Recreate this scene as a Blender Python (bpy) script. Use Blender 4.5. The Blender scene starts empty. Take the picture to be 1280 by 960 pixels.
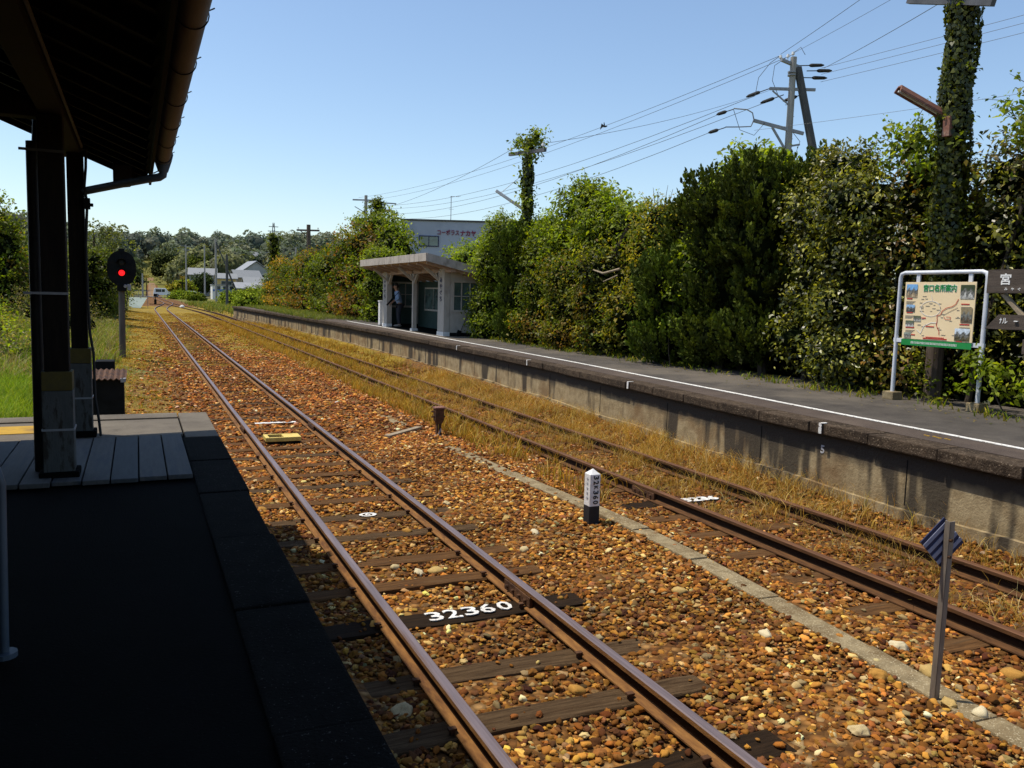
import bpy, bmesh, math, random
import numpy as np
from mathutils import Vector, Matrix, Euler

R = math.radians
scene = bpy.context.scene
COL = scene.collection
rng = np.random.default_rng(11)
random.seed(5)

# ------------------------------------------------------------------ materials
MATS = {}

def _new(name):
    m = bpy.data.materials.new(name)
    m.use_nodes = True
    nt = m.node_tree
    nt.nodes.clear()
    out = nt.nodes.new('ShaderNodeOutputMaterial')
    return m, nt, out

def N(nt, typ, **kw):
    n = nt.nodes.new(typ)
    for k, v in kw.items():
        setattr(n, k, v)
    return n

def setin(n, **kw):
    for k, v in kw.items():
        k = k.replace('_', ' ')
        n.inputs[k].default_value = v

def rgba(c):
    return (c[0], c[1], c[2], 1.0)

def noise(nt, vec, scale, detail=4.0, rough=0.6):
    n = N(nt, 'ShaderNodeTexNoise')
    setin(n, Scale=scale, Detail=detail, Roughness=rough)
    nt.links.new(vec, n.inputs['Vector'])
    return n.outputs['Fac']

def ramp(nt, fac, stops):
    r = N(nt, 'ShaderNodeValToRGB')
    el = r.color_ramp.elements
    while len(el) < len(stops):
        el.new(0.5)
    for e, (p, c) in zip(el, stops):
        e.position = p
        e.color = rgba(c) if not isinstance(c, (int, float)) else (c, c, c, 1)
    nt.links.new(fac, r.inputs['Fac'])
    return r.outputs['Color']

def mixc(nt, fac, a, b, mode='MIX'):
    m = N(nt, 'ShaderNodeMix', data_type='RGBA', blend_type=mode)
    for sock, v in ((m.inputs[0], fac), (m.inputs[6], a), (m.inputs[7], b)):
        if isinstance(v, (int, float)):
            sock.default_value = v
        elif isinstance(v, tuple):
            sock.default_value = rgba(v)
        else:
            nt.links.new(v, sock)
    return m.outputs[2]

def coords(nt, scale=(1, 1, 1), kind='Object'):
    t = N(nt, 'ShaderNodeTexCoord')
    mp = N(nt, 'ShaderNodeMapping')
    mp.inputs['Scale'].default_value = scale
    nt.links.new(t.outputs[kind], mp.inputs['Vector'])
    return mp.outputs['Vector']

def surf(name, c1, c2, scale=6.0, rough=0.75, bump=0.15, bscale=40.0, metal=0.0, stretch=(1, 1, 1), c3=None, s3=1.5, t3=(0.5, 0.7),
         spec=0.35, speck=None, emit=None):
    """noise-mottled surface: c1/c2 mottling, optional large stains c3, optional fine specks"""
    if name in MATS:
        return MATS[name]
    m, nt, out = _new(name)
    v = coords(nt, stretch)
    b = N(nt, 'ShaderNodeBsdfPrincipled')
    f = noise(nt, v, scale)
    col = ramp(nt, f, [(0.3, c1), (0.7, c2)])
    if c3 is not None:
        f3 = noise(nt, v, s3, 5.0, 0.65)
        col = mixc(nt, ramp(nt, f3, [(t3[0], 0.0), (t3[1], 1.0)]), col, c3)
    if speck is not None:
        fs = noise(nt, v, speck[0], 2.0, 0.5)
        col = mixc(nt, ramp(nt, fs, [(speck[1], 0.0), (speck[1] + 0.06, 1.0)]), col, speck[2])
    nt.links.new(col, b.inputs['Base Color'])
    rr = N(nt, 'ShaderNodeMapRange')
    rr.inputs['To Min'].default_value = max(0.05, rough - 0.12)
    rr.inputs['To Max'].default_value = min(1.0, rough + 0.12)
    nt.links.new(f, rr.inputs['Value'])
    nt.links.new(rr.outputs[0], b.inputs['Roughness'])
    b.inputs['Metallic'].default_value = metal
    b.inputs['Specular IOR Level'].default_value = spec
    if bump:
        bp = N(nt, 'ShaderNodeBump')
        setin(bp, Strength=bump, Distance=0.02)
        nt.links.new(noise(nt, v, bscale, 5.0, 0.65), bp.inputs['Height'])
        nt.links.new(bp.outputs[0], b.inputs['Normal'])
    if emit:
        b.inputs['Emission Color'].default_value = rgba(emit[0])
        b.inputs['Emission Strength'].default_value = emit[1]
    nt.links.new(b.outputs[0], out.inputs[0])
    MATS[name] = m
    return m

def leafmat(name, rough=0.45, spec=0.5, trans=0.3, tint=(1.5, 1.5, 0.55)):
    if name in MATS:
        return MATS[name]
    m, nt, out = _new(name)
    a = N(nt, 'ShaderNodeAttribute', attribute_name='col')
    v = coords(nt)
    f = noise(nt, v, 1.3, 3.0)
    col = mixc(nt, 1.0, a.outputs['Color'], ramp(nt, f, [(0.25, (0.62, 0.66, 0.6)), (0.75, (1.25, 1.2, 1.1))]), 'MULTIPLY')
    b = N(nt, 'ShaderNodeBsdfPrincipled')
    nt.links.new(col, b.inputs['Base Color'])
    setin(b, Roughness=rough)
    b.inputs['Specular IOR Level'].default_value = spec
    t = N(nt, 'ShaderNodeBsdfTranslucent')
    tc = mixc(nt, 1.0, col, tint, 'MULTIPLY')
    nt.links.new(tc, t.inputs['Color'])
    ms = N(nt, 'ShaderNodeMixShader')
    ms.inputs[0].default_value = trans
    nt.links.new(b.outputs[0], ms.inputs[1])
    nt.links.new(t.outputs[0], ms.inputs[2])
    nt.links.new(ms.outputs[0], out.inputs[0])
    MATS[name] = m
    return m

def attrmat(name, rough=0.8, spec=0.3, kind='GEOMETRY', bump=0.0, scale=30):
    if name in MATS:
        return MATS[name]
    m, nt, out = _new(name)
    a = N(nt, 'ShaderNodeAttribute', attribute_name='col', attribute_type=kind)
    v = coords(nt)
    f = noise(nt, v, scale, 4.0, 0.6)
    col = mixc(nt, 1.0, a.outputs['Color'], ramp(nt, f, [(0.25, (0.6, 0.58, 0.55)), (0.75, (1.25, 1.25, 1.25))]), 'MULTIPLY')
    b = N(nt, 'ShaderNodeBsdfPrincipled')
    nt.links.new(col, b.inputs['Base Color'])
    setin(b, Roughness=rough)
    b.inputs['Specular IOR Level'].default_value = spec
    if bump:
        bp = N(nt, 'ShaderNodeBump')
        setin(bp, Strength=bump, Distance=0.01)
        nt.links.new(f, bp.inputs['Height'])
        nt.links.new(bp.outputs[0], b.inputs['Normal'])
    nt.links.new(b.outputs[0], out.inputs[0])
    MATS[name] = m
    return m

def glassmat(name, col=(0.02, 0.03, 0.03), rough=0.04):
    if name in MATS:
        return MATS[name]
    m, nt, out = _new(name)
    b = N(nt, 'ShaderNodeBsdfPrincipled')
    v = coords(nt)
    nt.links.new(ramp(nt, noise(nt, v, 2.0), [(0.3, col), (0.7, tuple(min(1, c * 2.2) for c in col))]), b.inputs['Base Color'])
    setin(b, Roughness=rough)
    b.inputs['Specular IOR Level'].default_value = 0.8
    nt.links.new(b.outputs[0], out.inputs[0])
    MATS[name] = m
    return m

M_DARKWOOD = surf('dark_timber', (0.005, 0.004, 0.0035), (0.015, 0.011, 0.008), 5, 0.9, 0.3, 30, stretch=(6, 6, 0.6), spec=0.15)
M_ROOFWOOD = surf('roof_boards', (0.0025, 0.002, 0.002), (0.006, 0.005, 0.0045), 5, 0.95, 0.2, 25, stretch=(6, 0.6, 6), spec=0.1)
M_SLEEPER = surf('sleeper_wood', (0.055, 0.027, 0.012), (0.17, 0.085, 0.033), 4, 0.9, 0.7, 22, stretch=(0.8, 11, 6), c3=(0.13, 0.085, 0.045), s3=1.3, t3=(0.52, 0.8), spec=0.06)
M_SLEEPER_GREY = surf('weathered_sleeper_wood', (0.045, 0.026, 0.013), (0.15, 0.095, 0.050), 4, 0.9, 0.8, 22, stretch=(0.8, 12, 6), c3=(0.05, 0.026, 0.012), s3=1.6, t3=(0.5, 0.75), spec=0.06)
M_SLEEPER_DARK = surf('tarred_sleeper_wood', (0.010, 0.0065, 0.004), (0.036, 0.021, 0.011), 4, 0.88, 0.6, 20, stretch=(0.8, 10, 6), spec=0.08)
M_PAINT_W = surf('white_marking_paint', (0.55, 0.53, 0.49), (0.84, 0.83, 0.80), 14, 0.8, 0.4, 60, c3=(0.40, 0.36, 0.30), s3=5.0, t3=(0.55, 0.75), speck=(38, 0.60, (0.16, 0.12, 0.09)), spec=0.15)
M_RAILSIDE = surf('rail_rust', (0.13, 0.055, 0.016), (0.26, 0.125, 0.036), 9, 0.85, 0.3, 50, c3=(0.07, 0.028, 0.012), s3=3, stretch=(4, 0.7, 4), spec=0.25)
M_RAILTOP = surf('rail_running_surface', (0.15, 0.115, 0.115), (0.25, 0.195, 0.20), 5, 0.5, 0.08, 40, metal=0.45, c3=(0.15, 0.075, 0.035), s3=3.0, t3=(0.55, 0.75), stretch=(8, 0.25, 8))
M_RAILWEB = surf('shade_painted_rail_web', (0.016, 0.009, 0.005), (0.035, 0.018, 0.009), 9, 0.9, 0.3, 50, stretch=(4, 0.7, 4), spec=0.15)  # dark web and under-head faces paint the shade below the rail head
M_RUSTTOP = surf('rusty_running_surface', (0.085, 0.035, 0.015), (0.17, 0.075, 0.03), 6, 0.7, 0.1, 50, metal=0.2, stretch=(6, 0.5, 6))
M_RUSTSIDE = surf('dark_rail_rust', (0.05, 0.022, 0.009), (0.13, 0.06, 0.022), 8, 0.9, 0.3, 50, stretch=(4, 0.7, 4), spec=0.2)
M_CONC_TR = surf('trough_concrete', (0.17, 0.13, 0.072), (0.33, 0.26, 0.15), 9, 0.95, 0.6, 70, c3=(0.13, 0.085, 0.04), s3=3.5, t3=(0.45, 0.7), speck=(75, 0.60, (0.44, 0.37, 0.24)), spec=0.1)
M_ASPHALT = surf('platform_asphalt', (0.045, 0.038, 0.032), (0.092, 0.079, 0.066), 2.5, 0.92, 0.8, 110, c3=(0.125, 0.105, 0.082), s3=0.55, t3=(0.47, 0.62), speck=(190, 0.64, (0.20, 0.17, 0.14)))
M_COPING = surf('coping_stone', (0.034, 0.024, 0.017), (0.105, 0.076, 0.052), 11, 0.98, 1.0, 45, c3=(0.028, 0.021, 0.016), s3=1.8, t3=(0.48, 0.7), speck=(55, 0.62, (0.22, 0.17, 0.12)), spec=0.08)
M_EDGEASPH = surf('platform_edge_asphalt', (0.052, 0.036, 0.028), (0.088, 0.064, 0.049), 3, 0.93, 0.6, 150, c3=(0.11, 0.08, 0.06), s3=0.9, speck=(170, 0.63, (0.2, 0.16, 0.13)))
M_PLATFORM = surf('dark_platform_surface', (0.0030, 0.0028, 0.0026), (0.0075, 0.007, 0.0065), 1.6, 0.97, 0.6, 90, spec=0.03, speck=(140, 0.70, (0.035, 0.034, 0.033)))  # near-black: the roof's shade on the platform is put into the colour
M_PLATEDGE = surf('platform_edge_stone', (0.005, 0.0045, 0.004), (0.013, 0.012, 0.0105), 5, 0.97, 1.0, 60, spec=0.04, speck=(80, 0.66, (0.07, 0.068, 0.064)))  # edge stone colour blackened to hold the roof's shade
M_PLATEND = surf('sunlit_platform_concrete', (0.10, 0.082, 0.062), (0.17, 0.145, 0.11), 4, 0.93, 0.4, 110, c3=(0.07, 0.056, 0.042), s3=2.0, speck=(150, 0.66, (0.26, 0.23, 0.18)))
M_BOARD = surf('weathered_platform_board', (0.062, 0.058, 0.055), (0.105, 0.10, 0.094), 3, 0.85, 0.3, 30, stretch=(9, 0.8, 9), c3=(0.05, 0.055, 0.065), s3=2)
M_BOARD2 = surf('darker_platform_board', (0.045, 0.048, 0.050), (0.075, 0.080, 0.084), 3, 0.85, 0.3, 30, stretch=(9, 0.8, 9))
M_SLEEVE = surf('peeling_grey_paint', (0.05, 0.053, 0.052), (0.095, 0.10, 0.096), 5, 0.8, 0.3, 40, stretch=(3, 3, 0.8), c3=(0.03, 0.024, 0.018), s3=5, t3=(0.52, 0.62))
M_YELLOWBAND = surf('faded_yellow_paint', (0.06, 0.046, 0.009), (0.10, 0.076, 0.015), 7, 0.8, 0.2, 40, c3=(0.06, 0.045, 0.02), s3=5)
M_TACTILE = surf('yellow_platform_line', (0.36, 0.20, 0.012), (0.50, 0.30, 0.02), 7, 0.8, 0.2, 60, c3=(0.2, 0.12, 0.03), s3=3)
M_PVC = surf('dark_drain_pipe', (0.028, 0.029, 0.031), (0.05, 0.051, 0.055), 5, 0.5, 0.05, 30)
M_PIPEGREY = surf('blue_grey_pipe', (0.04, 0.055, 0.075), (0.06, 0.08, 0.105), 5, 0.45, 0.05, 30)
M_GUTTER = surf('brown_gutter', (0.070, 0.058, 0.049), (0.115, 0.097, 0.083), 4, 0.7, 0.1, 30, stretch=(5, 0.8, 5), c3=(0.065, 0.05, 0.042), s3=2.4)
M_GALV = surf('galvanised_steel', (0.20, 0.205, 0.22), (0.32, 0.325, 0.34), 8, 0.5, 0.05, 40, metal=0.2)
M_WHITEPIPE = surf('white_painted_pipe', (0.55, 0.57, 0.62), (0.72, 0.74, 0.78), 6, 0.4, 0.05, 40, c3=(0.38, 0.37, 0.36), s3=4, t3=(0.6, 0.75))
M_BLACK = surf('black_painted_steel', (0.006, 0.006, 0.006), (0.013, 0.013, 0.013), 6, 0.8, 0.05, 40, spec=0.08)
M_SIGPOST = surf('dingy_signal_post', (0.07, 0.06, 0.052), (0.13, 0.115, 0.10), 3, 0.9, 0.1, 40, stretch=(3, 3, 0.5), spec=0.1)
M_BLACKRUB = surf('black_rubber', (0.012, 0.012, 0.013), (0.022, 0.022, 0.022), 6, 0.7, 0.05, 40)
M_RUST = surf('rusty_iron', (0.05, 0.022, 0.011), (0.14, 0.065, 0.028), 14, 0.8, 0.4, 60, metal=0.2, c3=(0.03, 0.015, 0.009), s3=6)
M_RUSTRED = surf('faded_rusty_red_paint', (0.15, 0.06, 0.04), (0.27, 0.125, 0.085), 8, 0.7, 0.2, 40, c3=(0.36, 0.27, 0.2), s3=5, t3=(0.56, 0.7))
M_CONCPOLE = surf('pole_concrete', (0.25, 0.235, 0.215), (0.36, 0.345, 0.32), 3, 0.85, 0.15, 50, stretch=(2, 2, 0.5))
M_ARM = surf('weathered_crossarm_steel', (0.07, 0.075, 0.085), (0.13, 0.135, 0.15), 5, 0.7, 0.1, 40, spec=0.2)
M_DARKPOLE = surf('dark_strut_steel', (0.050, 0.050, 0.050), (0.085, 0.083, 0.08), 3, 0.7, 0.1, 40, stretch=(3, 3, 0.5))
M_WOODPOLE = surf('old_pole_timber', (0.07, 0.05, 0.038), (0.14, 0.105, 0.08), 4, 0.85, 0.3, 30, stretch=(6, 6, 0.5))
M_BARK = surf('bark', (0.035, 0.026, 0.018), (0.09, 0.068, 0.048), 9, 0.9, 0.8, 30, stretch=(3, 3, 0.8))
M_WIRE = surf('wire_insulation', (0.07, 0.075, 0.085), (0.10, 0.105, 0.115), 3, 0.6, 0.0)
M_PORCELAIN = surf('porcelain', (0.55, 0.55, 0.53), (0.72, 0.72, 0.70), 10, 0.3, 0.0)
M_SHELTER = surf('off_white_wall_paint', (0.36, 0.325, 0.28), (0.46, 0.42, 0.365), 3, 0.85, 0.2, 40, c3=(0.25, 0.22, 0.19), s3=2.2, t3=(0.55, 0.8), stretch=(1.5, 1.5, 0.7))
M_FASCIA = surf('pale_fascia_sheet', (0.34, 0.30, 0.26), (0.47, 0.42, 0.37), 4, 0.8, 0.2, 40, c3=(0.2, 0.17, 0.14), s3=3, t3=(0.52, 0.75), stretch=(1, 1.6, 0.6))
M_ROOFGREY = surf('grey_roof_sheet', (0.055, 0.05, 0.05), (0.09, 0.085, 0.085), 5, 0.75, 0.1, 40)
M_SOFFIT = surf('pinkish_soffit_paint', (0.30, 0.21, 0.16), (0.40, 0.29, 0.225), 4, 0.85, 0.1, 30)
M_GREENWALL = surf('shade_darkened_green_wall', (0.03, 0.055, 0.047), (0.048, 0.08, 0.068), 4, 0.85, 0.1, 30)  # green wall darkened so the interior's shade sits in the colour
M_BLUECURT = surf('bluish_door_paint', (0.07, 0.10, 0.125), (0.16, 0.21, 0.24), 5, 0.7, 0.1, 30, stretch=(6, 6, 0.5))
M_GLASS = glassmat('dark_window_glass')
M_GLASSB = glassmat('greenish_window_glass', (0.05, 0.075, 0.07))
M_SIGNPANEL = surf('cream_sign_panel', (0.84, 0.65, 0.38), (0.88, 0.70, 0.43), 3, 0.5, 0.0)
M_SIGNGREEN = surf('green_sign_paint', (0.01, 0.22, 0.045), (0.015, 0.26, 0.06), 5, 0.5, 0.0)
M_SIGNRED = surf('red_sign_paint', (0.45, 0.03, 0.02), (0.55, 0.05, 0.035), 5, 0.5, 0.0)
M_SIGNWHITE = surf('white_sign_paint', (0.78, 0.77, 0.74), (0.84, 0.83, 0.8), 5, 0.5, 0.0)
M_SIGNGREY = surf('grey_map_ink', (0.30, 0.26, 0.2), (0.38, 0.33, 0.26), 5, 0.5, 0.0)
M_OLDWOOD = surf('dark_sign_timber', (0.045, 0.032, 0.024), (0.105, 0.08, 0.062), 3, 0.85, 0.5, 25, stretch=(6, 0.6, 7), c3=(0.15, 0.125, 0.10), s3=2, t3=(0.55, 0.8))
M_PALEWOOD = surf('pale_sign_timber', (0.22, 0.17, 0.11), (0.34, 0.27, 0.18), 3, 0.85, 0.4, 25, stretch=(6, 2, 3))
M_NAVY = surf('navy_plate_paint', (0.012, 0.016, 0.05), (0.025, 0.03, 0.085), 7, 0.55, 0.1, 30)
M_PLATEPALE = surf('pale_plate_stripe', (0.20, 0.22, 0.32), (0.30, 0.32, 0.42), 7, 0.5, 0.1, 30)
M_STEELPOST = surf('weathered_angle_steel', (0.17, 0.145, 0.12), (0.27, 0.23, 0.19), 8, 0.6, 0.15, 40, metal=0.3, stretch=(4, 4, 0.8))
M_POSTWHITE = surf('white_post_paint', (0.64, 0.63, 0.61), (0.80, 0.79, 0.77), 9, 0.7, 0.2, 50, c3=(0.42, 0.37, 0.30), s3=8, t3=(0.54, 0.74), speck=(90, 0.68, (0.3, 0.22, 0.15)))
M_POSTBLACK = surf('black_post_paint', (0.010, 0.010, 0.011), (0.02, 0.02, 0.022), 9, 0.7, 0.1, 50)
M_YELLOWDEV = surf('yellow_device_paint', (0.56, 0.40, 0.09), (0.68, 0.52, 0.14), 9, 0.6, 0.1, 50, c3=(0.4, 0.28, 0.07), s3=6, t3=(0.6, 0.75))
M_REDLAMP = surf('lit_red_lens', (0.6, 0.01, 0.01), (0.8, 0.02, 0.02), 5, 0.3, 0.0, emit=((1.0, 0.015, 0.02), 1.3))
M_BUILD = surf('white_apartment_wall', (0.32, 0.345, 0.42), (0.38, 0.405, 0.48), 0.4, 0.85, 0.05, 10, c3=(0.25, 0.28, 0.35), s3=0.25)
M_WALLPALE = surf('pale_house_wall', (0.30, 0.31, 0.32), (0.38, 0.39, 0.40), 0.6, 0.85, 0.0)
M_WALLTAN = surf('tan_house_wall', (0.32, 0.26, 0.18), (0.4, 0.33, 0.24), 0.6, 0.85, 0.0)
M_WALLYEL = surf('yellow_house_wall', (0.55, 0.40, 0.15), (0.6, 0.46, 0.2), 0.6, 0.85, 0.0)
M_TILEGREY = surf('grey_roof_tiles', (0.17, 0.18, 0.19), (0.25, 0.26, 0.27), 3, 0.6, 0.5, 6, stretch=(4, 1, 1))
M_TILELIGHT = surf('pale_roof_sheet', (0.23, 0.235, 0.245), (0.30, 0.305, 0.315), 2, 0.5, 0.0)
M_BLUEPAINT = surf('blue_band_paint', (0.05, 0.13, 0.38), (0.07, 0.17, 0.45), 2, 0.6, 0.0)
M_CARWHITE = surf('white_car_paint', (0.74, 0.75, 0.76), (0.8, 0.81, 0.82), 1, 0.3, 0.0, spec=0.6)
M_TYRE = surf('tyre_rubber', (0.015, 0.015, 0.015), (0.03, 0.03, 0.03), 8, 0.85, 0.1)
M_REDTEXT = surf('dark_red_letter', (0.17, 0.018, 0.05), (0.22, 0.025, 0.065), 3, 0.6, 0.0)
M_NAVYTEXT = surf('navy_letter', (0.012, 0.014, 0.05), (0.02, 0.022, 0.07), 3, 0.6, 0.0)
M_BLACKTEXT = surf('black_letter', (0.012, 0.012, 0.013), (0.02, 0.02, 0.02), 3, 0.6, 0.0)
M_GREYTEXT = surf('faint_grey_letter', (0.34, 0.34, 0.36), (0.42, 0.42, 0.44), 3, 0.6, 0.0)
M_GREENSHEET = surf('pale_green_sheet', (0.17, 0.21, 0.18), (0.21, 0.25, 0.22), 1.5, 0.7, 0.0)
M_ROAD = surf('road_asphalt', (0.10, 0.10, 0.10), (0.15, 0.15, 0.15), 1.5, 0.9, 0.1, 40)
M_SKIN = surf('skin', (0.36, 0.20, 0.13), (0.42, 0.25, 0.17), 8, 0.6, 0.0)
M_SHIRT = surf('light_blue_shirt', (0.20, 0.30, 0.48), (0.27, 0.38, 0.56), 9, 0.85, 0.1)
M_TROUS = surf('dark_trousers', (0.016, 0.018, 0.028), (0.03, 0.033, 0.046), 9, 0.85, 0.1)
M_HAIR = surf('dark_hair', (0.010, 0.008, 0.007), (0.022, 0.018, 0.015), 30, 0.6, 0.2)
M_SHOE = surf('pale_shoe', (0.22, 0.2, 0.18), (0.3, 0.28, 0.25), 9, 0.7, 0.1)
M_LEAF_BROAD = leafmat('broad_leaves', 0.5, 0.25, 0.48)
M_LEAF_GLOSS = leafmat('glossy_leaves', 0.38, 0.45, 0.32)
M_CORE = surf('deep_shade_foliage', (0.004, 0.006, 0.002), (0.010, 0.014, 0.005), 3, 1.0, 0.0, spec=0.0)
M_LEAF_NEEDLE = leafmat('needle_foliage', 0.75, 0.2, 0.12)
M_LEAF_FAR = leafmat('far_foliage', 0.8, 0.15, 0.15)
M_GRASS = leafmat('grass_blades', 0.7, 0.25, 0.35)
M_STRAW = leafmat('dry_grass_blades', 0.8, 0.15, 0.3, (1.45, 1.08, 0.5))
M_STONE = attrmat('ballast_stone', 0.88, 0.12, 'INSTANCER', 0.25, 14)
M_PHOTO = attrmat('printed_picture', 0.5, 0.3, 'GEOMETRY', 0, 22)

# ------------------------------------------------------------------ mesh builder
class MB:
    def __init__(s):
        s.v, s.f, s.mi = [], [], []
        s.m = Matrix.Identity(4)
        s.cur = 0

    def add(s, verts, faces):
        o = len(s.v)
        for p in verts:
            s.v.append(tuple(s.m @ Vector(p)))
        for f in faces:
            s.f.append(tuple(i + o for i in f))
            s.mi.append(s.cur)
        return s

    def box(s, x0, x1, y0, y1, z0, z1):
        return s.add([(x0, y0, z0), (x1, y0, z0), (x1, y1, z0), (x0, y1, z0), (x0, y0, z1), (x1, y0, z1), (x1, y1, z1), (x0, y1, z1)],
                     [(0, 3, 2, 1), (4, 5, 6, 7), (0, 1, 5, 4), (1, 2, 6, 5), (2, 3, 7, 6), (3, 0, 4, 7)])

    def cbox(s, c, size, rot=(0, 0, 0)):
        m0 = s.m
        s.m = m0 @ Matrix.Translation(c) @ Euler(rot).to_matrix().to_4x4()
        x, y, z = (d / 2 for d in size)
        s.box(-x, x, -y, y, -z, z)
        s.m = m0
        return s

    def beam(s, p0, p1, w, h, up=(0, 0, 1)):
        p0, p1 = Vector(p0), Vector(p1)
        d = (p1 - p0).normalized()
        u = Vector(up)
        if abs(d.dot(u)) > 0.98:
            u = Vector((0, 1, 0))
        r = d.cross(u).normalized()
        u = r.cross(d)
        vs = []
        for p in (p0, p1):
            for a, b in ((-1, -1), (1, -1), (1, 1), (-1, 1)):
                vs.append(p + r * a * w / 2 + u * b * h / 2)
        return s.add(vs, [(3, 2, 1, 0), (4, 5, 6, 7), (0, 1, 5, 4), (1, 2, 6, 5), (2, 3, 7, 6), (3, 0, 4, 7)])

    def tube(s, pts, r, n=8, caps=True):
        pts = [Vector(p) for p in pts]
        rs = r if isinstance(r, (list, tuple)) else [r] * len(pts)
        vs, fs = [], []
        t0 = (pts[1] - pts[0]).normalized()
        ref = Vector((0, 0, 1)) if abs(t0.z) < 0.9 else Vector((1, 0, 0))
        prev = t0.cross(ref).normalized()
        for i, p in enumerate(pts):
            t = (pts[min(i + 1, len(pts) - 1)] - pts[max(i - 1, 0)]).normalized()
            a = (prev - t * prev.dot(t)).normalized()
            b = t.cross(a)
            prev = a
            for k in range(n):
                an = 2 * math.pi * k / n
                vs.append(p + (a * math.cos(an) + b * math.sin(an)) * rs[i])
        for i in range(len(pts) - 1):
            for k in range(n):
                k2 = (k + 1) % n
                fs.append((i * n + k, i * n + k2, (i + 1) * n + k2, (i + 1) * n + k))
        if caps:
            fs.append(tuple(range(n - 1, -1, -1)))
            fs.append(tuple((len(pts) - 1) * n + k for k in range(n)))
        return s.add(vs, fs)

    def cyl(s, p0, p1, r0, r1=None, n=12):
        return s.tube([p0, p1], [r0, r0 if r1 is None else r1], n)

    def prism(s, poly, path):
        """poly: list of (across, up); path: list of (point, across vector)"""
        n = len(poly)
        vs, fs = [], []
        for p, a in path:
            p, a = Vector(p), Vector(a)
            for (u, w) in poly:
                vs.append(p + a * u + Vector((0, 0, w)))
        for i in range(len(path) - 1):
            for k in range(n):
                k2 = (k + 1) % n
                fs.append((i * n + k, i * n + k2, (i + 1) * n + k2, (i + 1) * n + k))
        fs.append(tuple(range(n - 1, -1, -1)))
        fs.append(tuple((len(path) - 1) * n + k for k in range(n)))
        return s.add(vs, fs)

    def ball(s, c, r, seed=0, rough=0.0, u=10, v=7):
        vs, fs = [], []
        rx, ry, rz = r if isinstance(r, (tuple, list)) else (r, r, r)
        rd = random.Random(seed)
        ph = [rd.uniform(0, 6.28) for _ in range(6)]
        for j in range(v + 1):
            th = math.pi * j / v
            for i in range(u):
                a = 2 * math.pi * i / u
                d = Vector((math.sin(th) * math.cos(a), math.sin(th) * math.sin(a), math.cos(th)))
                k = 1 + rough * (math.sin(4 * d.x + ph[0]) + math.sin(5 * d.y + ph[1]) + math.sin(4.5 * d.z + ph[2])) / 3
                vs.append((c[0] + d.x * rx * k, c[1] + d.y * ry * k, c[2] + d.z * rz * k))
        for j in range(v):
            for i in range(u):
                i2 = (i + 1) % u
                fs.append((j * u + i, (j + 1) * u + i, (j + 1) * u + i2, j * u + i2))
        return s.add(vs, fs)

    def mesh(s, name, mats, loc=(0, 0, 0), bevel=0.0, smooth=False):
        me = bpy.data.meshes.new(name)
        l = Vector(loc)
        me.from_pydata([tuple(Vector(p) - l) for p in s.v], [], s.f)
        for m in (mats if isinstance(mats, (list, tuple)) else [mats]):
            me.materials.append(m)
        me.polygons.foreach_set('material_index', s.mi)
        bm = bmesh.new()
        bm.from_mesh(me)
        bmesh.ops.recalc_face_normals(bm, faces=bm.faces)
        if bevel:
            es = [e for e in bm.edges if len(e.link_faces) == 2 and e.calc_face_angle(0) > 0.5]
            bmesh.ops.bevel(bm, geom=es, offset=bevel, segments=2, profile=0.6, affect='EDGES', clamp_overlap=True)
        bm.to_mesh(me)
        bm.free()
        if smooth:
            me.polygons.foreach_set('use_smooth', [True] * len(me.polygons))
            try:
                me.set_sharp_from_angle(angle=R(40))
            except Exception:
                pass
        return me

def link(name, data, parent=None, loc=(0, 0, 0), label=None, cat=None, group=None, kind=None):
    o = bpy.data.objects.new(name, data)
    COL.objects.link(o)
    o.location = loc
    if parent is not None:
        o.parent = parent
    if label:
        o['label'] = label
    if cat:
        o['category'] = cat
    if group:
        o['group'] = group
    if kind:
        o['kind'] = kind
    return o

class Thing:
    """an Empty at the thing's base that parents its parts (all coordinates given in world space)"""
    def __init__(s, name, label, cat, loc=(0, 0, 0), group=None, rotz=0.0):
        s.loc = loc
        s.root = link(name, None, None, loc, label, cat, group)
        s.root.empty_display_size = 0.2

    def part(s, name, mb, mats, parent=None, bevel=0.0, smooth=False, label=None):
        me = mb.mesh(name, mats, s.loc, bevel, smooth)
        return link(name, me, parent or s.root, (0, 0, 0), label)

def single(name, mb, mats, label, cat, group=None, bevel=0.0, smooth=False, loc=(0, 0, 0)):
    return link(name, mb.mesh(name, mats, loc, bevel, smooth), None, loc, label, cat, group)

def struct(name, mb, mats, bevel=0.0, smooth=False):
    return link(name, mb.mesh(name, mats, (0, 0, 0), bevel, smooth), kind='structure')

def copy_tree(o, loc, label, group=None):
    c = o.copy()
    COL.objects.link(c)
    c.location = loc
    c['label'] = label
    if group:
        c['group'] = group
    for ch in o.children:
        d = ch.copy()
        COL.objects.link(d)
        d.parent = c
        for g in ch.children:
            e = g.copy()
            COL.objects.link(e)
            e.parent = d
    return c

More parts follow.
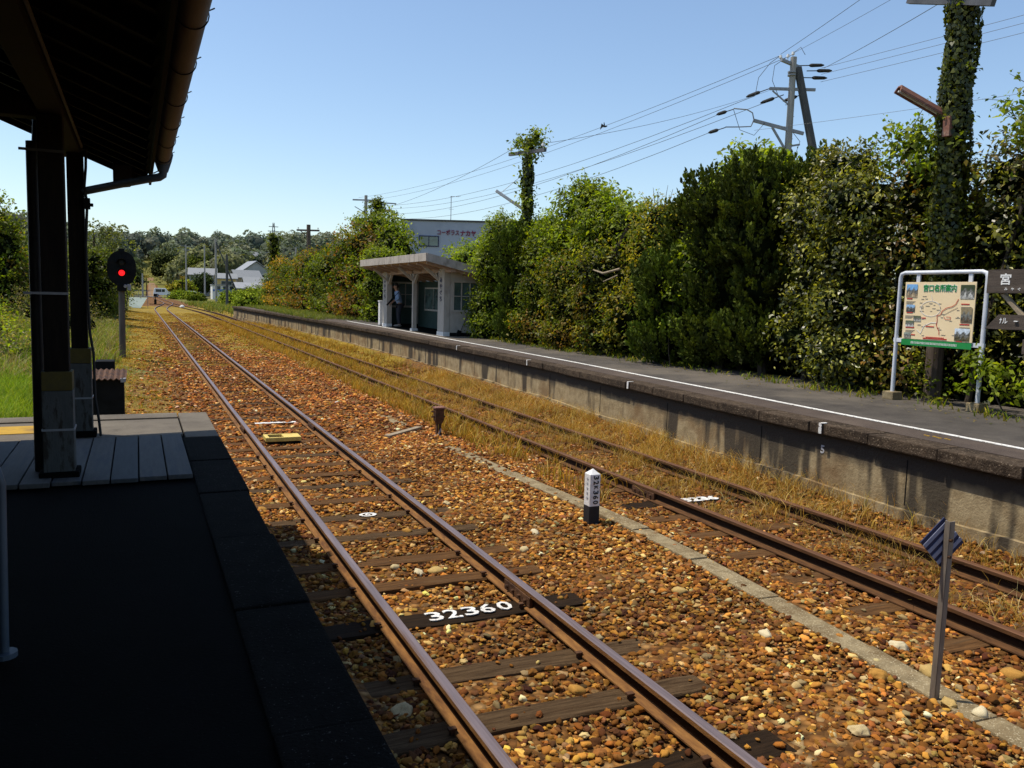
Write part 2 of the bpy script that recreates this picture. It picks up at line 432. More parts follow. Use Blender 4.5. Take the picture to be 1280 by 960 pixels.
def np_mesh(name, V, F, mat, cols=None, smooth=False, core_from=None, mat2=None):
    me = bpy.data.meshes.new(name)
    nv, nf, k = len(V), len(F), F.shape[1]
    me.vertices.add(nv)
    me.vertices.foreach_set('co', V.astype(np.float32).ravel())
    me.loops.add(nf * k)
    me.loops.foreach_set('vertex_index', F.astype(np.int32).ravel())
    me.polygons.add(nf)
    me.polygons.foreach_set('loop_start', np.arange(0, nf * k, k, dtype=np.int32))
    me.materials.append(mat)
    if core_from is not None:
        me.materials.append(mat2)
        mi = np.zeros(nf, np.int32); mi[core_from:] = 1
        me.polygons.foreach_set('material_index', mi)
    if cols is not None:
        a = me.attributes.new('col', 'FLOAT_COLOR', 'POINT')
        c4 = np.ones((nv, 4), np.float32)
        c4[:, :3] = cols
        a.data.foreach_set('color', c4.ravel())
    me.update(calc_edges=True)
    if smooth:
        me.polygons.foreach_set('use_smooth', np.ones(nf, bool))
    return me

def text_mb(mb, body, m, height, width=None, bold=0.0, thick=0.002):
    """letters as flat extruded faces; matrix m maps (right, up, out) of a text whose box is centred on the origin"""
    cu = bpy.data.curves.new('lettering', 'FONT')
    cu.body = body
    cu.extrude = thick / height * 0.7
    cu.offset = bold
    cu.resolution_u = 2
    o = bpy.data.objects.new('lettering', cu)
    COL.objects.link(o)
    dg = bpy.context.evaluated_depsgraph_get()
    me = bpy.data.meshes.new_from_object(o.evaluated_get(dg))
    vs = np.array([v.co[:] for v in me.vertices])
    fs = [tuple(p.vertices) for p in me.polygons]
    bpy.data.objects.remove(o)
    bpy.data.curves.remove(cu)
    bpy.data.meshes.remove(me)
    lo, hi = vs.min(0), vs.max(0)
    s = height / max(1e-6, hi[1] - lo[1])
    sx = s if width is None else width / max(1e-6, hi[0] - lo[0])
    vs = (vs - (lo + hi) / 2) * np.array([sx, s, s])
    m0 = mb.m
    mb.m = m0 @ m
    mb.add([tuple(v) for v in vs], fs)
    mb.m = m0

def frame(o, right, up):
    r, u = Vector(right).normalized(), Vector(up).normalized()
    n = r.cross(u)
    m = Matrix((r, u, n)).transposed().to_4x4()
    m.translation = Vector(o)
    return m

# ------------------------------------------------------------------ terrain
def sstep(a, b, x):
    t = np.clip((np.asarray(x, float) - a) / (b - a), 0, 1)
    return t * t * (3 - 2 * t)

def lump(x, y, s=1.0, seed=0.0):
    x = np.asarray(x, float) / s + seed
    y = np.asarray(y, float) / s - seed * 0.7
    return (np.sin(x * 1.3 + 0.7 * np.sin(y * 1.1)) + np.sin(y * 1.7 + 0.9 * np.sin(x * 0.8 + 1.3)) + np.sin((x + y) * 2.3 + 1.0) * 0.5
            + np.sin((x - y) * 3.7 + 2.0) * 0.3) / 2.8

SLEEP_T2 = -0.145

def track_x(y):
    """centre line of the near track"""
    return 2.164 + (4.0 - 2.164) * sstep(88, 128, y) - 0.5 * sstep(128, 175, y) + 1.6 * sstep(185, 360, y)

def track2_x(y):
    return 6.164 - (6.164 - 4.0) * sstep(72, 128, y)

def gz(x, y):
    x, y = np.broadcast_arrays(np.asarray(x, float), np.asarray(y, float))
    near = np.interp(x, [-30, -12, -8, -5, -3, -1.2, 0.2, 0.6, 0.95, 1.2, 3.15, 3.55, 4.05, 4.8, 5.05, 7.05, 7.4, 7.9, 10, 11.4, 40],
                     [2.2, 1.9, 1.4, 0.7, 0.35, 0.16, 0.0, -0.03, -0.05, -0.165, -0.165, -0.125, -0.10, -0.105, -0.165, -0.165, -0.03, 0.07, 0.1, 0.62, 0.62])
    far = np.where(x < -0.5, near * 0.6, -0.10) + 0.0
    k = sstep(74, 100, y)
    z = near * (1 - k) + far * k
    ridge = 16.0 + 2.0 * lump(x, y * 0.4, 60, 3) + 0.03 * np.clip(x, -50, 120)
    hill = sstep(250, 430, y) * ridge - sstep(520, 900, y) * ridge * 0.5
    hill = hill + sstep(-12, -70, x) * sstep(40, 120, y) * 5.0
    ramp_ = 3.6 * sstep(215, 360, y)
    w = sstep(5, 16, np.abs(x - track_x(y)))
    w = np.maximum(w, sstep(350, 375, y))
    z = z + ramp_ * (1 - w) + hill * w
    return z

def gz1(x, y):
    return float(gz(x, y))

def spaced(segments):
    out = []
    for a, b, st in segments:
        out += list(np.arange(a, b, st))
    return np.array(out)

gx = spaced([(-900, -200, 60), (-200, -60, 12), (-60, -14, 2.5), (-14, -1, 0.3), (-1, 9, 0.15), (9, 14, 0.4), (14, 60, 2.5), (60, 220, 8), (220, 1000, 60)])
gy = spaced([(-60, -6, 6), (-6, 30, 0.3), (30, 110, 0.8), (110, 260, 3), (260, 560, 8), (560, 1500, 60)])
GX, GY = np.meshgrid(gx, gy)
GZ = gz(GX, GY)
near_mask = (np.abs(GX) < 14) & (GY < 120)
GZ = GZ + near_mask * 0.02 * lump(GX, GY, 0.35, 1.0)
ny, nx = GX.shape
idx = np.arange(nx * ny).reshape(ny, nx)
quads = np.stack([idx[:-1, :-1], idx[:-1, 1:], idx[1:, 1:], idx[1:, :-1]], -1).reshape(-1, 4)
# zones: R green grass, G yellow moss, B ballast
def zone(x, y):
    n1 = lump(x, y, 1.6, 2) * 0.5 + lump(x, y, 0.5, 7) * 0.35
    g = sstep(0.9, -1.2, x + n1 * 1.3) * sstep(9.5, 10.5, y)
    g = np.maximum(g, sstep(8.2, 9.4, x) * sstep(60, 80, y))
    g = np.maximum(g, sstep(10.5, 12, x))
    g = np.maximum(g, sstep(9, 14, np.abs(x - 4)) * sstep(80, 110, y))
    g = np.maximum(g, sstep(1.2, 2.2, np.abs(x - track_x(y))) * sstep(150, 185, y))
    g = np.maximum(g, sstep(300, 330, y))
    g = np.maximum(g, sstep(2.4, 3.6, np.abs(x - track_x(y)) + n1) * sstep(112, 132, y))
    ytr = sstep(13, 26, y) * sstep(-0.25, 0.4, n1 + 0.55 * sstep(20, 45, y))
    yb = ytr * sstep(-1.6, -0.6, x) * sstep(4.6, 3.4, x)
    yb = yb * (1 - 0.45 * sstep(1.0, 0.4, x) * sstep(40, 24, y))
    yb = np.maximum(yb, 0.5 * sstep(11.5, 15, y) * sstep(-1.5, -0.5, x) * sstep(1.3, 0.7, x) * sstep(-0.5, 0.2, n1))
    yb2 = sstep(17, 34, y + n1 * 8) * sstep(4.2, 5.0, x) * sstep(9, 7.5, x)
    yb3 = sstep(22, 38, y) * sstep(3.0, 3.8, x) * sstep(9, 7.5, x) * sstep(-0.3, 0.2, n1 + 0.3)
    m = np.maximum(np.maximum(yb, yb2), yb3) * sstep(118, 95, y)
    return g, m
ZG, ZM = zone(GX, GY)
cols = np.stack([ZG.ravel(), ZM.ravel(), np.ones(nx * ny)], -1)

def ground_material():
    m, nt, out = _new('ground_surface')
    v = coords(nt)
    a = N(nt, 'ShaderNodeAttribute', attribute_name='col')
    sep = N(nt, 'ShaderNodeSeparateColor')
    nt.links.new(a.outputs['Color'], sep.inputs[0])
    fine = noise(nt, v, 26, 5, 0.7)
    mid = noise(nt, v, 3.2, 5, 0.65)
    vo = N(nt, 'ShaderNodeTexVoronoi')
    setin(vo, Scale=15.0, Randomness=1.0)
    nt.links.new(v, vo.inputs['Vector'])
    hs = N(nt, 'ShaderNodeSeparateColor')
    nt.links.new(vo.outputs['Color'], hs.inputs[0])
    stones = ramp(nt, hs.outputs[0], [(0.0, (0.06, 0.022, 0.007)), (0.35, (0.17, 0.068, 0.016)), (0.65, (0.28, 0.12, 0.028)), (0.88, (0.34, 0.17, 0.05)), (1.0, (0.42, 0.28, 0.13))])
    gap = ramp(nt, vo.outputs['Distance'], [(0.25, 1.0), (0.75, 0.25)])
    stones = mixc(nt, 1.0, stones, gap, 'MULTIPLY')
    dirt = ramp(nt, fine, [(0.3, (0.105, 0.048, 0.014)), (0.7, (0.25, 0.125, 0.036))])
    bal = mixc(nt, ramp(nt, mid, [(0.40, 0.0), (0.62, 0.55)]), stones, dirt)
    moss = ramp(nt, noise(nt, v, 9, 5, 0.7), [(0.3, (0.14, 0.085, 0.012)), (0.5, (0.29, 0.19, 0.018)), (0.75, (0.42, 0.29, 0.035))])
    grass = ramp(nt, noise(nt, v, 2.1, 6, 0.7), [(0.3, (0.055, 0.07, 0.012)), (0.5, (0.14, 0.135, 0.026)), (0.72, (0.27, 0.22, 0.085))])
    def edge(ch):
        ad = N(nt, 'ShaderNodeMath', operation='ADD')
        nt.links.new(sep.outputs[ch], ad.inputs[0])
        sb = N(nt, 'ShaderNodeMath', operation='MULTIPLY_ADD')
        nt.links.new(mid, sb.inputs[0])
        sb.inputs[1].default_value = 0.9
        sb.inputs[2].default_value = -0.45
        nt.links.new(sb.outputs[0], ad.inputs[1])
        return ramp(nt, ad.outputs[0], [(0.35, 0.0), (0.62, 1.0)])
    moss = mixc(nt, ramp(nt, noise(nt, v, 0.55, 5, 0.7), [(0.42, 0.0), (0.62, 0.6)]), moss, (0.13, 0.105, 0.028))
    col = mixc(nt, edge(1), bal, moss)
    col = mixc(nt, edge(0), col, grass)
    b = N(nt, 'ShaderNodeBsdfPrincipled')
    nt.links.new(col, b.inputs['Base Color'])
    setin(b, Roughness=0.9)
    b.inputs['Specular IOR Level'].default_value = 0.15
    bp = N(nt, 'ShaderNodeBump')
    setin(bp, Strength=0.9, Distance=0.03)
    nt.links.new(gap, bp.inputs['Height'])
    nt.links.new(bp.outputs[0], b.inputs['Normal'])
    nt.links.new(b.outputs[0], out.inputs[0])
    return m

me = np_mesh('ground', np.stack([GX.ravel(), GY.ravel(), GZ.ravel()], -1), quads, ground_material(), cols, True)
link('ground', me, kind='structure')

# ------------------------------------------------------------------ near platform
HP = 0.83
EDGE = 0.70
mb = MB()
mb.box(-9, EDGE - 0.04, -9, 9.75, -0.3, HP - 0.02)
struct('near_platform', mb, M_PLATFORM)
mb = MB()
rd = random.Random(3)
y = -8.9
while y < 8.3:
    w = 1.15
    y1 = min(y + w, 8.36)
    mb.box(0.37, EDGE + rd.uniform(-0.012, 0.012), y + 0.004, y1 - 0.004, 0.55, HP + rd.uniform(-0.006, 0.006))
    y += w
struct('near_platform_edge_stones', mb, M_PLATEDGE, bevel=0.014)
mb = MB()
mb.box(0.40, EDGE, 8.37, 10.02, 0.45, HP + 0.004)
mb.box(-9, 0.385, 9.64, 9.98, 0.45, HP + 0.014)
mb.box(-9, 0.385, 8.56, 9.63, 0.45, HP)
struct('near_platform_end_paving', mb, M_PLATEND, bevel=0.01)
mb = MB()
mb.box(-9, -0.72, 8.93, 9.40, HP, HP + 0.006)
struct('yellow_platform_line', mb, M_TACTILE)
# platform boards between the posts
bx = [-1.17, -0.97, -0.775, -0.58, -0.385, -0.2, -0.01, 0.185, 0.365]
for i in range(len(bx) - 1):
    mb = MB()
    dz = rd.uniform(-0.004, 0.004)
    mb.box(bx[i] + 0.005, bx[i + 1] - 0.005, 6.56 + rd.uniform(-0.02, 0.02), 8.42 + rd.uniform(-0.02, 0.02), HP - 0.01, HP + 0.022 + dz)
    where = ['farthest from the track', 'second farthest from the track', 'by the drain pipe, third farthest from the track', 'under the near timber post',
             'just right of the near timber post', 'fourth from the track edge and dark', 'second from the platform edge', 'next to the platform edge stones'][i]
    single('platform_board', mb, M_BOARD2 if i in (0, 5) else M_BOARD, 'weathered platform board ' + where, 'board', 'boards set in the platform floor', bevel=0.006)

# posts
def platform_post(label, px, py, wz, sleeve_top, half=0.08, sl=0.10):
    t = Thing('platform_post', label, 'post', (px, py, HP), 'timber posts under the platform roof')
    m = MB(); m.box(px - half, px + half, py - half, py + half, sleeve_top - 0.02, wz)
    t.part('shaft', m, M_DARKWOOD, bevel=0.008)
    m = MB(); m.box(px - sl, px + sl, py - sl, py + sl, HP + 0.05, sleeve_top - 0.14)
    s = t.part('sleeve', m, M_SLEEVE, bevel=0.006)
    m = MB(); m.box(px - sl + 0.001, px + sl - 0.001, py - sl + 0.001, py + sl - 0.001, sleeve_top - 0.138, sleeve_top)
    t.part('yellow_band', m, M_YELLOWBAND, parent=s, bevel=0.006)
    m = MB(); m.box(px - sl - 0.006, px + sl + 0.006, py - sl - 0.006, py + sl + 0.006, HP + 0.36, HP + 0.375)
    t.part('strap', m, M_GALV, parent=s)
    m = MB(); m.box(px - sl - 0.03, px + sl + 0.03, py - sl - 0.03, py + sl + 0.03, HP, HP + 0.06)
    t.part('base', m, M_PLATFORM, bevel=0.01)
    return t
platform_post('dark timber post with peeling grey sleeve and drain pipe, nearer of the two', -0.535, 6.85, 3.42, 1.62)
platform_post('dark timber post with grey sleeve and hanging cable, farther of the two', -0.49, 8.70, 3.44, 1.66, 0.068, 0.092)

# vertical drain pipe by the near post
t = Thing('drain_pipe', 'dark vertical drain pipe strapped to the near timber post', 'pipe', (-0.67, 7.0, HP))
m = MB(); m.tube([(-0.675, 7.0, HP), (-0.665, 7.0, 3.26)], 0.042, 12); t.part('pipe', m, M_PVC, smooth=True)
m = MB(); m.tube([(-0.64, 7.0, 3.24), (-0.63, 7.0, 3.4), (-0.63, 7.0, 3.62)], 0.03, 10); t.part('upper_pipe', m, M_PIPEGREY, smooth=True)
for z in (2.18, 3.17):
    m = MB(); m.box(-0.725, -0.445, 6.745, 6.755, z - 0.009, z + 0.009); t.part('clamp', m, M_GALV if z < 3 else M_PVC)

# roof over the near platform
GY1 = 9.25
def roofz(x):
    return 3.33 + 0.40 * (0.13 - x)
t = Thing('platform_roof', 'dark timber platform roof sloping up from the eave on the left', 'roof', (-2, 2, 3.3))
m = MB()
m.prism([(0.13, roofz(0.13) + 0.035), (0.13, roofz(0.13) + 0.10), (-4.6, roofz(-4.6) + 0.10), (-4.6, roofz(-4.6) + 0.035)],
        [((0, -8, 0), (1, 0, 0)), ((0, GY1, 0), (1, 0, 0))])
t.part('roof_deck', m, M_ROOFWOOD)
yy = -7.6
m = MB()
while yy < GY1 - 0.1:
    m.beam((0.10, yy, roofz(0.10) + 0.0), (-4.5, yy, roofz(-4.5) + 0.0), 0.055, 0.068)
    yy += 0.45
t.part('rafters', m, M_ROOFWOOD)
m = MB(); m.box(0.132, 0.155, -8, GY1 + 0.03, 3.26, 3.47); t.part('fascia_board', m, M_ROOFWOOD)
m = MB(); m.beam((0.125, GY1 + 0.017, roofz(0.125) + 0.03), (-4.6, GY1 + 0.017, roofz(-4.6) + 0.03), 0.03, 0.2); t.part('barge_board', m, M_ROOFWOOD)
m = MB(); m.box(-0.60, -0.44, -8, 9.0, 3.43, 3.565); t.part('eave_beam', m, M_DARKWOOD, bevel=0.006)
for yb in (3.3, 6.85):
    m = MB(); m.box(-4.5, -0.605, yb - 0.07, yb + 0.07, 3.40, 3.56); t.part('tie_beam', m, M_DARKWOOD, bevel=0.006)
m = MB(); m.beam((0.02, 3.3, 3.40), (-0.435, 3.3, 3.50), 0.09, 0.10); t.part('tie_beam', m, M_DARKWOOD)
m = MB(); m.tube([(-0.425, 3.0, 3.50), (-0.425, 8.55, 3.475)], 0.011, 6); t.part('conduit', m, M_PVC)

# unseen station house wall, put in to block skylight from the platform
t = Thing('unseen_station_house_wall', 'unseen dark timber station house wall placed to shade the platform', 'building', (-3.2, 1, HP))
m = MB(); m.box(-3.3, -2.7, -8, 8.6, HP, 4.35); t.part('wall', m, M_DARKWOOD)
m = MB(); m.box(-2.7, 0.0, -8, -7.8, HP, 3.5); t.part('end_wall', m, M_DARKWOOD)

# gutter
t = Thing('gutter', 'weathered brown half round gutter hung on wire hooks along the eave', 'gutter', (0.24, 8.1, 3.36))
m = MB()
prof_o = [(0.062 * math.cos(a), 0.062 * math.sin(a)) for a in np.linspace(math.pi, 2 * math.pi, 11)]
prof_i = [(0.054 * math.cos(a), 0.054 * math.sin(a)) for a in np.linspace(2 * math.pi, math.pi, 11)]
m.prism(prof_o + prof_i, [((0.235, -8, 3.43), (1, 0, 0)), ((0.235, 8.12, 3.385), (1, 0, 0))])
t.part('channel', m, M_GUTTER, smooth=True)
for yb in np.arange(0.6, 8.1, 0.82):
    m = MB()
    zc = 3.43 - 0.045 * (yb + 8) / 16.1
    pts = [(0.235 + 0.067 * math.cos(a), yb, zc + 0.067 * math.sin(a)) for a in np.linspace(R(15), R(-190), 12)]
    m.tube([(0.325, yb, zc + 0.032)] + pts + [(0.158, yb, zc + 0.05)], 0.0032, 6)
    t.part('hook', m, M_BLACK)
m = MB()
m.tube([(0.235, 8.06, 3.40), (0.235, 8.2, 3.40)], 0.082, 14)
m.tube([(0.235, 8.16, 3.36), (0.235, 8.16, 3.26)], [0.075, 0.042], 14)
t.part('hopper', m, M_PIPEGREY, smooth=True)
m = MB()
m.tube([(0.235, 8.16, 3.27), (0.232, 8.165, 3.235), (0.20, 8.19, 3.215), (0.14, 8.22, 3.205), (-0.12, 8.42, 3.155), (-0.42, 8.66, 3.095)], 0.036, 12)
t.part('elbow_pipe', m, M_PIPEGREY, smooth=True)
m = MB(); m.tube([(0.14, 8.9, 3.33), (0.17, 8.6, 3.30), (0.20, 8.25, 3.28)], 0.005, 6); t.part('stay_wire', m, M_BLACK)

t = Thing('speaker_box', 'small dark box hanging under the roof edge beside the downpipe', 'speaker', (-0.09, 9.0, 3.3))
m = MB(); m.box(-0.185, 0.0, 8.92, 9.1, 3.225, 3.42); t.part('housing', m, M_BLACK, bevel=0.008)
m = MB(); m.box(-0.165, -0.02, 8.912, 8.919, 3.25, 3.39); t.part('grille', m, M_BLACKRUB)
m = MB(); m.tube([(-0.13, 8.98, 3.228), (-0.09, 8.97, 3.19), (-0.04, 8.98, 3.2), (-0.02, 9.0, 3.23)], 0.006, 6); t.part('wire', m, M_BLACK)

t = Thing('hanging_cable', 'black cable with a small coupling running down the farther timber post', 'cable', (-0.4, 8.62, HP))
m = MB()
m.tube([(-0.395, 8.62, 3.47), (-0.40, 8.62, 3.3), (-0.415, 8.61, 3.13), (-0.395, 8.61, 2.98), (-0.405, 8.61, 2.80), (-0.415, 8.61, 2.6), (-0.41, 8.61, 2.1), (-0.40, 8.61, 1.8),
        (-0.375, 8.6, 1.62), (-0.37, 8.6, 1.2), (-0.345, 8.6, 1.0), (-0.33, 8.58, HP + 0.01)], 0.012, 8)
t.part('cable', m, M_BLACKRUB, smooth=True)
m = MB(); m.box(-0.425, -0.37, 8.58, 8.64, 2.93, 3.03); m.box(-0.37, -0.345, 8.595, 8.625, 2.955, 2.985); t.part('coupling', m, M_BLACK, bevel=0.006)

# pipe barrier at the left border
t = Thing('pipe_barrier', 'pale steel pipe barrier standing on the dark platform at the left border', 'barrier', (-0.6, 3.55, HP))
m = MB(); m.tube([(-0.485, 3.55, HP), (-0.475, 3.55, 1.50), (-0.49, 3.55, 1.56), (-0.54, 3.55, 1.60), (-1.5, 3.55, 1.60)], 0.017, 10); t.part('rail', m, M_PIPEGREY, smooth=True)
m = MB(); m.cyl((-0.485, 3.55, HP), (-0.485, 3.55, HP + 0.02), 0.045, n=12); t.part('base_flange', m, M_PIPEGREY)

# ------------------------------------------------------------------ track
RAILP = [(-0.0610, -0.140), (0.0610, -0.140), (0.0610, -0.130), (0.0085, -0.112), (0.0085, -0.042), (0.0325, -0.034), (0.0325, -0.006), (0.026, 0.0), (-0.026, 0.0),
         (-0.0325, -0.006), (-0.0325, -0.034), (-0.0085, -0.042), (-0.0085, -0.112), (-0.0610, -0.130)]

def rail_obj(name, label, fn, y0, y1, top, side, group, fish=()):
    ys = list(np.arange(y0, min(y1, 70), 2.0)) + (list(np.arange(70, y1, 2.0)) if y1 > 70 else []) + [y1]
    pts = []
    for y in ys:
        dx = (fn(y + 0.5) - fn(y - 0.5))
        a = Vector((1, -dx, 0)).normalized()
        zz = 3.6 * float(sstep(215, 360, y))
        pts.append(((fn(y), y, zz), a))
    m = MB()
    m.prism(RAILP, pts)
    n = len(RAILP)
    for k in range(len(m.f)):
        kk = k % n
        if k < (len(pts) - 1) * n and kk in (6, 7, 8):
            m.mi[k] = 1
        elif k < (len(pts) - 1) * n and kk in (3, 4, 10, 11):
            m.mi[k] = 2
    o = single(name, m, [side, top, M_RAILWEB], label, 'rail', group)
    for (ya, s) in fish:
        fb = MB()
        x = fn(ya)
        fb.box(x - 0.040, x - 0.012, ya - 0.24, ya + 0.24, -0.118, -0.040)
        fb.box(x + 0.012, x + 0.040, ya - 0.24, ya + 0.24, -0.118, -0.040)
        for q in (-0.17, -0.06, 0.06, 0.17):
            fb.cyl((x - 0.062, ya + q, -0.08), (x + 0.062, ya + q, -0.08), 0.014, n=6)
        fp = link('fishplate', fb.mesh('fishplate', M_RUST, (0, 0, 0), 0.004), o)
    return o

G2 = 0.566
rail_obj('rail', 'near track rail with a worn purplish top, nearer the shaded platform', lambda y: float(track_x(y)) - G2, -6, 330, M_RAILTOP, M_RAILSIDE, 'rails of the near track', ((14.3, 0),))
rail_obj('rail', 'near track rail with a worn purplish top and bolted joint beside the painted number', lambda y: float(track_x(y)) + G2, -6, 330, M_RAILTOP, M_RAILSIDE, 'rails of the near track', ((5.75, 0), (14.3, 0)))
rail_obj('rail', 'rusty dark siding rail on the side of the concrete trough', lambda y: float(track2_x(y)) - G2, -4, 126, M_RUSTTOP, M_RUSTSIDE, 'rails of the siding', ((8.35, 0),))
rail_obj('rail', 'rusty dark siding rail half buried in dry grass below the far platform', lambda y: float(track2_x(y)) + G2, -4, 126, M_RUSTTOP, M_RUSTSIDE, 'rails of the siding')

# sleepers
def sleeper_mesh(name, w, mat, seed, L=2.1, h=0.14):
    rd = random.Random(seed)
    m = MB()
    m.box(-L / 2, L / 2, -w / 2, w / 2, -h, 0)
    me = m.mesh(name, mat, (0, 0, 0), 0.012)
    bm = bmesh.new(); bm.from_mesh(me)
    long = [e for e in bm.edges if abs(e.verts[0].co.x - e.verts[1].co.x) > 1]
    bmesh.ops.subdivide_edges(bm, edges=long, cuts=14, use_grid_fill=True)
    for v in bm.verts:
        v.co.y += 0.008 * math.sin(v.co.x * 5 + seed) + rd.uniform(-0.004, 0.004)
        v.co.z += rd.uniform(-0.003, 0.003) + 0.004 * math.sin(v.co.x * 3 + seed * 2)
    bm.to_mesh(me); bm.free()
    return me
SL_A = [sleeper_mesh('wooden_sleeper', 0.19, M_SLEEPER, 1), sleeper_mesh('wooden_sleeper', 0.205, M_SLEEPER, 2), sleeper_mesh('wooden_sleeper', 0.185, M_SLEEPER_GREY, 3)]
SL_G = sleeper_mesh('wooden_sleeper', 0.215, M_SLEEPER_GREY, 4)
SL_D = sleeper_mesh('wooden_sleeper', 0.255, M_SLEEPER_DARK, 5)
sp = MB()
sp.box(-0.013, 0.013, -0.013, 0.013, -0.02, 0.022)
sp.box(-0.024, 0.024, -0.018, 0.018, 0.018, 0.032)
SPIKE = sp.mesh('rail_spike', M_RUST, (0, 0, 0), 0.003)
SLZ = -0.143
t1_y = [-0.2, 0.5, 1.2, 1.9, 2.6, 3.34, 4.08, 4.72, 5.63, 6.40, 7.04, 7.85, 8.60, 9.30, 10.1, 10.75, 11.4, 12.1, 12.75, 13.35, 14.0, 14.62, 15.25]
y = 15.95
while y < 62:
    t1_y.append(y); y += 0.70
ORD = ['first', 'second', 'third', 'fourth', 'fifth', 'sixth', 'seventh', 'eighth', 'ninth', 'tenth', 'eleventh', 'twelfth', 'thirteenth', 'fourteenth', 'fifteenth']
i0 = t1_y.index(5.63)
SLEEPER_Y = []
for i, y in enumerate(t1_y):
    d = i - i0
    rot = rd.uniform(-0.012, 0.012)
    if d == 0:
        me, lab = SL_D, 'dark tarred sleeper painted with the white number 32360'
    elif i == t1_y.index(8.60):
        me, lab = SL_G, 'grey weathered sleeper with a white painted oval'
    elif i == t1_y.index(15.25):
        me, lab = SL_A[0], 'sleeper with a long white painted bar between the near rails'
    else:
        me = SL_G if d in (-1, -2) else (SL_D if d == -3 else SL_A[(i * 7) % 3])
        if d < 0:
            lab = 'wooden sleeper of the near track, %s on the camera side of the one painted 32360' % ORD[-d - 1]
        elif d <= 14:
            lab = 'brown wooden sleeper of the near track, %s beyond the one painted 32360' % ORD[d - 1]
        else:
            lab = 'brown sleeper sunk in ballast far along the near track'
    xs = 2.164 + rd.uniform(-0.04, 0.04)
    o = link('wooden_sleeper', me, None, (xs, y, SLZ + rd.uniform(-0.008, 0.004)), lab, 'sleeper', 'sleepers of the near track')
    o.rotation_euler = (0, 0, rot)
    SLEEPER_Y.append((xs, y, rot))
    if -4 <= d <= 9:
        for xr in (2.164 - G2, 2.164 + G2):
            for s in (-1, 1):
                k = link('rail_spike', SPIKE, o, (xr + s * 0.074 - xs, s * 0.05, 0.012))
t2_y = [2.4, 3.1, 3.88, 4.62, 5.4, 6.1, 6.8, 7.45, 8.05, 8.8, 9.6, 10.4, 11.2, 12.0, 12.8, 13.6]
for i, y in enumerate(t2_y):
    d = i - 8
    if d == 0:
        me, lab = SL_D, 'dark siding sleeper with white painted marks beside the rail'
    else:
        me = SL_A[i % 2]
        lab = 'dark siding sleeper half buried in gravel, %s %s the white marked siding sleeper' % (ORD[abs(d) - 1], 'nearer than' if d < 0 else 'beyond')
    o = link('wooden_sleeper', me, None, (6.164 + rd.uniform(-0.05, 0.05), y, SLZ - 0.004), lab, 'sleeper', 'sleepers of the siding')
    o.rotation_euler = (0, 0, rd.uniform(-0.02, 0.02))

# painted marks on the sleepers
def on_sleeper(name, fn, label, par_label_y, x=2.164, base=0.0):
    m = MB(); fn(m)
    host = [o for o in COL.objects if o.name.startswith('wooden_sleeper') and abs(o.location.y - par_label_y) < 0.02 and abs(o.location.x - x) < 0.3][0]
    o = link(name, m.mesh(name, M_PAINT_W, (0, 0, 0)), host)
    o.location = (0, 0, 0)
    o.matrix_parent_inverse = Matrix.Translation(-Vector(host.location))
    o['label'] = label
    return o
ZS = SLZ + 0.010
def num(m):
    for k, (ch, xx) in enumerate(zip('32360', (1.975, 2.115, 2.262, 2.40, 2.548))):
        text_mb(m, ch, frame((xx, 5.645 + 0.004 * k, ZS), (1, -0.035, 0), (0.03 * (k - 2), 1, 0)), 0.165, 0.118, 0.012, 0.003)
on_sleeper('painted_number', num, 'white hand painted number 32360', 5.63)
def oval(m):
    n = 22
    vs = [(2.23 + 0.095 * math.cos(2 * math.pi * k / n), 8.605 + 0.075 * math.sin(2 * math.pi * k / n), ZS - 0.002) for k in range(n)]
    ins = [(2.23 + 0.055 * math.cos(2 * math.pi * k / n) - 0.004, 8.605 + 0.045 * math.sin(2 * math.pi * k / n), ZS - 0.002) for k in range(n)]
    m.add(vs + ins, [(k, (k + 1) % n, n + (k + 1) % n, n + k) for k in range(n)])
    text_mb(m, '6', frame((2.225, 8.605, ZS - 0.001), (1, 0, 0), (0, 1, 0)), 0.085, 0.06, 0.03, 0.002)
on_sleeper('painted_oval', oval, 'white painted oval ring with a small figure inside', 8.60)
def bar(m):
    rr = random.Random(4)
    xs = np.linspace(1.88, 2.60, 14)
    for a, b_ in zip(xs[:-1], xs[1:]):
        m.box(a, b_ + 0.002, 15.19 + rr.uniform(-0.02, 0.01), 15.31 + rr.uniform(-0.02, 0.02), ZS - 0.004, ZS - 0.001 + rr.uniform(0, 0.001))
on_sleeper('painted_bar', bar, 'long white painted bar', 15.25)
def marks2(m):
    for k, (ch, xx) in enumerate(zip('3236', (5.98, 6.11, 6.24, 6.37))):
        text_mb(m, ch, frame((xx, 8.05, ZS - 0.002), (1, 0, 0), (0, 1, 0)), 0.17, 0.135, 0.05, 0.003)
on_sleeper('painted_number', marks2, 'thick worn white painted figures', 8.05, 6.164)

# yellow device between the rails
t = Thing('track_device', 'flat yellow track device between the near rails beyond the white oval', 'device', (2.05, 13.3, -0.14))
m = MB()
m.box(1.78, 2.32, 13.09, 13.13, -0.10, -0.035); m.box(1.78, 2.32, 13.40, 13.44, -0.10, -0.035)
m.box(1.78, 1.84, 13.131, 13.399, -0.10, -0.035); m.box(2.06, 2.32, 13.131, 13.399, -0.10, -0.037)
t.part('cover', m, M_YELLOWDEV, bevel=0.006)
m = MB(); m.box(1.842, 2.058, 13.132, 13.398, -0.12, -0.075); t.part('recess', m, M_RUST)
m = MB(); m.box(1.82, 2.30, 13.12, 13.41, -0.17, -0.102); t.part('base', m, M_BLACK)

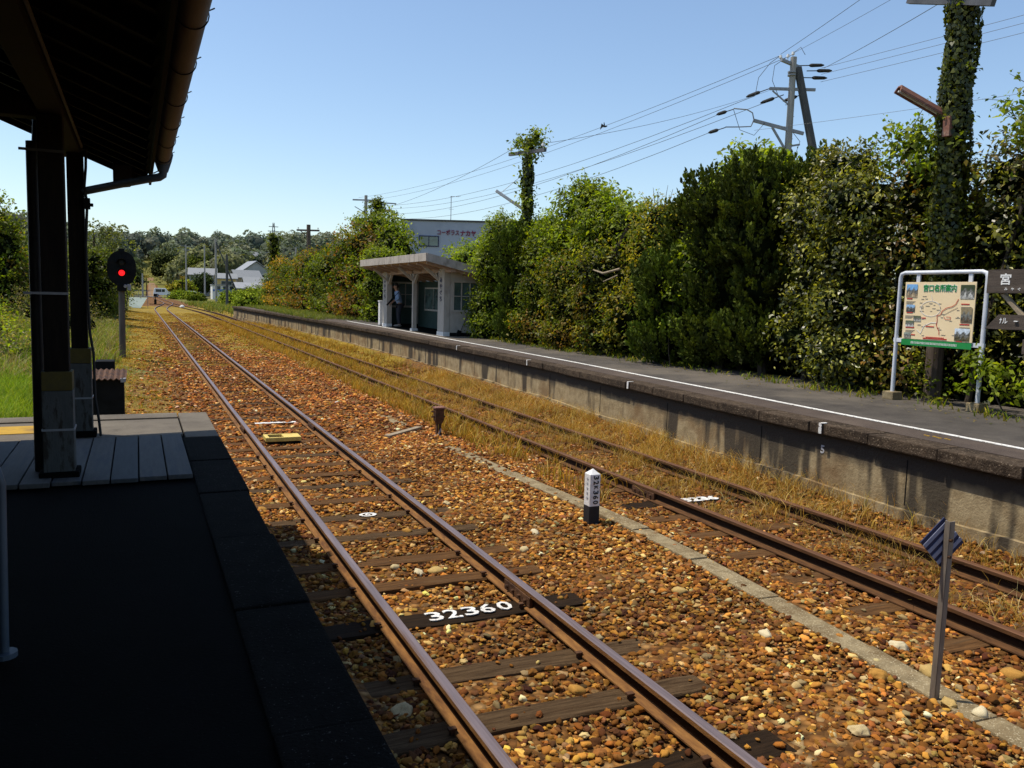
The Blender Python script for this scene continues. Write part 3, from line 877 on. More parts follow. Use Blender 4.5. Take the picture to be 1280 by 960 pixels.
# cable trough
TRP = [(-2, 4.30), (0.5, 4.31), (2.8, 4.39), (3.5, 4.45), (4.1, 4.50), (5.0, 4.57), (6.8, 4.68), (8.8, 4.56), (11.5, 4.40), (14, 4.33), (19, 4.26), (26, 4.25)]
def trx(y):
    return float(np.interp(y, [a for a, _ in TRP], [b for _, b in TRP]))
y = -2.0
rr = random.Random(8)
while y < 22:
    L = 1.0
    xa, xb = trx(y), trx(y + L)
    if not (11.9 < y < 14 or 16.5 < y < 19.0):
        z = -0.085 + rr.uniform(-0.012, 0.01) - 0.0035 * max(0, y - 8)
        m = MB()
        m.beam((xa + rr.uniform(-0.01, 0.01), y + 0.006, z - 0.03), (xb + rr.uniform(-0.01, 0.01), y + L - 0.006, z - 0.03 + rr.uniform(-0.01, 0.01)), 0.205, 0.06)
        single('trough_lid', m, M_CONC_TR, 'weathered concrete lid in the cable trough line between the tracks', 'trough lid', 'concrete lids of the cable trough', bevel=0.012)
    y += L

# ------------------------------------------------------------------ ballast stones (geometry nodes on points)
def stone_nodes():
    ng = bpy.data.node_groups.new('scatter_stones', 'GeometryNodeTree')
    ng.interface.new_socket('Geometry', in_out='INPUT', socket_type='NodeSocketGeometry')
    ng.interface.new_socket('Geometry', in_out='OUTPUT', socket_type='NodeSocketGeometry')
    nd, lk = ng.nodes, ng.links
    gi, go = nd.new('NodeGroupInput'), nd.new('NodeGroupOutput')
    jn = nd.new('GeometryNodeGeometryToInstance')
    for k in range(7):
        ico = nd.new('GeometryNodeMeshIcoSphere'); ico.inputs['Subdivisions'].default_value = 2 + (k % 2)
        ico.inputs['Radius'].default_value = 1.0
        sp_ = nd.new('GeometryNodeSetPosition')
        nz = nd.new('ShaderNodeTexNoise'); nz.inputs['Scale'].default_value = 0.75 + 0.1 * k; nz.inputs['Detail'].default_value = 1.5
        ps = nd.new('GeometryNodeInputPosition')
        ad = nd.new('ShaderNodeVectorMath'); ad.operation = 'ADD'; ad.inputs[1].default_value = (k * 7.3, k * 3.1, k * 1.7)
        lk.new(ps.outputs[0], ad.inputs[0]); lk.new(ad.outputs[0], nz.inputs['Vector'])
        sb = nd.new('ShaderNodeVectorMath'); sb.operation = 'SUBTRACT'; sb.inputs[1].default_value = (0.5, 0.5, 0.5)
        lk.new(nz.outputs['Color'], sb.inputs[0])
        sc = nd.new('ShaderNodeVectorMath'); sc.operation = 'SCALE'; sc.inputs['Scale'].default_value = 1.5
        lk.new(sb.outputs[0], sc.inputs[0])
        lk.new(ico.outputs['Mesh'], sp_.inputs['Geometry']); lk.new(sc.outputs[0], sp_.inputs['Offset'])
        sh = nd.new('GeometryNodeSetShadeSmooth'); lk.new(sp_.outputs[0], sh.inputs['Geometry'])
        sm = nd.new('GeometryNodeSetMaterial'); sm.inputs['Material'].default_value = M_STONE; lk.new(sh.outputs[0], sm.inputs['Geometry'])
        lk.new(sm.outputs[0], jn.inputs[0])
    mp = nd.new('GeometryNodeMeshToPoints'); lk.new(gi.outputs[0], mp.inputs[0])
    ip = nd.new('GeometryNodeInstanceOnPoints'); ip.inputs['Pick Instance'].default_value = True
    lk.new(mp.outputs[0], ip.inputs['Points']); lk.new(jn.outputs[0], ip.inputs['Instance'])
    ar = nd.new('GeometryNodeInputNamedAttribute'); ar.data_type = 'FLOAT_VECTOR'; ar.inputs['Name'].default_value = 'rot'
    asx = nd.new('GeometryNodeInputNamedAttribute'); asx.data_type = 'FLOAT_VECTOR'; asx.inputs['Name'].default_value = 'scl'
    lk.new(ar.outputs['Attribute'], ip.inputs['Rotation']); lk.new(asx.outputs['Attribute'], ip.inputs['Scale'])
    lk.new(ip.outputs[0], go.inputs[0])
    return ng

STONE_PAL = np.array([(0.30, 0.14, 0.036), (0.22, 0.095, 0.024), (0.38, 0.20, 0.06), (0.15, 0.060, 0.020), (0.42, 0.26, 0.10), (0.26, 0.11, 0.03), (0.18, 0.085, 0.035),
                      (0.50, 0.38, 0.22), (0.30, 0.25, 0.18), (0.66, 0.58, 0.44), (0.40, 0.22, 0.055), (0.11, 0.045, 0.026), (0.16, 0.07, 0.04), (0.24, 0.16, 0.10)])
STONE_W = np.array([0.14, 0.14, 0.11, 0.14, 0.085, 0.11, 0.11, 0.040, 0.045, 0.012, 0.06, 0.07, 0.07, 0.05]); STONE_W = STONE_W / STONE_W.sum()

def on_tie(x, y):
    hit = np.zeros(len(x), bool)
    for (xs, ys, rt) in SLEEPER_Y:
        hit |= (np.abs(x - xs) < 1.05) & (np.abs(y - ys) < (0.15 if abs(ys - 5.63) < 0.01 else 0.115))
    for ys in t2_y:
        hit |= (np.abs(x - 6.164) < 1.05) & (np.abs(y - ys) < 0.10) & (np.sin(ys * 9 + x * 3) > -0.55)
    return hit

def scatter_stones(n, x0, x1, y0, y1, smin, smax, keep, coversleepers):
    x = rng.uniform(x0, x1, n); y = y0 + (y1 - y0) * rng.random(n)
    k = rng.random(n) < keep(x, y)
    x, y = x[k], y[k]
    for c in (2.164 - G2, 2.164 + G2, 6.164 - G2, 6.164 + G2):
        k = np.abs(x - c) > 0.075
        x, y = x[k], y[k]
    tx = np.interp(y, [a for a, _ in TRP], [b for _, b in TRP])
    k = (np.abs(x - tx) > 0.125) | (rng.random(len(x)) < 0.03 + 0.25 * sstep(9, 13, y))
    x, y = x[k], y[k]
    h = on_tie(x, y)
    k = ~h | ((rng.random(len(x)) < coversleepers(y)) & ~((np.abs(y - 5.63) < 0.2) & (np.abs(x - 2.25) < 0.45)) & ~((np.abs(y - 8.6) < 0.15) & (np.abs(x - 2.23) < 0.15)))
    x, y, h = x[k], y[k], h[k]
    n = len(x)
    s = (smin + (smax - smin) * rng.random(n) ** 2.2)
    z = gz(x, y) + s * 0.28 + rng.uniform(-0.006, 0.012, n)
    z = np.where(h, np.maximum(z, SLZ + s * 0.35), z)
    rot = np.stack([rng.normal(0, 0.28, n), rng.normal(0, 0.28, n), rng.uniform(0, 6.28, n)], -1)
    scl = np.stack([s * rng.uniform(0.85, 1.3, n), s * rng.uniform(0.65, 0.95, n), s * rng.uniform(0.4, 0.7, n)], -1)
    ci = rng.choice(len(STONE_PAL), n, p=STONE_W)
    c = STONE_PAL[ci] * np.exp(rng.normal(0.02, 0.34, (n, 1))) * (1 + rng.normal(0, 0.06, (n, 3)))
    # stones between the rails are yellower, those near the siding browner
    side = sstep(4.6, 5.4, x)[:, None]
    c = c * (1 - side * np.array([0.22, 0.26, 0.2]))
    far_ = sstep(7, 16, y)[:, None]
    c = c * (np.array([1.06, 0.95, 0.62]) * (1 - far_) + np.array([1.22, 0.93, 0.66]) * far_)
    dark = (0.72 + 0.36 * sstep(-0.5, 0.5, lump(x, y, 0.8, 5))) * (1 - 0.3 * sstep(1.45, 1.1, x) * sstep(10, 8, y))  # random tone, plus roof shadow beside the near platform painted into the stones
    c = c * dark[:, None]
    return np.stack([x, y, z], -1), rot, scl, np.clip(c, 0.01, 0.8)

sets = []
keepA = lambda x, y: np.where((x > 1.0) & (x < 7.6), 1.0 - 0.5 * sstep(5.2, 6.4, x) * sstep(4, 9, y), 0.75) * np.where((x > 1.7) & (x < 2.65), 0.55 + 0.4 * (lump(x, y, 0.5, 9) > -0.1), 1.0)
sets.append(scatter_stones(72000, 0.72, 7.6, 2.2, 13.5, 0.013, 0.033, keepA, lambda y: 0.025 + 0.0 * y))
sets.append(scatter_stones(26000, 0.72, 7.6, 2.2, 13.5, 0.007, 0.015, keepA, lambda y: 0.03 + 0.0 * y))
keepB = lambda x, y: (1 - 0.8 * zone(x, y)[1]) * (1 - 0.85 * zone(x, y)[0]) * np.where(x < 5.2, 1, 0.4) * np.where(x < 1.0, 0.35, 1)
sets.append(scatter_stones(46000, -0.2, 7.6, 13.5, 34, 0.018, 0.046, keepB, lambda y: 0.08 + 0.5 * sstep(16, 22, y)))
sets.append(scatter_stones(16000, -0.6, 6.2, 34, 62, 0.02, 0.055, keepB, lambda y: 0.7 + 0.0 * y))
# a few large pale stones
bigs = [(2.02, 6.85, 0.05), (2.33, 6.62, 0.062), (2.18, 6.66, 0.045), (2.45, 7.9, 0.05), (3.62, 3.18, 0.055), (3.95, 5.35, 0.055), (4.02, 4.4, 0.05), (2.42, 4.25, 0.05), (2.75, 4.33, 0.05), (4.35, 3.2, 0.05),
        (4.42, 3.05, 0.05), (4.25, 3.62, 0.06), (3.3, 6.9, 0.055), (3.55, 7.9, 0.05), (3.6, 7.3, 0.05), (1.2, 9.15, 0.06), (3.2, 8.8, 0.05), (4.6, 3.55, 0.06), (4.75, 3.9, 0.06), (5.2, 3.4, 0.07), (1.35, 4.4, 0.06)]
bp_ = np.array([(a, b, gz1(a, b) + c * 0.35) for a, b, c in bigs])
bs_ = np.array([(c * 1.15, c * 0.85, c * 0.65) for _, _, c in bigs])
br_ = np.array([(rd.uniform(-.2, .2), rd.uniform(-.2, .2), rd.uniform(0, 6)) for _ in bigs])
bc_ = np.array([[(0.50, 0.40, 0.22), (0.46, 0.32, 0.12), (0.60, 0.52, 0.34), (0.42, 0.22, 0.05)][i % 4] for i in range(len(bigs))])
sets.append((bp_, br_, bs_, bc_))
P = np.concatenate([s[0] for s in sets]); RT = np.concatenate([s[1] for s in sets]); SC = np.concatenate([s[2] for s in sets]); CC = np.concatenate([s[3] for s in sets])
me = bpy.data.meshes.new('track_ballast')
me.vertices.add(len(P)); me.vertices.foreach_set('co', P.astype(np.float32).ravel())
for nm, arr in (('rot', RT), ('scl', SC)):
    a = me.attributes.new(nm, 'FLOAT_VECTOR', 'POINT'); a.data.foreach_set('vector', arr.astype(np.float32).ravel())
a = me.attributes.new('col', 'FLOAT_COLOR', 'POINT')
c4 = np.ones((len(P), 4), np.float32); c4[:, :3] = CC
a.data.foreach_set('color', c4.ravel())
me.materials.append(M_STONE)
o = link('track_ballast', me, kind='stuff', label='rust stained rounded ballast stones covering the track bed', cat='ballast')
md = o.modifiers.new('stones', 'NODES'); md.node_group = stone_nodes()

# ------------------------------------------------------------------ grass blades
def blades(name, x, y, z, h, w, lean, cols, mat, label, cat):
    n = len(x)
    an = rng.uniform(0, 2 * math.pi, n)
    la = rng.uniform(0, 2 * math.pi, n)
    lx, ly = np.cos(la) * lean * h, np.sin(la) * lean * h
    wx, wy = np.cos(an) * w / 2, np.sin(an) * w / 2
    V = np.zeros((n, 6, 3))
    for k, (t, wk, b) in enumerate(((0, 1, 0), (0.55, 0.75, 0.3), (1.0, 0.12, 1.0))):
        cx, cy, cz = x + lx * b, y + ly * b, z + h * t * (1 - 0.25 * lean * b)
        V[:, 2 * k] = np.stack([cx - wx * wk, cy - wy * wk, cz], -1)
        V[:, 2 * k + 1] = np.stack([cx + wx * wk, cy + wy * wk, cz], -1)
    base = np.arange(n)[:, None] * 6
    F = np.concatenate([base + np.array([[0, 1, 3, 2]]), base + np.array([[2, 3, 5, 4]])], 0)
    C = np.repeat(cols, 6, 0).reshape(n, 6, 3) * np.array([0.55, 0.55, 0.9, 0.9, 1.15, 1.15])[None, :, None]
    me = np_mesh(name, V.reshape(-1, 3), F, mat, np.clip(C.reshape(-1, 3), 0, 0.9))
    return link(name, me, kind='stuff', label=label, cat=cat)

def pick(pal, n, var=0.2):
    pal = np.array(pal)
    c = pal[rng.integers(0, len(pal), n)]
    return np.clip(c * rng.uniform(1 - var, 1 + var, (n, 1)), 0.004, 0.85)

def clumped(n, x0, x1, y0, y1, cl, sd, dens=None, ypow=1.0):
    nc = max(1, n // cl)
    cx = rng.uniform(x0, x1, nc * 3); cy = y0 + (y1 - y0) * rng.random(nc * 3) ** ypow
    if dens is not None:
        k = rng.random(len(cx)) < dens(cx, cy)
        cx, cy = cx[k], cy[k]
    cx, cy = cx[:nc], cy[:nc]
    x = np.repeat(cx, cl) + rng.normal(0, sd, len(cx) * cl)
    y = np.repeat(cy, cl) + rng.normal(0, sd, len(cx) * cl)
    return x, y

STRAW = [(0.58, 0.375, 0.085), (0.48, 0.28, 0.05), (0.68, 0.48, 0.15), (0.40, 0.22, 0.035), (0.55, 0.38, 0.07)]
YELLOW = [(0.42, 0.26, 0.02), (0.34, 0.20, 0.016), (0.48, 0.33, 0.035), (0.28, 0.18, 0.02)]
# dry grass along the siding
d1 = lambda x, y: (0.22 + 0.78 * sstep(-0.35, 0.3, lump(x, y, 0.42, 8))) * np.clip(0.16 + 0.84 * sstep(3.0, 9, y + 1.6 * lump(x, y, 0.7, 3)), 0, 1) * np.where(x > 6.55, 1.0, 0.75)
x, y = clumped(38000, 5.75, 7.70, 3.0, 22, 15, 0.06, d1)
k = x < 7.75
x, y = x[k], y[k]
n = len(x)
h = rng.uniform(0.07, 0.30, n) * np.where(x > 6.5, 1.0, 0.7) * rng.uniform(0.7, 1.2, n)
blades('dry_grass', x, y, gz(x, y) - 0.01, h, rng.uniform(0.003, 0.008, n), rng.uniform(0.2, 1.2, n), pick(STRAW + STRAW + [(0.30, 0.27, 0.05), (0.75, 0.60, 0.30)], n, 0.3), M_STRAW, 'tall straw coloured dry grass along the siding', 'dry grass')
x, y = clumped(26000, 4.7, 7.7, 20, 62, 14, 0.12, None)
n = len(x)
x2, y2 = clumped(5000, 4.7, 5.75, 8, 20, 10, 0.06, lambda x, y: 0.2 + 0.6 * sstep(9, 14, y))
x = np.concatenate([x, x2]); y = np.concatenate([y, y2]); n = len(x)
blades('dry_grass', x, y, gz(x, y) - 0.01, rng.uniform(0.07, 0.28, n), rng.uniform(0.008, 0.02, n), rng.uniform(0.2, 0.9, n), pick(STRAW + YELLOW + [(0.34, 0.32, 0.05)], n), M_STRAW, 'yellowish dry grass covering the far part of the siding', 'dry grass')
# low yellow growth over the far track bed
x, y = clumped(52000, -1.5, 7.5, 13, 80, 12, 0.12, lambda x, y: zone(x, y)[1] * 0.9 + 0.02)
n = len(x)
blades('yellow_ground_cover', x, y, gz(x, y) - 0.01, rng.uniform(0.02, 0.08, n), rng.uniform(0.015, 0.035, n), rng.uniform(0.2, 1.2, n), pick(YELLOW, n), M_STRAW, 'low golden yellow weeds spreading over the track bed', 'weeds')
# green and straw weeds of the left field
GREEN = [(0.17, 0.27, 0.014), (0.22, 0.31, 0.02), (0.13, 0.21, 0.012), (0.30, 0.34, 0.035)]
x, y = clumped(17000, -4.0, -0.9, 13.2, 18.5, 16, 0.10, lambda x, y: 0.25 + 0.75 * sstep(-1.2, -2.0, x))
n = len(x)
blades('green_grass', x, y, gz(x, y) - 0.01, rng.uniform(0.12, 0.42, n), rng.uniform(0.007, 0.014, n), rng.uniform(0.2, 0.9, n), pick(GREEN, n) * 1.15, M_GRASS, 'bright green grass growing beyond the end of the near platform', 'grass')
x, y = clumped(24000, -2.6, 0.9, 10.1, 34, 9, 0.09, lambda x, y: sstep(1.0, -0.4, x + 0.6 * lump(x, y, 1, 1)))
n = len(x)
blades('short_grass', x, y, gz(x, y) - 0.01, rng.uniform(0.03, 0.13, n), rng.uniform(0.005, 0.011, n), rng.uniform(0.2, 1.0, n), pick(GREEN + YELLOW + STRAW, n), M_GRASS, 'short mixed green and yellow grass around the rusty box', 'grass')
x, y = clumped(36000, -9, -0.6, 18, 48, 16, 0.16, lambda x, y: sstep(-0.4, -1.4, x + 0.7 * lump(x, y, 1.5, 4)))
n = len(x)
blades('overgrown_weeds', x, y, gz(x, y) - 0.01, rng.uniform(0.1, 0.55, n), rng.uniform(0.010, 0.026, n), rng.uniform(0.2, 1.0, n),
       np.where(rng.random((n, 1)) < 0.52, pick(GREEN, n), pick([(0.34, 0.27, 0.13), (0.26, 0.20, 0.09), (0.4, 0.33, 0.2)], n)), M_GRASS, 'overgrown green and straw weeds on the bank left of the signal', 'weeds')
x, y = clumped(9000, 7.9, 10.6, 41, 69, 10, 0.12)
n = len(x)
blades('platform_grass', x, y, np.full(n, HP), rng.uniform(0.06, 0.25, n), rng.uniform(0.012, 0.028, n), rng.uniform(0.2, 0.9, n), pick([(0.17, 0.22, 0.03), (0.22, 0.26, 0.045), (0.13, 0.18, 0.025), (0.3, 0.27, 0.08)], n), M_GRASS, 'green grass growing over the far end of the far platform', 'grass')
x, y = clumped(9000, 6.5, 15, 72, 135, 10, 0.3, lambda x, y: sstep(0.6, 2.2, x - track2_x(y)) )
n = len(x)
blades('verge_grass', x, y, gz(x, y) - 0.01, rng.uniform(0.1, 0.6, n), rng.uniform(0.04, 0.09, n), rng.uniform(0.2, 0.9, n), pick([(0.15, 0.21, 0.03), (0.2, 0.25, 0.04), (0.11, 0.15, 0.025), (0.32, 0.25, 0.07)], n), M_GRASS, 'green verge grass beyond the end of the far platform', 'grass')

# ------------------------------------------------------------------ far platform
EY = [-8, 0, 5, 9, 12, 16, 20, 27, 38, 49, 60, 69.5]
EX = [7.25, 7.30, 7.36, 7.48, 7.68, 7.92, 8.05, 8.15, 8.08, 7.65, 7.2, 6.9]
def edge_x(y):
    return float(np.interp(y, EY, EX))
WY = [-8, 0, 5.5, 8, 10.3, 12.5, 17, 20, 23, 31, 40.5]
WX = [8.1, 8.15, 8.23, 8.34, 8.47, 8.58, 8.80, 8.87, 8.95, 9.16, 9.22]
# body and wall
ys = list(np.arange(-8, 69.5, 1.0)) + [69.5]
m = MB()
m.prism([(0, -0.4), (0, HP - 0.132), (0.2, HP - 0.132), (0.2, -0.4)], [((edge_x(y) + 0.09, y, 0), (1, 0, 0)) for y in ys])
M_WALL = None
def wall_material():
    m, nt, out = _new('stained_shade_banded_wall')
    v = coords(nt)
    vs = coords(nt, (1, 1.1, 0.16))
    base = ramp(nt, noise(nt, v, 5, 6, 0.7), [(0.3, (0.21, 0.150, 0.078)), (0.7, (0.42, 0.33, 0.19))])
    base = mixc(nt, ramp(nt, noise(nt, v, 1.1, 4, 0.6), [(0.48, 0.0), (0.62, 0.85)]), base, (0.20, 0.125, 0.06))
    streak = ramp(nt, noise(nt, vs, 1.9, 3, 0.55), [(0.53, 0.0), (0.60, 0.88)])
    col = mixc(nt, streak, base, (0.035, 0.029, 0.024))
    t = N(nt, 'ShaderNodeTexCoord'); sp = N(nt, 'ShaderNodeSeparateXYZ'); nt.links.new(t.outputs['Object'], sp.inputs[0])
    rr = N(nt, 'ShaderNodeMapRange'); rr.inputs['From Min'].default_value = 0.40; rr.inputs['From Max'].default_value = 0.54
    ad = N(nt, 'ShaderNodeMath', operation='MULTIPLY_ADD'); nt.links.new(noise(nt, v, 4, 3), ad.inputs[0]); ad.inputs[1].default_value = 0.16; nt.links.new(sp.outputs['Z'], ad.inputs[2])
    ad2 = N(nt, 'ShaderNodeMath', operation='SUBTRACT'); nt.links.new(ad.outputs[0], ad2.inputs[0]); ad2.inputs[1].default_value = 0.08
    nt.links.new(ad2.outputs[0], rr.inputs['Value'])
    col = mixc(nt, rr.outputs[0], col, (0.045, 0.037, 0.030))  # band below the coping: its shadow, with dirt, put into the wall colour
    b = N(nt, 'ShaderNodeBsdfPrincipled'); nt.links.new(col, b.inputs['Base Color']); setin(b, Roughness=0.92); b.inputs['Specular IOR Level'].default_value = 0.2
    bp = N(nt, 'ShaderNodeBump'); setin(bp, Strength=0.5, Distance=0.03); nt.links.new(noise(nt, v, 30, 6, 0.7), bp.inputs['Height']); nt.links.new(bp.outputs[0], b.inputs['Normal'])
    nt.links.new(b.outputs[0], out.inputs[0])
    return m
M_WALL = wall_material()
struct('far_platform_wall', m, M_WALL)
m = MB()
m.prism([(0, -0.35), (0, 0.10), (0.06, 0.10), (0.06, -0.35)], [((edge_x(y) + 0.028, y, 0.02 * math.sin(y * 1.7)), (1, 0, 0)) for y in ys])
struct('far_platform_footing', m, M_WALL)
m = MB()
for y in np.arange(-8, 69, 2.37):
    x = edge_x(y) + 0.087
    m.box(x - 0.001, x + 0.01, y, y + 0.012, 0.13, 0.62)
struct('far_platform_wall_joints', m, M_BLACK)
m = MB()
rr = random.Random(6)
y = -8.0
while y < 69.4:
    L = min(0.92, 69.5 - y)
    j = rr.uniform(-0.012, 0.012)
    za = HP + rr.uniform(-0.008, 0.006)
    m.prism([(0, za - 0.128), (0, za), (0.34, za), (0.34, za - 0.128)], [((edge_x(y) + j, y + 0.006, 0), (1, 0, 0)), ((edge_x(y + L) + j, y + L - 0.006, 0), (1, 0, 0))])
    y += L
struct('far_platform_coping', m, M_COPING, bevel=0.016)
m = MB()
inner = lambda y: float(np.interp(y, WY, WX)) - 0.03 if y < 40 else 9.2
m.prism([(0, HP - 0.3), (0, HP - 0.002), (1, HP - 0.002), (1, HP - 0.3)], [((edge_x(y) + 0.345, y, 0), (max(0.1, inner(y) - edge_x(y) - 0.345), 0, 0)) for y in ys])
struct('far_platform_edge_strip', m, M_EDGEASPH)
m = MB()
m.prism([(0, HP - 0.3), (0, HP), (1, HP + 0.004), (1, HP - 0.3)], [((inner(y), y, 0), (11.6 - inner(y), 0, 0)) for y in ys])
struct('far_platform', m, M_ASPHALT)
m = MB()
wy = list(np.arange(-8, 40.6, 0.75))
m.prism([(-0.04, HP), (-0.04, HP + 0.005), (0.04, HP + 0.005), (0.04, HP)], [((float(np.interp(y, WY, WX)) + 0.008 * math.sin(y * 1.3) + 0.03, y, 0.001), (1, 0, 0)) for y in wy])
struct('white_platform_line', m, M_PAINT_W)
# painted marks at the coping edge
for (yy, lab) in ((7.43, 'white paint tick on the far platform edge above the figure 5'), (12.13, 'white paint tick on the far platform edge left of the kilometre post'),
                  (16.75, 'white paint tick on the far platform edge, third from the right'), (21.6, 'white paint tick on the far platform edge nearest the shelter')):
    x = edge_x(yy) - 0.012
    m = MB()
    m.box(x - 0.006, x + 0.002, yy - 0.022, yy + 0.022, HP - 0.115, HP + 0.006)
    m.box(x - 0.004, x + 0.10, yy - 0.022, yy + 0.022, HP + 0.0075, HP + 0.012)
    single('paint_mark', m, M_PAINT_W, lab, 'paint mark', 'white ticks on the platform edge')
m = MB()
text_mb(m, '5', frame((edge_x(7.48) + 0.086, 7.47, 0.51), (0, -1, 0), (0, 0, 1)), 0.10, 0.06, 0.02, 0.004)
single('painted_figure', m, M_GREYTEXT, 'small pale figure 5 painted on the platform wall', 'paint mark')
m = MB()
for k in range(7):
    m.cbox((8.0 + 0.02 * math.sin(k * 2.1), 6.15 + 0.05 * k, HP + 0.001), (0.012 + 0.012 * abs(math.sin(k)), 0.035, 0.006))
single('yellow_paint_mark', m, M_TACTILE, 'faded yellow paint scrawl on the far platform before the white line', 'paint mark')

# ------------------------------------------------------------------ trackside furniture
# kilometre post
t = Thing('kilometre_post', 'square white kilometre post with black foot and black figures', 'post', (4.295, 7.37, -0.1))
KX0, KX1, KY0, KY1 = 4.235, 4.355, 7.33, 7.45
m = MB(); m.box(KX0, KX1, KY0, KY1, 0.10, 0.435)
ap = [(KX0, KY0, 0.435), (KX1, KY0, 0.435), (KX1, KY1, 0.435), (KX0, KY1, 0.435), (4.295, 7.39, 0.49)]
m.add(ap, [(0, 1, 4), (1, 2, 4), (2, 3, 4), (3, 0, 4)])
t.part('shaft', m, M_POSTWHITE, bevel=0.003)
m = MB(); m.box(KX0 - 0.001, KX1 + 0.001, KY0 - 0.001, KY1 + 0.001, -0.3, 0.0995); t.part('base', m, M_POSTBLACK, bevel=0.003)
m = MB()
for k, ch in enumerate('32K360'):
    text_mb(m, ch, frame((4.305, KY0 - 0.002, 0.402 - k * 0.052), (0, 0, -1), (1, 0, 0)), 0.062 if ch != 'K' else 0.048, 0.040, 0.025, 0.002)
t.part('figures', m, M_BLACKTEXT)
m = MB()
for k in range(5):
    zc = 0.385 - k * 0.05
    m.box(KX0 - 0.003, KX0 + 0.001, 7.375, 7.395, zc - 0.014, zc + 0.014); m.box(KX0 - 0.004, KX0 + 0.001, 7.368, 7.402, zc - 0.003, zc + 0.004)
t.part('lettering', m, M_GREYTEXT)

# diamond plate on an angle post
t = Thing('diamond_marker', 'leaning steel angle post carrying a diamond plate with navy stripes', 'sign', (4.32, 3.3, -0.1))
m = MB()
a, b_ = Vector((4.315, 3.29, -0.25)), Vector((4.30, 3.27, 1.01))
m.beam(a, b_, 0.005, 0.034, up=(0, 1, 0)); 
m.beam(a + Vector((0.0205, -0.0165, 0)), b_ + Vector((0.0205, -0.0165, 0)), 0.036, 0.005, up=(0, 1, 0))
t.part('post', m, M_STEELPOST)
m = MB()
pc = Vector((4.305, 3.302, 0.875))
rx, up_ = Vector((0.95, -0.32, 0.0)).normalized(), Vector((0.0, 0.0, 1.0))
nn = rx.cross(up_)
hw, hh = 0.135, 0.150
rows = 9
for k in range(rows):
    # stripes parallel to the lower left - upper right direction, alternately raised
    s0, s1 = -1 + 2 * k / rows, -1 + 2 * (k + 1) / rows
    def P2(sv, tv):
        # diamond coordinates: s across stripes, t along
        x = (tv + sv * -1) / 2 * hw * 1.0
        zz = (tv + sv) / 2 * hh
        return pc + rx * x + up_ * zz
    m.cur = k % 2
    d = nn * (0.006 if k % 2 else 0.0)
    q = [P2(s0, -1) + d, P2(s0, 1) + d, P2(s1, 1) + d, P2(s1, -1) + d]
    e = nn * 0.004
    m.add([p - e for p in q] + [p + e for p in q], [(0, 1, 2, 3), (7, 6, 5, 4), (0, 4, 5, 1), (1, 5, 6, 2), (2, 6, 7, 3), (3, 7, 4, 0)])
t.part('plate', m, [M_NAVY, M_PLATEPALE])
m = MB(); m.cyl((4.31, 3.262, 0.90), (4.31, 3.24, 0.90), 0.010, n=6); m.cyl((4.31, 3.262, 0.80), (4.31, 3.24, 0.80), 0.010, n=6)
t.part('bolts', m, M_RUST)

# point indicator
t = Thing('rail_lubricator', 'small rusty cast iron box on a stubby leg beside the siding rail', 'trackside box', (4.57, 13.05, -0.1))
m = MB(); m.box(4.495, 4.645, 12.97, 13.10, 0.155, 0.345); m.prism([(-0.075, 0.155), (0.075, 0.155), (0.04, 0.09), (-0.04, 0.09)], [((4.57, 12.98, 0), (1, 0, 0)), ((4.57, 13.09, 0), (1, 0, 0))])
t.part('housing', m, M_RUST, bevel=0.008)
m = MB(); m.box(4.482, 4.658, 12.955, 13.115, 0.346, 0.375); t.part('lid', m, M_RUSTRED, bevel=0.008)
m = MB(); m.box(4.53, 4.555, 13.0, 13.07, -0.16, 0.10); m.box(4.585, 4.61, 13.0, 13.07, -0.16, 0.10); t.part('leg', m, M_RUST)
for z in (0.30, 0.21):
    m = MB(); m.cyl((4.44, 13.03, z), (4.50, 13.03, z), 0.014, n=8); t.part('bolt', m, M_RUST)
m = MB(); m.cyl((4.64, 13.03, 0.21), (4.68, 13.03, 0.21), 0.012, n=8); t.part('bolt', m, M_RUST)
m = MB(); m.cbox((4.56, 12.96, -0.05), (0.02, 0.02, 0.15), (0, 0.4, 0)); m.cbox((4.53, 12.95, -0.10), (0.12, 0.05, 0.02)); t.part('foot_clip', m, M_GALV)
m = MB(); m.beam((3.68, 13.02, -0.085), (4.42, 13.62, -0.06), 0.11, 0.04)
single('loose_plank', m, M_PALEWOOD, 'short bleached plank lying on the ballast beside the rusty box', 'plank', bevel=0.005)

# signal
t = Thing('railway_signal', 'round backed railway signal showing red on a grey concrete post', 'signal', (-0.42, 27.7, 0.0))
m = MB(); m.cyl((-0.42, 27.74, -0.1), (-0.41, 27.74, 2.35), 0.095, 0.085, 14); t.part('post', m, M_SIGPOST, smooth=True)
m = MB()
n = 28
ring = []
for k in range(n):
    a = 2 * math.pi * k / n
    ring.append((-0.395 + 0.40 * math.copysign(abs(math.cos(a)) ** 0.85, math.cos(a)), 2.75 + 0.52 * math.copysign(abs(math.sin(a)) ** 0.9, math.sin(a))))
m.add([(x, 27.60, z) for x, z in ring] + [(x, 27.63, z) for x, z in ring], [tuple(range(n)), tuple(range(2 * n - 1, n - 1, -1))] + [(k, (k + 1) % n, n + (k + 1) % n, n + k) for k in range(n)])
bpn = t.part('backplate', m, M_BLACK)
m = MB(); m.box(-0.55, -0.25, 27.635, 27.85, 2.38, 3.12); t.part('housing', m, M_BLACK, bevel=0.02)
m = MB(); m.box(-0.48, -0.31, 27.66, 27.80, 3.26, 3.34); m.box(-0.42, -0.37, 27.66, 27.72, 3.1, 3.27); t.part('top_bracket', m, M_BLACK)
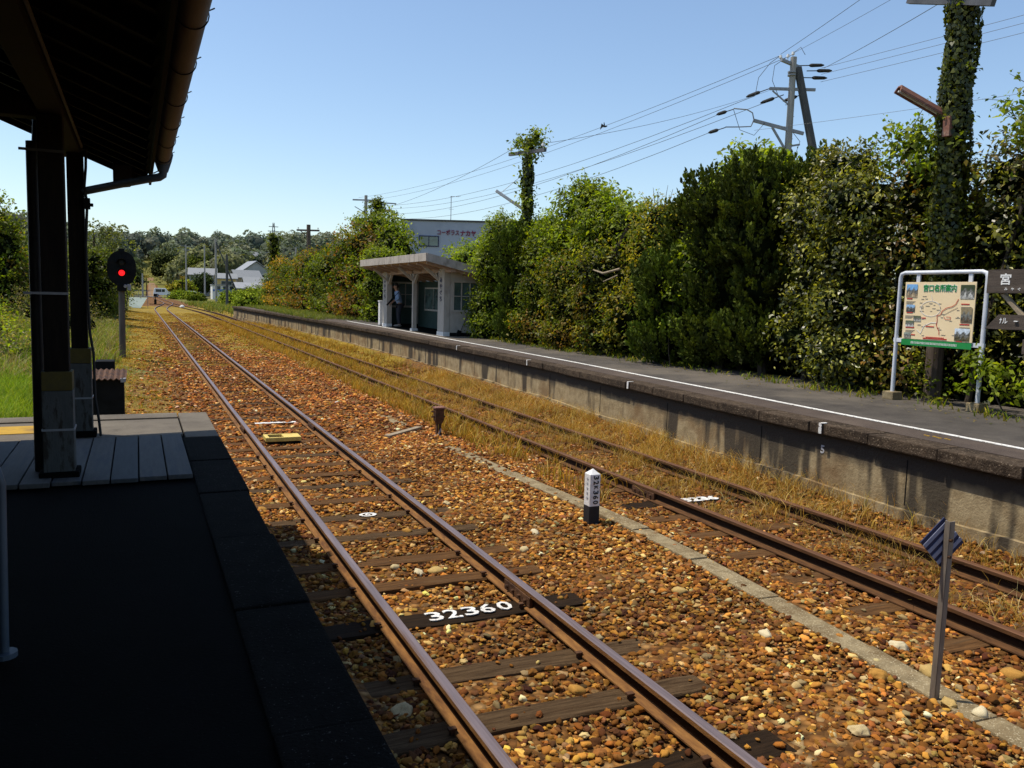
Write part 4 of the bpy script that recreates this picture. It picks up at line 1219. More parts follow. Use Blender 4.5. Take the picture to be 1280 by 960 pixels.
for z, mm, nm in ((2.62, M_REDLAMP, 'red lens'), (2.93, M_BLACKRUB, 'unlit dark lens')):
    m = MB(); m.ball((-0.395, 27.59, z), (0.088, 0.03, 0.088), 1, 0, 20, 10); l = t.part('lens', m, mm, label=nm)
    m = MB()
    vs, fs = [], []
    for k in range(15):
        a = math.pi * (k / 14) * 1.2 - 0.1 * math.pi
        for yy, r0 in ((27.595, 0.125), (27.36, 0.135)):
            vs.append((-0.395 + r0 * math.cos(a), yy, z + r0 * math.sin(a) + (-0.02 if yy < 27.5 else 0)))
    for k in range(14):
        fs.append((2 * k, 2 * k + 1, 2 * k + 3, 2 * k + 2))
    m.add(vs, fs)
    t.part('hood', m, M_BLACK, parent=l)
m = MB(); m.box(-0.53, -0.27, 27.55, 27.78, 2.08, 2.30); t.part('bracket', m, M_BLACK, bevel=0.01)
m = MB(); m.cyl((-0.30, 27.52, 2.24), (-0.30, 27.42, 2.22), 0.045, n=10); m.cbox((-0.20, 27.6, 2.2), (0.10, 0.12, 0.18)); t.part('small_lamp', m, M_GALV)
m = MB(); m.tube([(-0.28, 27.6, 2.1), (-0.24, 27.6, 1.9), (-0.31, 27.66, 1.5)], 0.014, 6); t.part('cable', m, M_BLACKRUB)

# rusty relay box beyond the platform
t = Thing('relay_box', 'dark box with rusty corrugated lid beyond the near platform end', 'box', (-0.42, 13.7, 0.1))
m = MB(); m.box(-0.66, -0.20, 13.5, 14.3, 0.05, 0.86); t.part('body', m, M_BLACK, bevel=0.008)
m = MB()
vs, fs = [], []
for k in range(29):
    x = -0.70 + 0.54 * k / 28
    z = 0.875 + 0.014 * math.sin(k * math.pi / 2 * 1.0)
    vs += [(x, 13.44, z - 0.01), (x, 14.40, z + 0.05), (x, 13.44, z + 0.004), (x, 14.40, z + 0.064)]
for k in range(28):
    i = 4 * k
    fs += [(i, i + 4, i + 5, i + 1), (i + 2, i + 3, i + 7, i + 6), (i, i + 2, i + 6, i + 4), (i + 1, i + 5, i + 7, i + 3)]
m.add(vs, fs)
t.part('lid', m, M_RUST)
m = MB(); m.box(-0.24, -0.17, 13.43, 13.55, 0.83, 0.885); t.part('corner_trim', m, M_GALV)
m = MB(); m.box(-0.63, -0.35, 14.9, 15.3, 0.1, 1.02); 
single('junction_box', m, M_BLACK, 'small dark junction box behind the rusty lidded box', 'box', bevel=0.01)

# ------------------------------------------------------------------ shelter
SX0, SX1, SY0, SY1 = 9.45, 11.05, 26.65, 34.3
t = Thing('platform_shelter', 'off white open fronted waiting shelter with sloping roof on the far platform', 'shelter', (10, 30, HP))
def sroof(x):
    return 3.56 - 0.215 * (x - 8.6)
m = MB()
m.prism([(8.6, sroof(8.6) - 0.10), (8.6, sroof(8.6) - 0.01), (11.5, sroof(11.5) - 0.01), (11.5, sroof(11.5) - 0.10)], [((0, SY0 - 0.72, 0), (1, 0, 0)), ((0, SY1 + 0.35, 0), (1, 0, 0))])
rf = t.part('roof', m, M_ROOFGREY)
m = MB()
y = SY0 - 0.74
while y < SY1 + 0.36:
    y2 = min(y + 0.62, SY1 + 0.37)
    m.box(8.555, 8.598, y + 0.006, y2 - 0.006, 3.30, 3.565)
    y = y2
t.part('fascia', m, M_FASCIA, parent=rf, bevel=0.006)
m = MB()
m.prism([(8.6, sroof(8.6) - 0.27), (8.6, sroof(8.6) - 0.0), (11.5, sroof(11.5) + 0.0), (11.5, sroof(11.5) - 0.27)], [((0, SY0 - 0.765, 0), (1, 0, 0)), ((0, SY0 - 0.725, 0), (1, 0, 0))])
t.part('verge_board', m, M_FASCIA, parent=rf)
m = MB()
m.prism([(8.61, sroof(8.6) - 0.26), (8.61, sroof(8.6) - 0.22), (11.0, sroof(11.0) - 0.22), (11.0, sroof(11.0) - 0.26)], [((0, SY0 - 0.71, 0), (1, 0, 0)), ((0, SY1 + 0.33, 0), (1, 0, 0))])
t.part('soffit', m, M_SOFFIT)
# end walls with window openings
def endwall(y0, y1, name):
    m = MB()
    zt = lambda x: sroof(x) - 0.262
    w0, w1, z0, z1 = 9.80, 10.72, 1.72, 2.66
    for xa, xb, za, zb in ((SX0 + 0.22, w0, HP + 0.12, None), (w1, SX1, HP + 0.12, None), (w0, w1, HP + 0.12, z0), (w0, w1, z1, None)):
        ta = zt(xa) if zb is None else zb
        tb = zt(xb) if zb is None else zb
        m.add([(xa, y0, za), (xb, y0, za), (xb, y1, za), (xa, y1, za), (xa, y0, ta), (xb, y0, tb), (xb, y1, tb), (xa, y1, ta)],
              [(0, 3, 2, 1), (4, 5, 6, 7), (0, 1, 5, 4), (1, 2, 6, 5), (2, 3, 7, 6), (3, 0, 4, 7)])
    t.part('end_wall', m, M_SHELTER)
    m = MB(); m.box(SX0 + 0.02, SX1 + 0.02, y0 - 0.015, y1 + 0.015, HP, HP + 0.118); t.part('plinth', m, M_BLACK)
    m = MB()
    yf = y0 - 0.03
    for (a, b1, c, d) in ((w0 - 0.06, w1 + 0.06, z1 - 0.01, z1 + 0.06), (w0 - 0.06, w0 + 0.01, z0, z1 - 0.012), (w1 - 0.01, w1 + 0.06, z0, z1 - 0.012), (w0 - 0.09, w1 + 0.09, z0 - 0.08, z0 - 0.002)):
        m.box(a, b1, yf, y1 + 0.01, c, d)
    for xm in (10.10, 10.41):
        m.box(xm - 0.018, xm + 0.018, y0 + 0.02, y1 - 0.02, z0, z1 - 0.012)
    for k, (xa, xb) in enumerate(((w0 + 0.011, 10.08), (10.12, 10.39), (10.43, w1 - 0.011))):
        m.box(xa, xb, y0 + 0.022, y1 - 0.022, (z0 + z1) / 2 - 0.014, (z0 + z1) / 2 + 0.014)
    fr = t.part('window', m, M_SHELTER)
    m = MB(); m.box(w0 + 0.005, w1 - 0.005, (y0 + y1) / 2 - 0.004, (y0 + y1) / 2 + 0.004, z0 + 0.002, z1 - 0.015); t.part('pane', m, M_GLASSB, parent=fr)
endwall(SY0, SY0 + 0.12, 'right')
endwall(SY1 - 0.12, SY1, 'left')
m = MB(); m.box(SX1 - 0.08, SX1 + 0.04, SY0 + 0.121, SY1 - 0.121, HP, 2.75); t.part('back_wall', m, M_GREENWALL)
m = MB(); m.box(SX0 + 0.1, SX1 - 0.09, SY0 + 0.13, SY1 - 0.13, HP, HP + 0.02); t.part('floor', m, M_PLATFORM)
for yl in (SY0 + 0.122, SY1 - 0.130):
    m = MB(); m.box(SX0 + 0.23, SX1 - 0.13, yl, yl + 0.008, HP + 0.03, 1.70); m.box(SX0 + 0.23, SX1 - 0.13, yl, yl + 0.008, 2.69, 2.95); m.box(SX0 + 0.23, 9.78, yl, yl + 0.008, 1.701, 2.689)
    t.part('interior_shade_panel', m, M_GREENWALL)  # added dark panels stand in for shade on the inner end walls
# front pillars
for (ya, yb, lab) in ((SY0 - 0.01, SY0 + 0.62, 'wide right hand pillar'), (SY1 - 0.62, SY1 + 0.01, 'wide left hand pillar')):
    m = MB(); m.box(SX0, SX0 + 0.215, ya, yb, HP + 0.14, sroof(SX0) - 0.27); pl = t.part('pillar', m, M_SHELTER, bevel=0.008, label=lab)
    m = MB(); m.box(SX0 - 0.02, SX0 + 0.225, ya - 0.012, yb + 0.012, HP, HP + 0.138); t.part('pillar_foot', m, M_POSTWHITE, parent=pl, bevel=0.008)
    m = MB()
    for k, ch in enumerate('みやぐち'):
        text_mb(m, ch, frame((SX0 - 0.004, (ya + yb) / 2, 2.72 - k * 0.21), (0, -1, 0), (0, 0, 1)), 0.18, 0.24, 0.03, 0.004)
    t.part('lettering', m, M_NAVYTEXT, parent=pl)
m = MB(); m.box(SX0 + 0.02, SX0 + 0.17, 30.15, 30.30, HP + 0.1, sroof(SX0) - 0.27); pl = t.part('pillar', m, M_SHELTER, bevel=0.008, label='slim middle pillar with Y brackets')
m = MB(); m.box(SX0 - 0.03, SX0 + 0.21, 30.10, 30.35, HP, HP + 0.1); t.part('pillar_foot', m, M_POSTWHITE, parent=pl, bevel=0.01)
for yc, dirs in ((30.225, (-1, 1)), (SY0 + 0.61, (1,)), (SY1 - 0.61, (-1,))):
    for d in dirs:
        m = MB(); m.beam((SX0 + 0.09, yc + d * 0.02, 2.62), (SX0 + 0.09, yc + d * 0.52, 3.06), 0.09, 0.09); t.part('bracket', m, M_SHELTER)
    m = MB(); m.beam((SX0 + 0.0, yc, 2.75), (SX0 - 0.55, yc, 3.20), 0.08, 0.09); t.part('eave_bracket', m, M_SHELTER)
m = MB(); m.box(SX0 + 0.02, SX0 + 0.19, SY0 - 0.6, SY1 + 0.3, sroof(SX0) - 0.40, sroof(SX0) - 0.272); t.part('front_beam', m, M_SOFFIT)
m = MB()
for k in range(9):
    m.beam((8.65, SY0 - 0.5 + k * 1.02, sroof(8.65) - 0.30), (SX1, SY0 - 0.5 + k * 1.02, sroof(SX1) - 0.30), 0.06, 0.07)
t.part('rafters', m, M_SOFFIT)
# back wall window band and pale door
m = MB(); m.box(SX1 - 0.12, SX1 - 0.081, 27.6, 29.9, HP + 0.30, 2.45); dr = t.part('door', m, M_BLUECURT)
m = MB()
for k in range(5):
    m.box(SX1 - 0.135, SX1 - 0.121, 27.6 + k * 0.56, 27.64 + k * 0.56, HP + 0.32, 2.43)
t.part('mullions', m, M_SHELTER, parent=dr)
m = MB(); m.box(SX1 - 0.128, SX1 - 0.121, 28.3, 28.6, 1.85, 2.2); t.part('notice', m, M_SIGNPANEL, parent=dr)
m = MB(); m.box(SX1 - 0.12, SX1 - 0.081, 31.0, 33.2, 1.55, 2.5); wd = t.part('window', m, M_SHELTER)
m = MB(); m.box(SX1 - 0.13, SX1 - 0.121, 31.08, 32.06, 1.62, 2.44); m.box(SX1 - 0.13, SX1 - 0.121, 32.12, 33.12, 1.62, 2.44); t.part('pane', m, M_GLASSB, parent=wd)
tb = Thing('bench', 'low wooden bench inside the waiting shelter against the back wall', 'bench', (10.7, 28.7, HP))
m = MB()
for k in range(3):
    m.box(10.45 + k * 0.13, 10.56 + k * 0.13, 27.3, 30.0, HP + 0.40, HP + 0.44)
tb.part('seat', m, M_OLDWOOD)
for yy in (27.45, 28.65, 29.85):
    m = MB(); m.box(10.47, 10.82, yy - 0.04, yy + 0.04, HP + 0.02, HP + 0.399); tb.part('leg', m, M_OLDWOOD)
m = MB(); m.tube([(9.98, 26.54, HP + 0.03), (10.32, 26.61, 1.62)], 0.014, 8); bt = Thing('broom', 'thin dark broom leaning on the shelter end wall under the window', 'broom', (10, 26.55, HP))
bt.part('handle', m, M_OLDWOOD)
m = MB(); m.cbox((9.965, 26.53, HP + 0.10), (0.14, 0.06, 0.22), (0, 0.39, 0)); bt.part('head', m, M_BLACK)
bt = Thing('wheelbarrow_tool', 'dark shovel propped low against the shelter end wall beside the bushes', 'shovel', (10.6, 26.45, HP))
m = MB(); m.tube([(10.38, 26.58, 1.46), (10.72, 26.42, 1.0)], 0.02, 8); bt.part('handle', m, M_BLACK)
m = MB(); m.cbox((10.52, 26.5, 1.28), (0.18, 0.04, 0.36), (0, -0.6, 0)); bt.part('blade', m, M_BLACK, bevel=0.01)
bt.root.name = 'shovel'
bt = Thing('white_bin', 'slim white litter bin standing left of the shelter', 'bin', (9.55, 34.85, HP))
m = MB(); m.box(9.44, 9.66, 34.72, 34.98, HP + 0.04, HP + 1.02); bt.part('body', m, M_POSTWHITE, bevel=0.015)
m = MB(); m.box(9.42, 9.68, 34.70, 35.0, HP + 1.021, HP + 1.07); bt.part('lid', m, M_POSTWHITE, bevel=0.01)
m = MB(); m.box(9.43, 9.67, 34.71, 34.99, HP, HP + 0.039); bt.part('base', m, M_GALV)

# ------------------------------------------------------------------ person in the shelter
def skin_obj(name, verts, edges, radii, root, mat, parent, sub=2):
    me = bpy.data.meshes.new(name)
    me.from_pydata([tuple(v) for v in verts], edges, [])
    me.materials.append(mat)
    o = link(name, me, parent)
    sk = o.modifiers.new('skin', 'SKIN')
    sk.use_smooth_shade = True
    if not me.skin_vertices:
        me.attributes.new('skin', 'FLOAT', 'POINT') if False else None
    lay = me.skin_vertices[0] if me.skin_vertices else None
    if lay is None:
        bm = bmesh.new(); bm.from_mesh(me); bm.verts.layers.skin.verify(); bm.to_mesh(me); bm.free()
        lay = me.skin_vertices[0]
    for i, r in enumerate(radii):
        rr = r if isinstance(r, tuple) else (r, r)
        lay.data[i].radius = rr
        lay.data[i].use_root = (i == root)
    sb = o.modifiers.new('sub', 'SUBSURF'); sb.levels = sub; sb.render_levels = sub
    return o

def build_person(px, py, pz):
    t = Thing('person', 'person in a light blue shirt and dark trousers standing inside the shelter', 'person', (px, py, pz))
    # faces -X (the track), upper body bent a little forward
    J = dict(pel=(0, 0, 0.92), sp1=(-0.01, 0, 1.08), sp2=(-0.05, 0, 1.26), chest=(-0.09, 0, 1.40), neck=(-0.13, 0, 1.50), head0=(-0.155, 0, 1.57), head1=(-0.175, 0, 1.66), head2=(-0.17, 0, 1.73),
             sl=(-0.09, 0.17, 1.41), el=(-0.05, 0.25, 1.14), wl=(-0.25, 0.22, 0.99), sr=(-0.09, -0.17, 1.41), er=(-0.12, -0.25, 1.13), wr=(-0.36, -0.20, 1.06),
             hl=(0, 0.09, 0.88), kl=(-0.03, 0.11, 0.49), al=(0.02, 0.12, 0.08), tl=(-0.13, 0.14, 0.035), hr=(0, -0.09, 0.88), kr=(-0.06, -0.12, 0.48), ar=(0.0, -0.13, 0.08), tr=(-0.15, -0.15, 0.035))
    names = list(J)
    V = [J[k] for k in names]
    rad = dict(pel=(0.15, 0.11), sp1=(0.135, 0.10), sp2=(0.15, 0.105), chest=(0.15, 0.105), neck=0.052, head0=0.072, head1=0.092, head2=0.070, sl=0.058, el=0.042, wl=0.028, sr=0.058, er=0.042, wr=0.028,
               hl=0.085, kl=0.055, al=0.038, tl=0.034, hr=0.085, kr=0.055, ar=0.038, tr=0.034)
    E = [('pel', 'sp1'), ('sp1', 'sp2'), ('sp2', 'chest'), ('chest', 'neck'), ('neck', 'head0'), ('head0', 'head1'), ('head1', 'head2'), ('chest', 'sl'), ('sl', 'el'), ('el', 'wl'), ('chest', 'sr'), ('sr', 'er'), ('er', 'wr'),
         ('pel', 'hl'), ('hl', 'kl'), ('kl', 'al'), ('al', 'tl'), ('pel', 'hr'), ('hr', 'kr'), ('kr', 'ar'), ('ar', 'tr')]
    Rr = [rad[k] for k in names]
    ed = [(names.index(a), names.index(b)) for a, b in E]
    # hands: palm and five fingers each
    for w, s in (('wl', 1), ('wr', -1)):
        W = Vector(J[w])
        d = Vector((-0.85, -0.1 * s, -0.5)).normalized()
        side = Vector((0, 1, 0))
        pi_ = len(V)
        V.append(tuple(W + d * 0.07)); Rr.append((0.034, 0.018)); ed.append((names.index(w), pi_))
        for q, L in ((-1.4, 0.062), (-0.45, 0.072), (0.45, 0.068), (1.4, 0.052)):
            a = len(V)
            V.append(tuple(W + d * 0.10 + side * 0.021 * q)); Rr.append(0.0095); ed.append((pi_, a))
            V.append(tuple(W + d * (0.10 + L * 0.6) + side * 0.021 * q + Vector((0, 0, -0.015)))); Rr.append(0.0085); ed.append((a, a + 1))
            V.append(tuple(W + d * (0.10 + L * 0.75) + side * 0.021 * q + Vector((0.01, 0, -0.04)))); Rr.append(0.0075); ed.append((a + 1, a + 2))
        a = len(V)
        V.append(tuple(W + d * 0.05 + side * 0.035 * s * -1 + Vector((0, 0, 0.012)))); Rr.append(0.011); ed.append((pi_, a))
        V.append(tuple(W + d * 0.095 + side * 0.05 * s * -1 + Vector((0, 0, 0.0)))); Rr.append(0.009); ed.append((a, a + 1))
    # nose and ears
    hi = names.index('head1')
    skin_obj('body', V, ed, Rr, 0, M_SKIN, t.root)
    def sub(keys, edges, r, name, mat, sub_=2):
        VV = [J[k] if isinstance(k, str) else k for k in keys]
        return skin_obj(name, VV, edges, r, 0, mat, t.root, sub_)
    sub(['pel', 'sp1', 'sp2', 'chest', 'sl', 'el', (-0.18, 0.232, 1.04), 'sr', 'er', (-0.27, -0.218, 1.085), (-0.115, 0, 1.465)],
        [(0, 1), (1, 2), (2, 3), (3, 4), (4, 5), (5, 6), (3, 7), (7, 8), (8, 9), (3, 10)],
        [(0.172, 0.135), (0.165, 0.128), (0.178, 0.13), (0.172, 0.128), 0.08, 0.062, 0.048, 0.08, 0.062, 0.048, 0.068], 'shirt', M_SHIRT)
    sub([(0, 0, 0.97), 'hl', 'kl', (0.015, 0.12, 0.10), 'hr', 'kr', (-0.005, -0.13, 0.10)],
        [(0, 1), (1, 2), (2, 3), (0, 4), (4, 5), (5, 6)], [(0.165, 0.13), 0.112, 0.078, 0.062, 0.112, 0.078, 0.062], 'trousers', M_TROUS)
    m = MB(); m.ball((px - 0.145, py, pz + 1.715), (0.105, 0.092, 0.085), 3, 0.08, 14, 10); m.ball((px - 0.115, py, pz + 1.66), (0.085, 0.09, 0.10), 4, 0.06, 14, 10)
    t.part('hair', m, M_HAIR, smooth=True)
    m = MB(); m.ball((px - 0.268, py, pz + 1.638), (0.018, 0.014, 0.026), 1, 0, 8, 6); t.part('nose', m, M_SKIN, smooth=True)
    for s in (-1, 1):
        m = MB(); m.ball((px - 0.252, py + s * 0.034, pz + 1.668), (0.010, 0.013, 0.008), 1, 0, 8, 6); t.part('eye', m, M_HAIR, smooth=True)
        m = MB(); m.ball((px - 0.165, py + s * 0.095, pz + 1.65), (0.022, 0.012, 0.034), 1, 0, 8, 6); t.part('ear', m, M_SKIN, smooth=True)
    m = MB(); m.ball((px - 0.250, py, pz + 1.598), (0.008, 0.026, 0.006), 1, 0, 8, 6); t.part('mouth', m, M_REDTEXT, smooth=True)
    for s, (fx, fy) in ((1, (-0.06, 0.13)), (-1, (-0.08, -0.14))):
        m = MB(); m.ball((px + fx, py + fy, pz + 0.045), (0.145, 0.052, 0.05), 2, 0.03, 14, 8); t.part('shoe', m, M_SHOE, smooth=True)
    return t
PX, PY = 9.92, 33.45
build_person(PX, PY, HP + 0.02)
m = MB()
m.tube([(PX - 0.12, PY - 0.28, HP + 1.45), (PX - 0.42, PY - 0.24, HP + 1.10)], 0.014, 8)
m.tube([(PX - 0.36, PY - 0.25, HP + 1.17), (PX - 0.60, PY - 0.22, HP + 0.90)], [0.045, 0.03], 10)
single('folded_umbrella', m, M_BLACK, 'slim black folded stick held slantwise by the person in the shelter', 'umbrella', smooth=True)

# ------------------------------------------------------------------ map board
t = Thing('map_board', 'white pipe frame holding a cream local map with green strip', 'notice board', (10.55, 8.45, HP))
BX = 10.55
yA, yB = 9.15, 7.73
m = MB()
m.tube([(BX, yA, HP + 0.1), (BX, yA, 2.68), (BX, yA - 0.02, 2.735), (BX, yA - 0.08, 2.755), (BX, yB + 0.08, 2.755), (BX, yB + 0.02, 2.735), (BX, yB, 2.68), (BX, yB, HP + 0.1)], 0.030, 12)
t.part('frame', m, M_WHITEPIPE, smooth=True)
for yy in (yA, yB):
    m = MB(); m.box(BX - 0.1, BX + 0.1, yy - 0.1, yy + 0.1, HP, HP + 0.125); t.part('footing', m, M_CONC_TR, bevel=0.012)
for yy in (8.83, 7.98):
    m = MB(); m.box(BX - 0.012, BX + 0.012, yy - 0.03, yy + 0.03, 2.615, 2.735); t.part('hanger', m, M_WHITEPIPE)
m = MB(); m.box(BX - 0.02, BX + 0.02, yB - 0.035, yA + 0.035, 1.715, 1.775); t.part('cross_bar', m, M_WHITEPIPE)
p0, p1, pz0, pz1 = 9.02, 7.86, 1.70, 2.615
m = MB(); m.box(BX - 0.040, BX - 0.024, p1, p0, pz0 + 0.075, pz1); pn = t.part('map_panel', m, M_SIGNPANEL, bevel=0.002)
XF = BX - 0.042
def bu(u, v):   # board coordinates: u 0..1 left to right, v 0..1 bottom to top
    return (p0 + (p1 - p0) * u, pz0 + (pz1 - pz0) * v)
def brect(m, u0, u1, v0, v1, lift=0.001):
    ya, za = bu(u0, v0); yb, zb = bu(u1, v1)
    m.box(XF - lift, XF + 0.0015, min(ya, yb), max(ya, yb), za, zb)
m = MB(); brect(m, 0, 1, -0.02, 0.075, 0.003); t.part('green_strip', m, M_SIGNGREEN, parent=pn)
m = MB()
rr = random.Random(2)
u = 0.15
while u < 0.80:
    w = rr.uniform(0.008, 0.017)
    for k in range(2):
        brect(m, u, u + w * 0.8, 0.012 + 0.018 * k, 0.024 + 0.018 * k, 0.005)
    brect(m, u + w * 0.3, u + w * 0.5, 0.008, 0.048, 0.006)
    u += w + 0.006
t.part('strip_lettering', m, M_SIGNWHITE, parent=pn)
m = MB()
yc, zc = bu(0.51, 0.905)
text_mb(m, '宮口名所案内', frame((XF - 0.003, yc, zc), (0, -1, 0), (0, 0, 1)), 0.105, 0.54, 0.025, 0.002)
t.part('title', m, M_SIGNGREEN, parent=pn)
m = MB()
text_mb(m, '宮口名所案内', frame((XF - 0.0005, yc, zc), (0, -1, 0), (0, 0, 1)), 0.118, 0.552, 0.07, 0.001)
t.part('title_outline', m, M_SIGNWHITE, parent=pn)
def route(m, pts, w, lift):
    for (a, b1), (c, d) in zip(pts[:-1], pts[1:]):
        ya, za = bu(a, b1); yb, zb = bu(c, d)
        m.beam((XF - lift, ya, za), (XF - lift, yb, zb), w, 0.0016, up=(1, 0, 0))
m = MB(); route(m, [(0.55, 0.17), (0.545, 0.24), (0.52, 0.28), (0.50, 0.33), (0.51, 0.40), (0.50, 0.47), (0.55, 0.49), (0.57, 0.55), (0.63, 0.60), (0.70, 0.62), (0.75, 0.66), (0.78, 0.74)], 0.009, 0.0035)
route(m, [(0.60, 0.46), (0.62, 0.42), (0.69, 0.42), (0.69, 0.46), (0.63, 0.46)], 0.006, 0.0035)
brect(m, 0.35, 0.47, 0.29, 0.305, 0.003); brect(m, 0.32, 0.66, 0.10, 0.118, 0.003); brect(m, 0.36, 0.62, 0.125, 0.135, 0.003)
for (u, v, w) in ((0.04, 0.725, 0.08), (0.05, 0.50, 0.09), (0.05, 0.262, 0.13), (0.13, 0.145, 0.07), (0.82, 0.655, 0.11), (0.82, 0.345, 0.13), (0.79, 0.055 + 0.03, 0.08), (0.28, 0.42, 0.06)):
    brect(m, u, u + w, v, v + 0.016, 0.003)
t.part('red_route', m, M_SIGNRED, parent=pn)
m = MB()
for k in range(22):
    a = 0.40 + 0.13 * math.cos(k * 2 * math.pi / 21) * 1.1; b1 = 0.58 + 0.12 * math.sin(k * 2 * math.pi / 21)
    a2 = 0.40 + 0.13 * math.cos((k + 1) * 2 * math.pi / 21) * 1.1; b2 = 0.58 + 0.12 * math.sin((k + 1) * 2 * math.pi / 21)
    route(m, [(a, b1), (a2, b2)], 0.006, 0.0018)
route(m, [(0.22, 0.24), (0.28, 0.18), (0.32, 0.30), (0.42, 0.36), (0.50, 0.36)], 0.008, 0.0018)
route(m, [(0.42, 0.70), (0.40, 0.80)], 0.006, 0.0018)
t.part('pale_roads', m, M_SIGNWHITE, parent=pn)
m = MB()
rr = random.Random(12)
for k in range(34):
    u, v = rr.uniform(0.22, 0.78), rr.uniform(0.14, 0.78)
    brect(m, u, u + rr.uniform(0.02, 0.06), v, v + 0.008, 0.0025)
route(m, [(0.58, 0.48), (0.68, 0.55), (0.78, 0.61)], 0.005, 0.0018)
for (u0, v0) in ((0.03, 0.70), (0.03, 0.47), (0.05, 0.235), (0.82, 0.63), (0.82, 0.32), (0.30, 0.08), (0.78, 0.095)):
    for q in range(3):
        brect(m, u0, u0 + 0.14 - 0.02 * q, v0 - 0.018 * q - 0.014, v0 - 0.018 * q - 0.007, 0.0025)
t.part('small_print', m, M_SIGNGREY, parent=pn)
# printed photographs
def picture(u0, u1, v0, v1, seed, sky, low):
    nu, nv = 14, 10
    r_ = np.random.default_rng(seed)
    V, C = [], []
    for j in range(nv + 1):
        for i in range(nu + 1):
            yy, zz = bu(u0 + (u1 - u0) * i / nu, v0 + (v1 - v0) * j / nv)
            V.append((XF - 0.004 - t.loc[0], yy - t.loc[1], zz - t.loc[2]))
            h = j / nv + 0.12 * math.sin(i * 1.1 + seed)
            c = np.array(sky) if h > 0.62 else np.array(low) * (0.4 + 1.2 * r_.random())
            if 0.3 < h < 0.62:
                c = np.array((0.10, 0.10, 0.09)) * (0.3 + 2.4 * r_.random())
            C.append(c)
    F = np.array([(j * (nu + 1) + i, j * (nu + 1) + i + 1, (j + 1) * (nu + 1) + i + 1, (j + 1) * (nu + 1) + i) for j in range(nv) for i in range(nu)])
    me = np_mesh('picture', np.array(V), F, M_PHOTO, np.array(C))
    link('picture', me, pn)
picture(0.025, 0.19, 0.755, 0.965, 1, (0.20, 0.45, 0.80), (0.35, 0.27, 0.17))
picture(0.04, 0.17, 0.52, 0.635, 2, (0.30, 0.50, 0.75), (0.06, 0.06, 0.06))
picture(0.16, 0.27, 0.37, 0.46, 3, (0.12, 0.14, 0.08), (0.4, 0.4, 0.36))
picture(0.045, 0.17, 0.28, 0.38, 4, (0.13, 0.16, 0.1), (0.55, 0.55, 0.52))
picture(0.035, 0.14, 0.10, 0.185, 5, (0.3, 0.35, 0.3), (0.3, 0.28, 0.25))
picture(0.80, 0.985, 0.745, 0.955, 6, (0.05, 0.07, 0.03), (0.45, 0.45, 0.42))
picture(0.83, 0.98, 0.38, 0.61, 7, (0.30, 0.24, 0.14), (0.12, 0.09, 0.06))
picture(0.765, 0.965, 0.10, 0.29, 8, (0.65, 0.75, 0.85), (0.10, 0.085, 0.04))

# wooden direction boards at the right border
WX_ = 10.42
t = Thing('wooden_signpost', 'weathered timber signpost with dark direction boards at the right border', 'signpost', (10.5, 6.75, HP))
m = MB(); m.box(WX_ + 0.02, WX_ + 0.14, 6.62, 6.74, HP, 3.0); t.part('post', m, M_OLDWOOD, bevel=0.01)
m = MB(); m.beam((WX_ + 0.045, 7.44, 2.47), (WX_ + 0.045, 6.70, 1.75), 0.05, 0.07, up=(1, 0, 0)); t.part('brace', m, M_PALEWOOD, bevel=0.006)
m = MB(); m.box(WX_ - 0.03, WX_ + 0.005, 5.9, 7.62, 2.46, 2.77); b1 = t.part('name_board', m, M_OLDWOOD, bevel=0.006)
m = MB(); text_mb(m, '宮', frame((WX_ - 0.032, 7.36, 2.645), (0, -1, 0), (0, 0, 1)), 0.15, 0.15, 0.02, 0.003)
text_mb(m, '口', frame((WX_ - 0.032, 6.95, 2.64), (0, -1, 0), (0, 0, 1)), 0.14, 0.14, 0.02, 0.003)
for k, ch in enumerate('みやぐち'):
    text_mb(m, ch, frame((WX_ - 0.032, 7.345 - 0.09 * k, 2.515), (0, -1, 0), (0, 0, 1)), 0.035, 0.04, 0.01, 0.003)
t.part('lettering', m, M_SIGNWHITE, parent=b1)
m = MB()
m.add([(WX_ - 0.03, 7.60, 1.985), (WX_ - 0.03, 7.42, 2.18), (WX_ - 0.03, 5.9, 2.19), (WX_ - 0.03, 5.9, 1.99), (WX_ + 0.005, 7.60, 1.985), (WX_ + 0.005, 7.42, 2.18), (WX_ + 0.005, 5.9, 2.19), (WX_ + 0.005, 5.9, 1.99)],
      [(0, 1, 2, 3), (7, 6, 5, 4), (0, 4, 5, 1), (1, 5, 6, 2), (2, 6, 7, 3), (3, 7, 4, 0)])
b2 = t.part('arrow_board', m, M_OLDWOOD, bevel=0.004)
m = MB(); text_mb(m, 'ﾅル', frame((WX_ - 0.032, 7.34, 2.10), (0, -1, 0), (0, 0, 1)), 0.075, 0.11, 0.01, 0.003); text_mb(m, '一', frame((WX_ - 0.032, 7.16, 2.10), (0, -1, 0), (0, 0, 1)), 0.012, 0.05, 0.01, 0.003)
t.part('lettering', m, M_SIGNWHITE, parent=b2)
m = MB(); m.box(WX_ - 0.03, WX_ + 0.005, 5.9, 7.06, 1.68, 1.87); t.part('lower_board', m, M_OLDWOOD, bevel=0.006)

# ------------------------------------------------------------------ foliage
def unit(v):
    return v / np.maximum(1e-9, np.linalg.norm(v, axis=-1, keepdims=True))

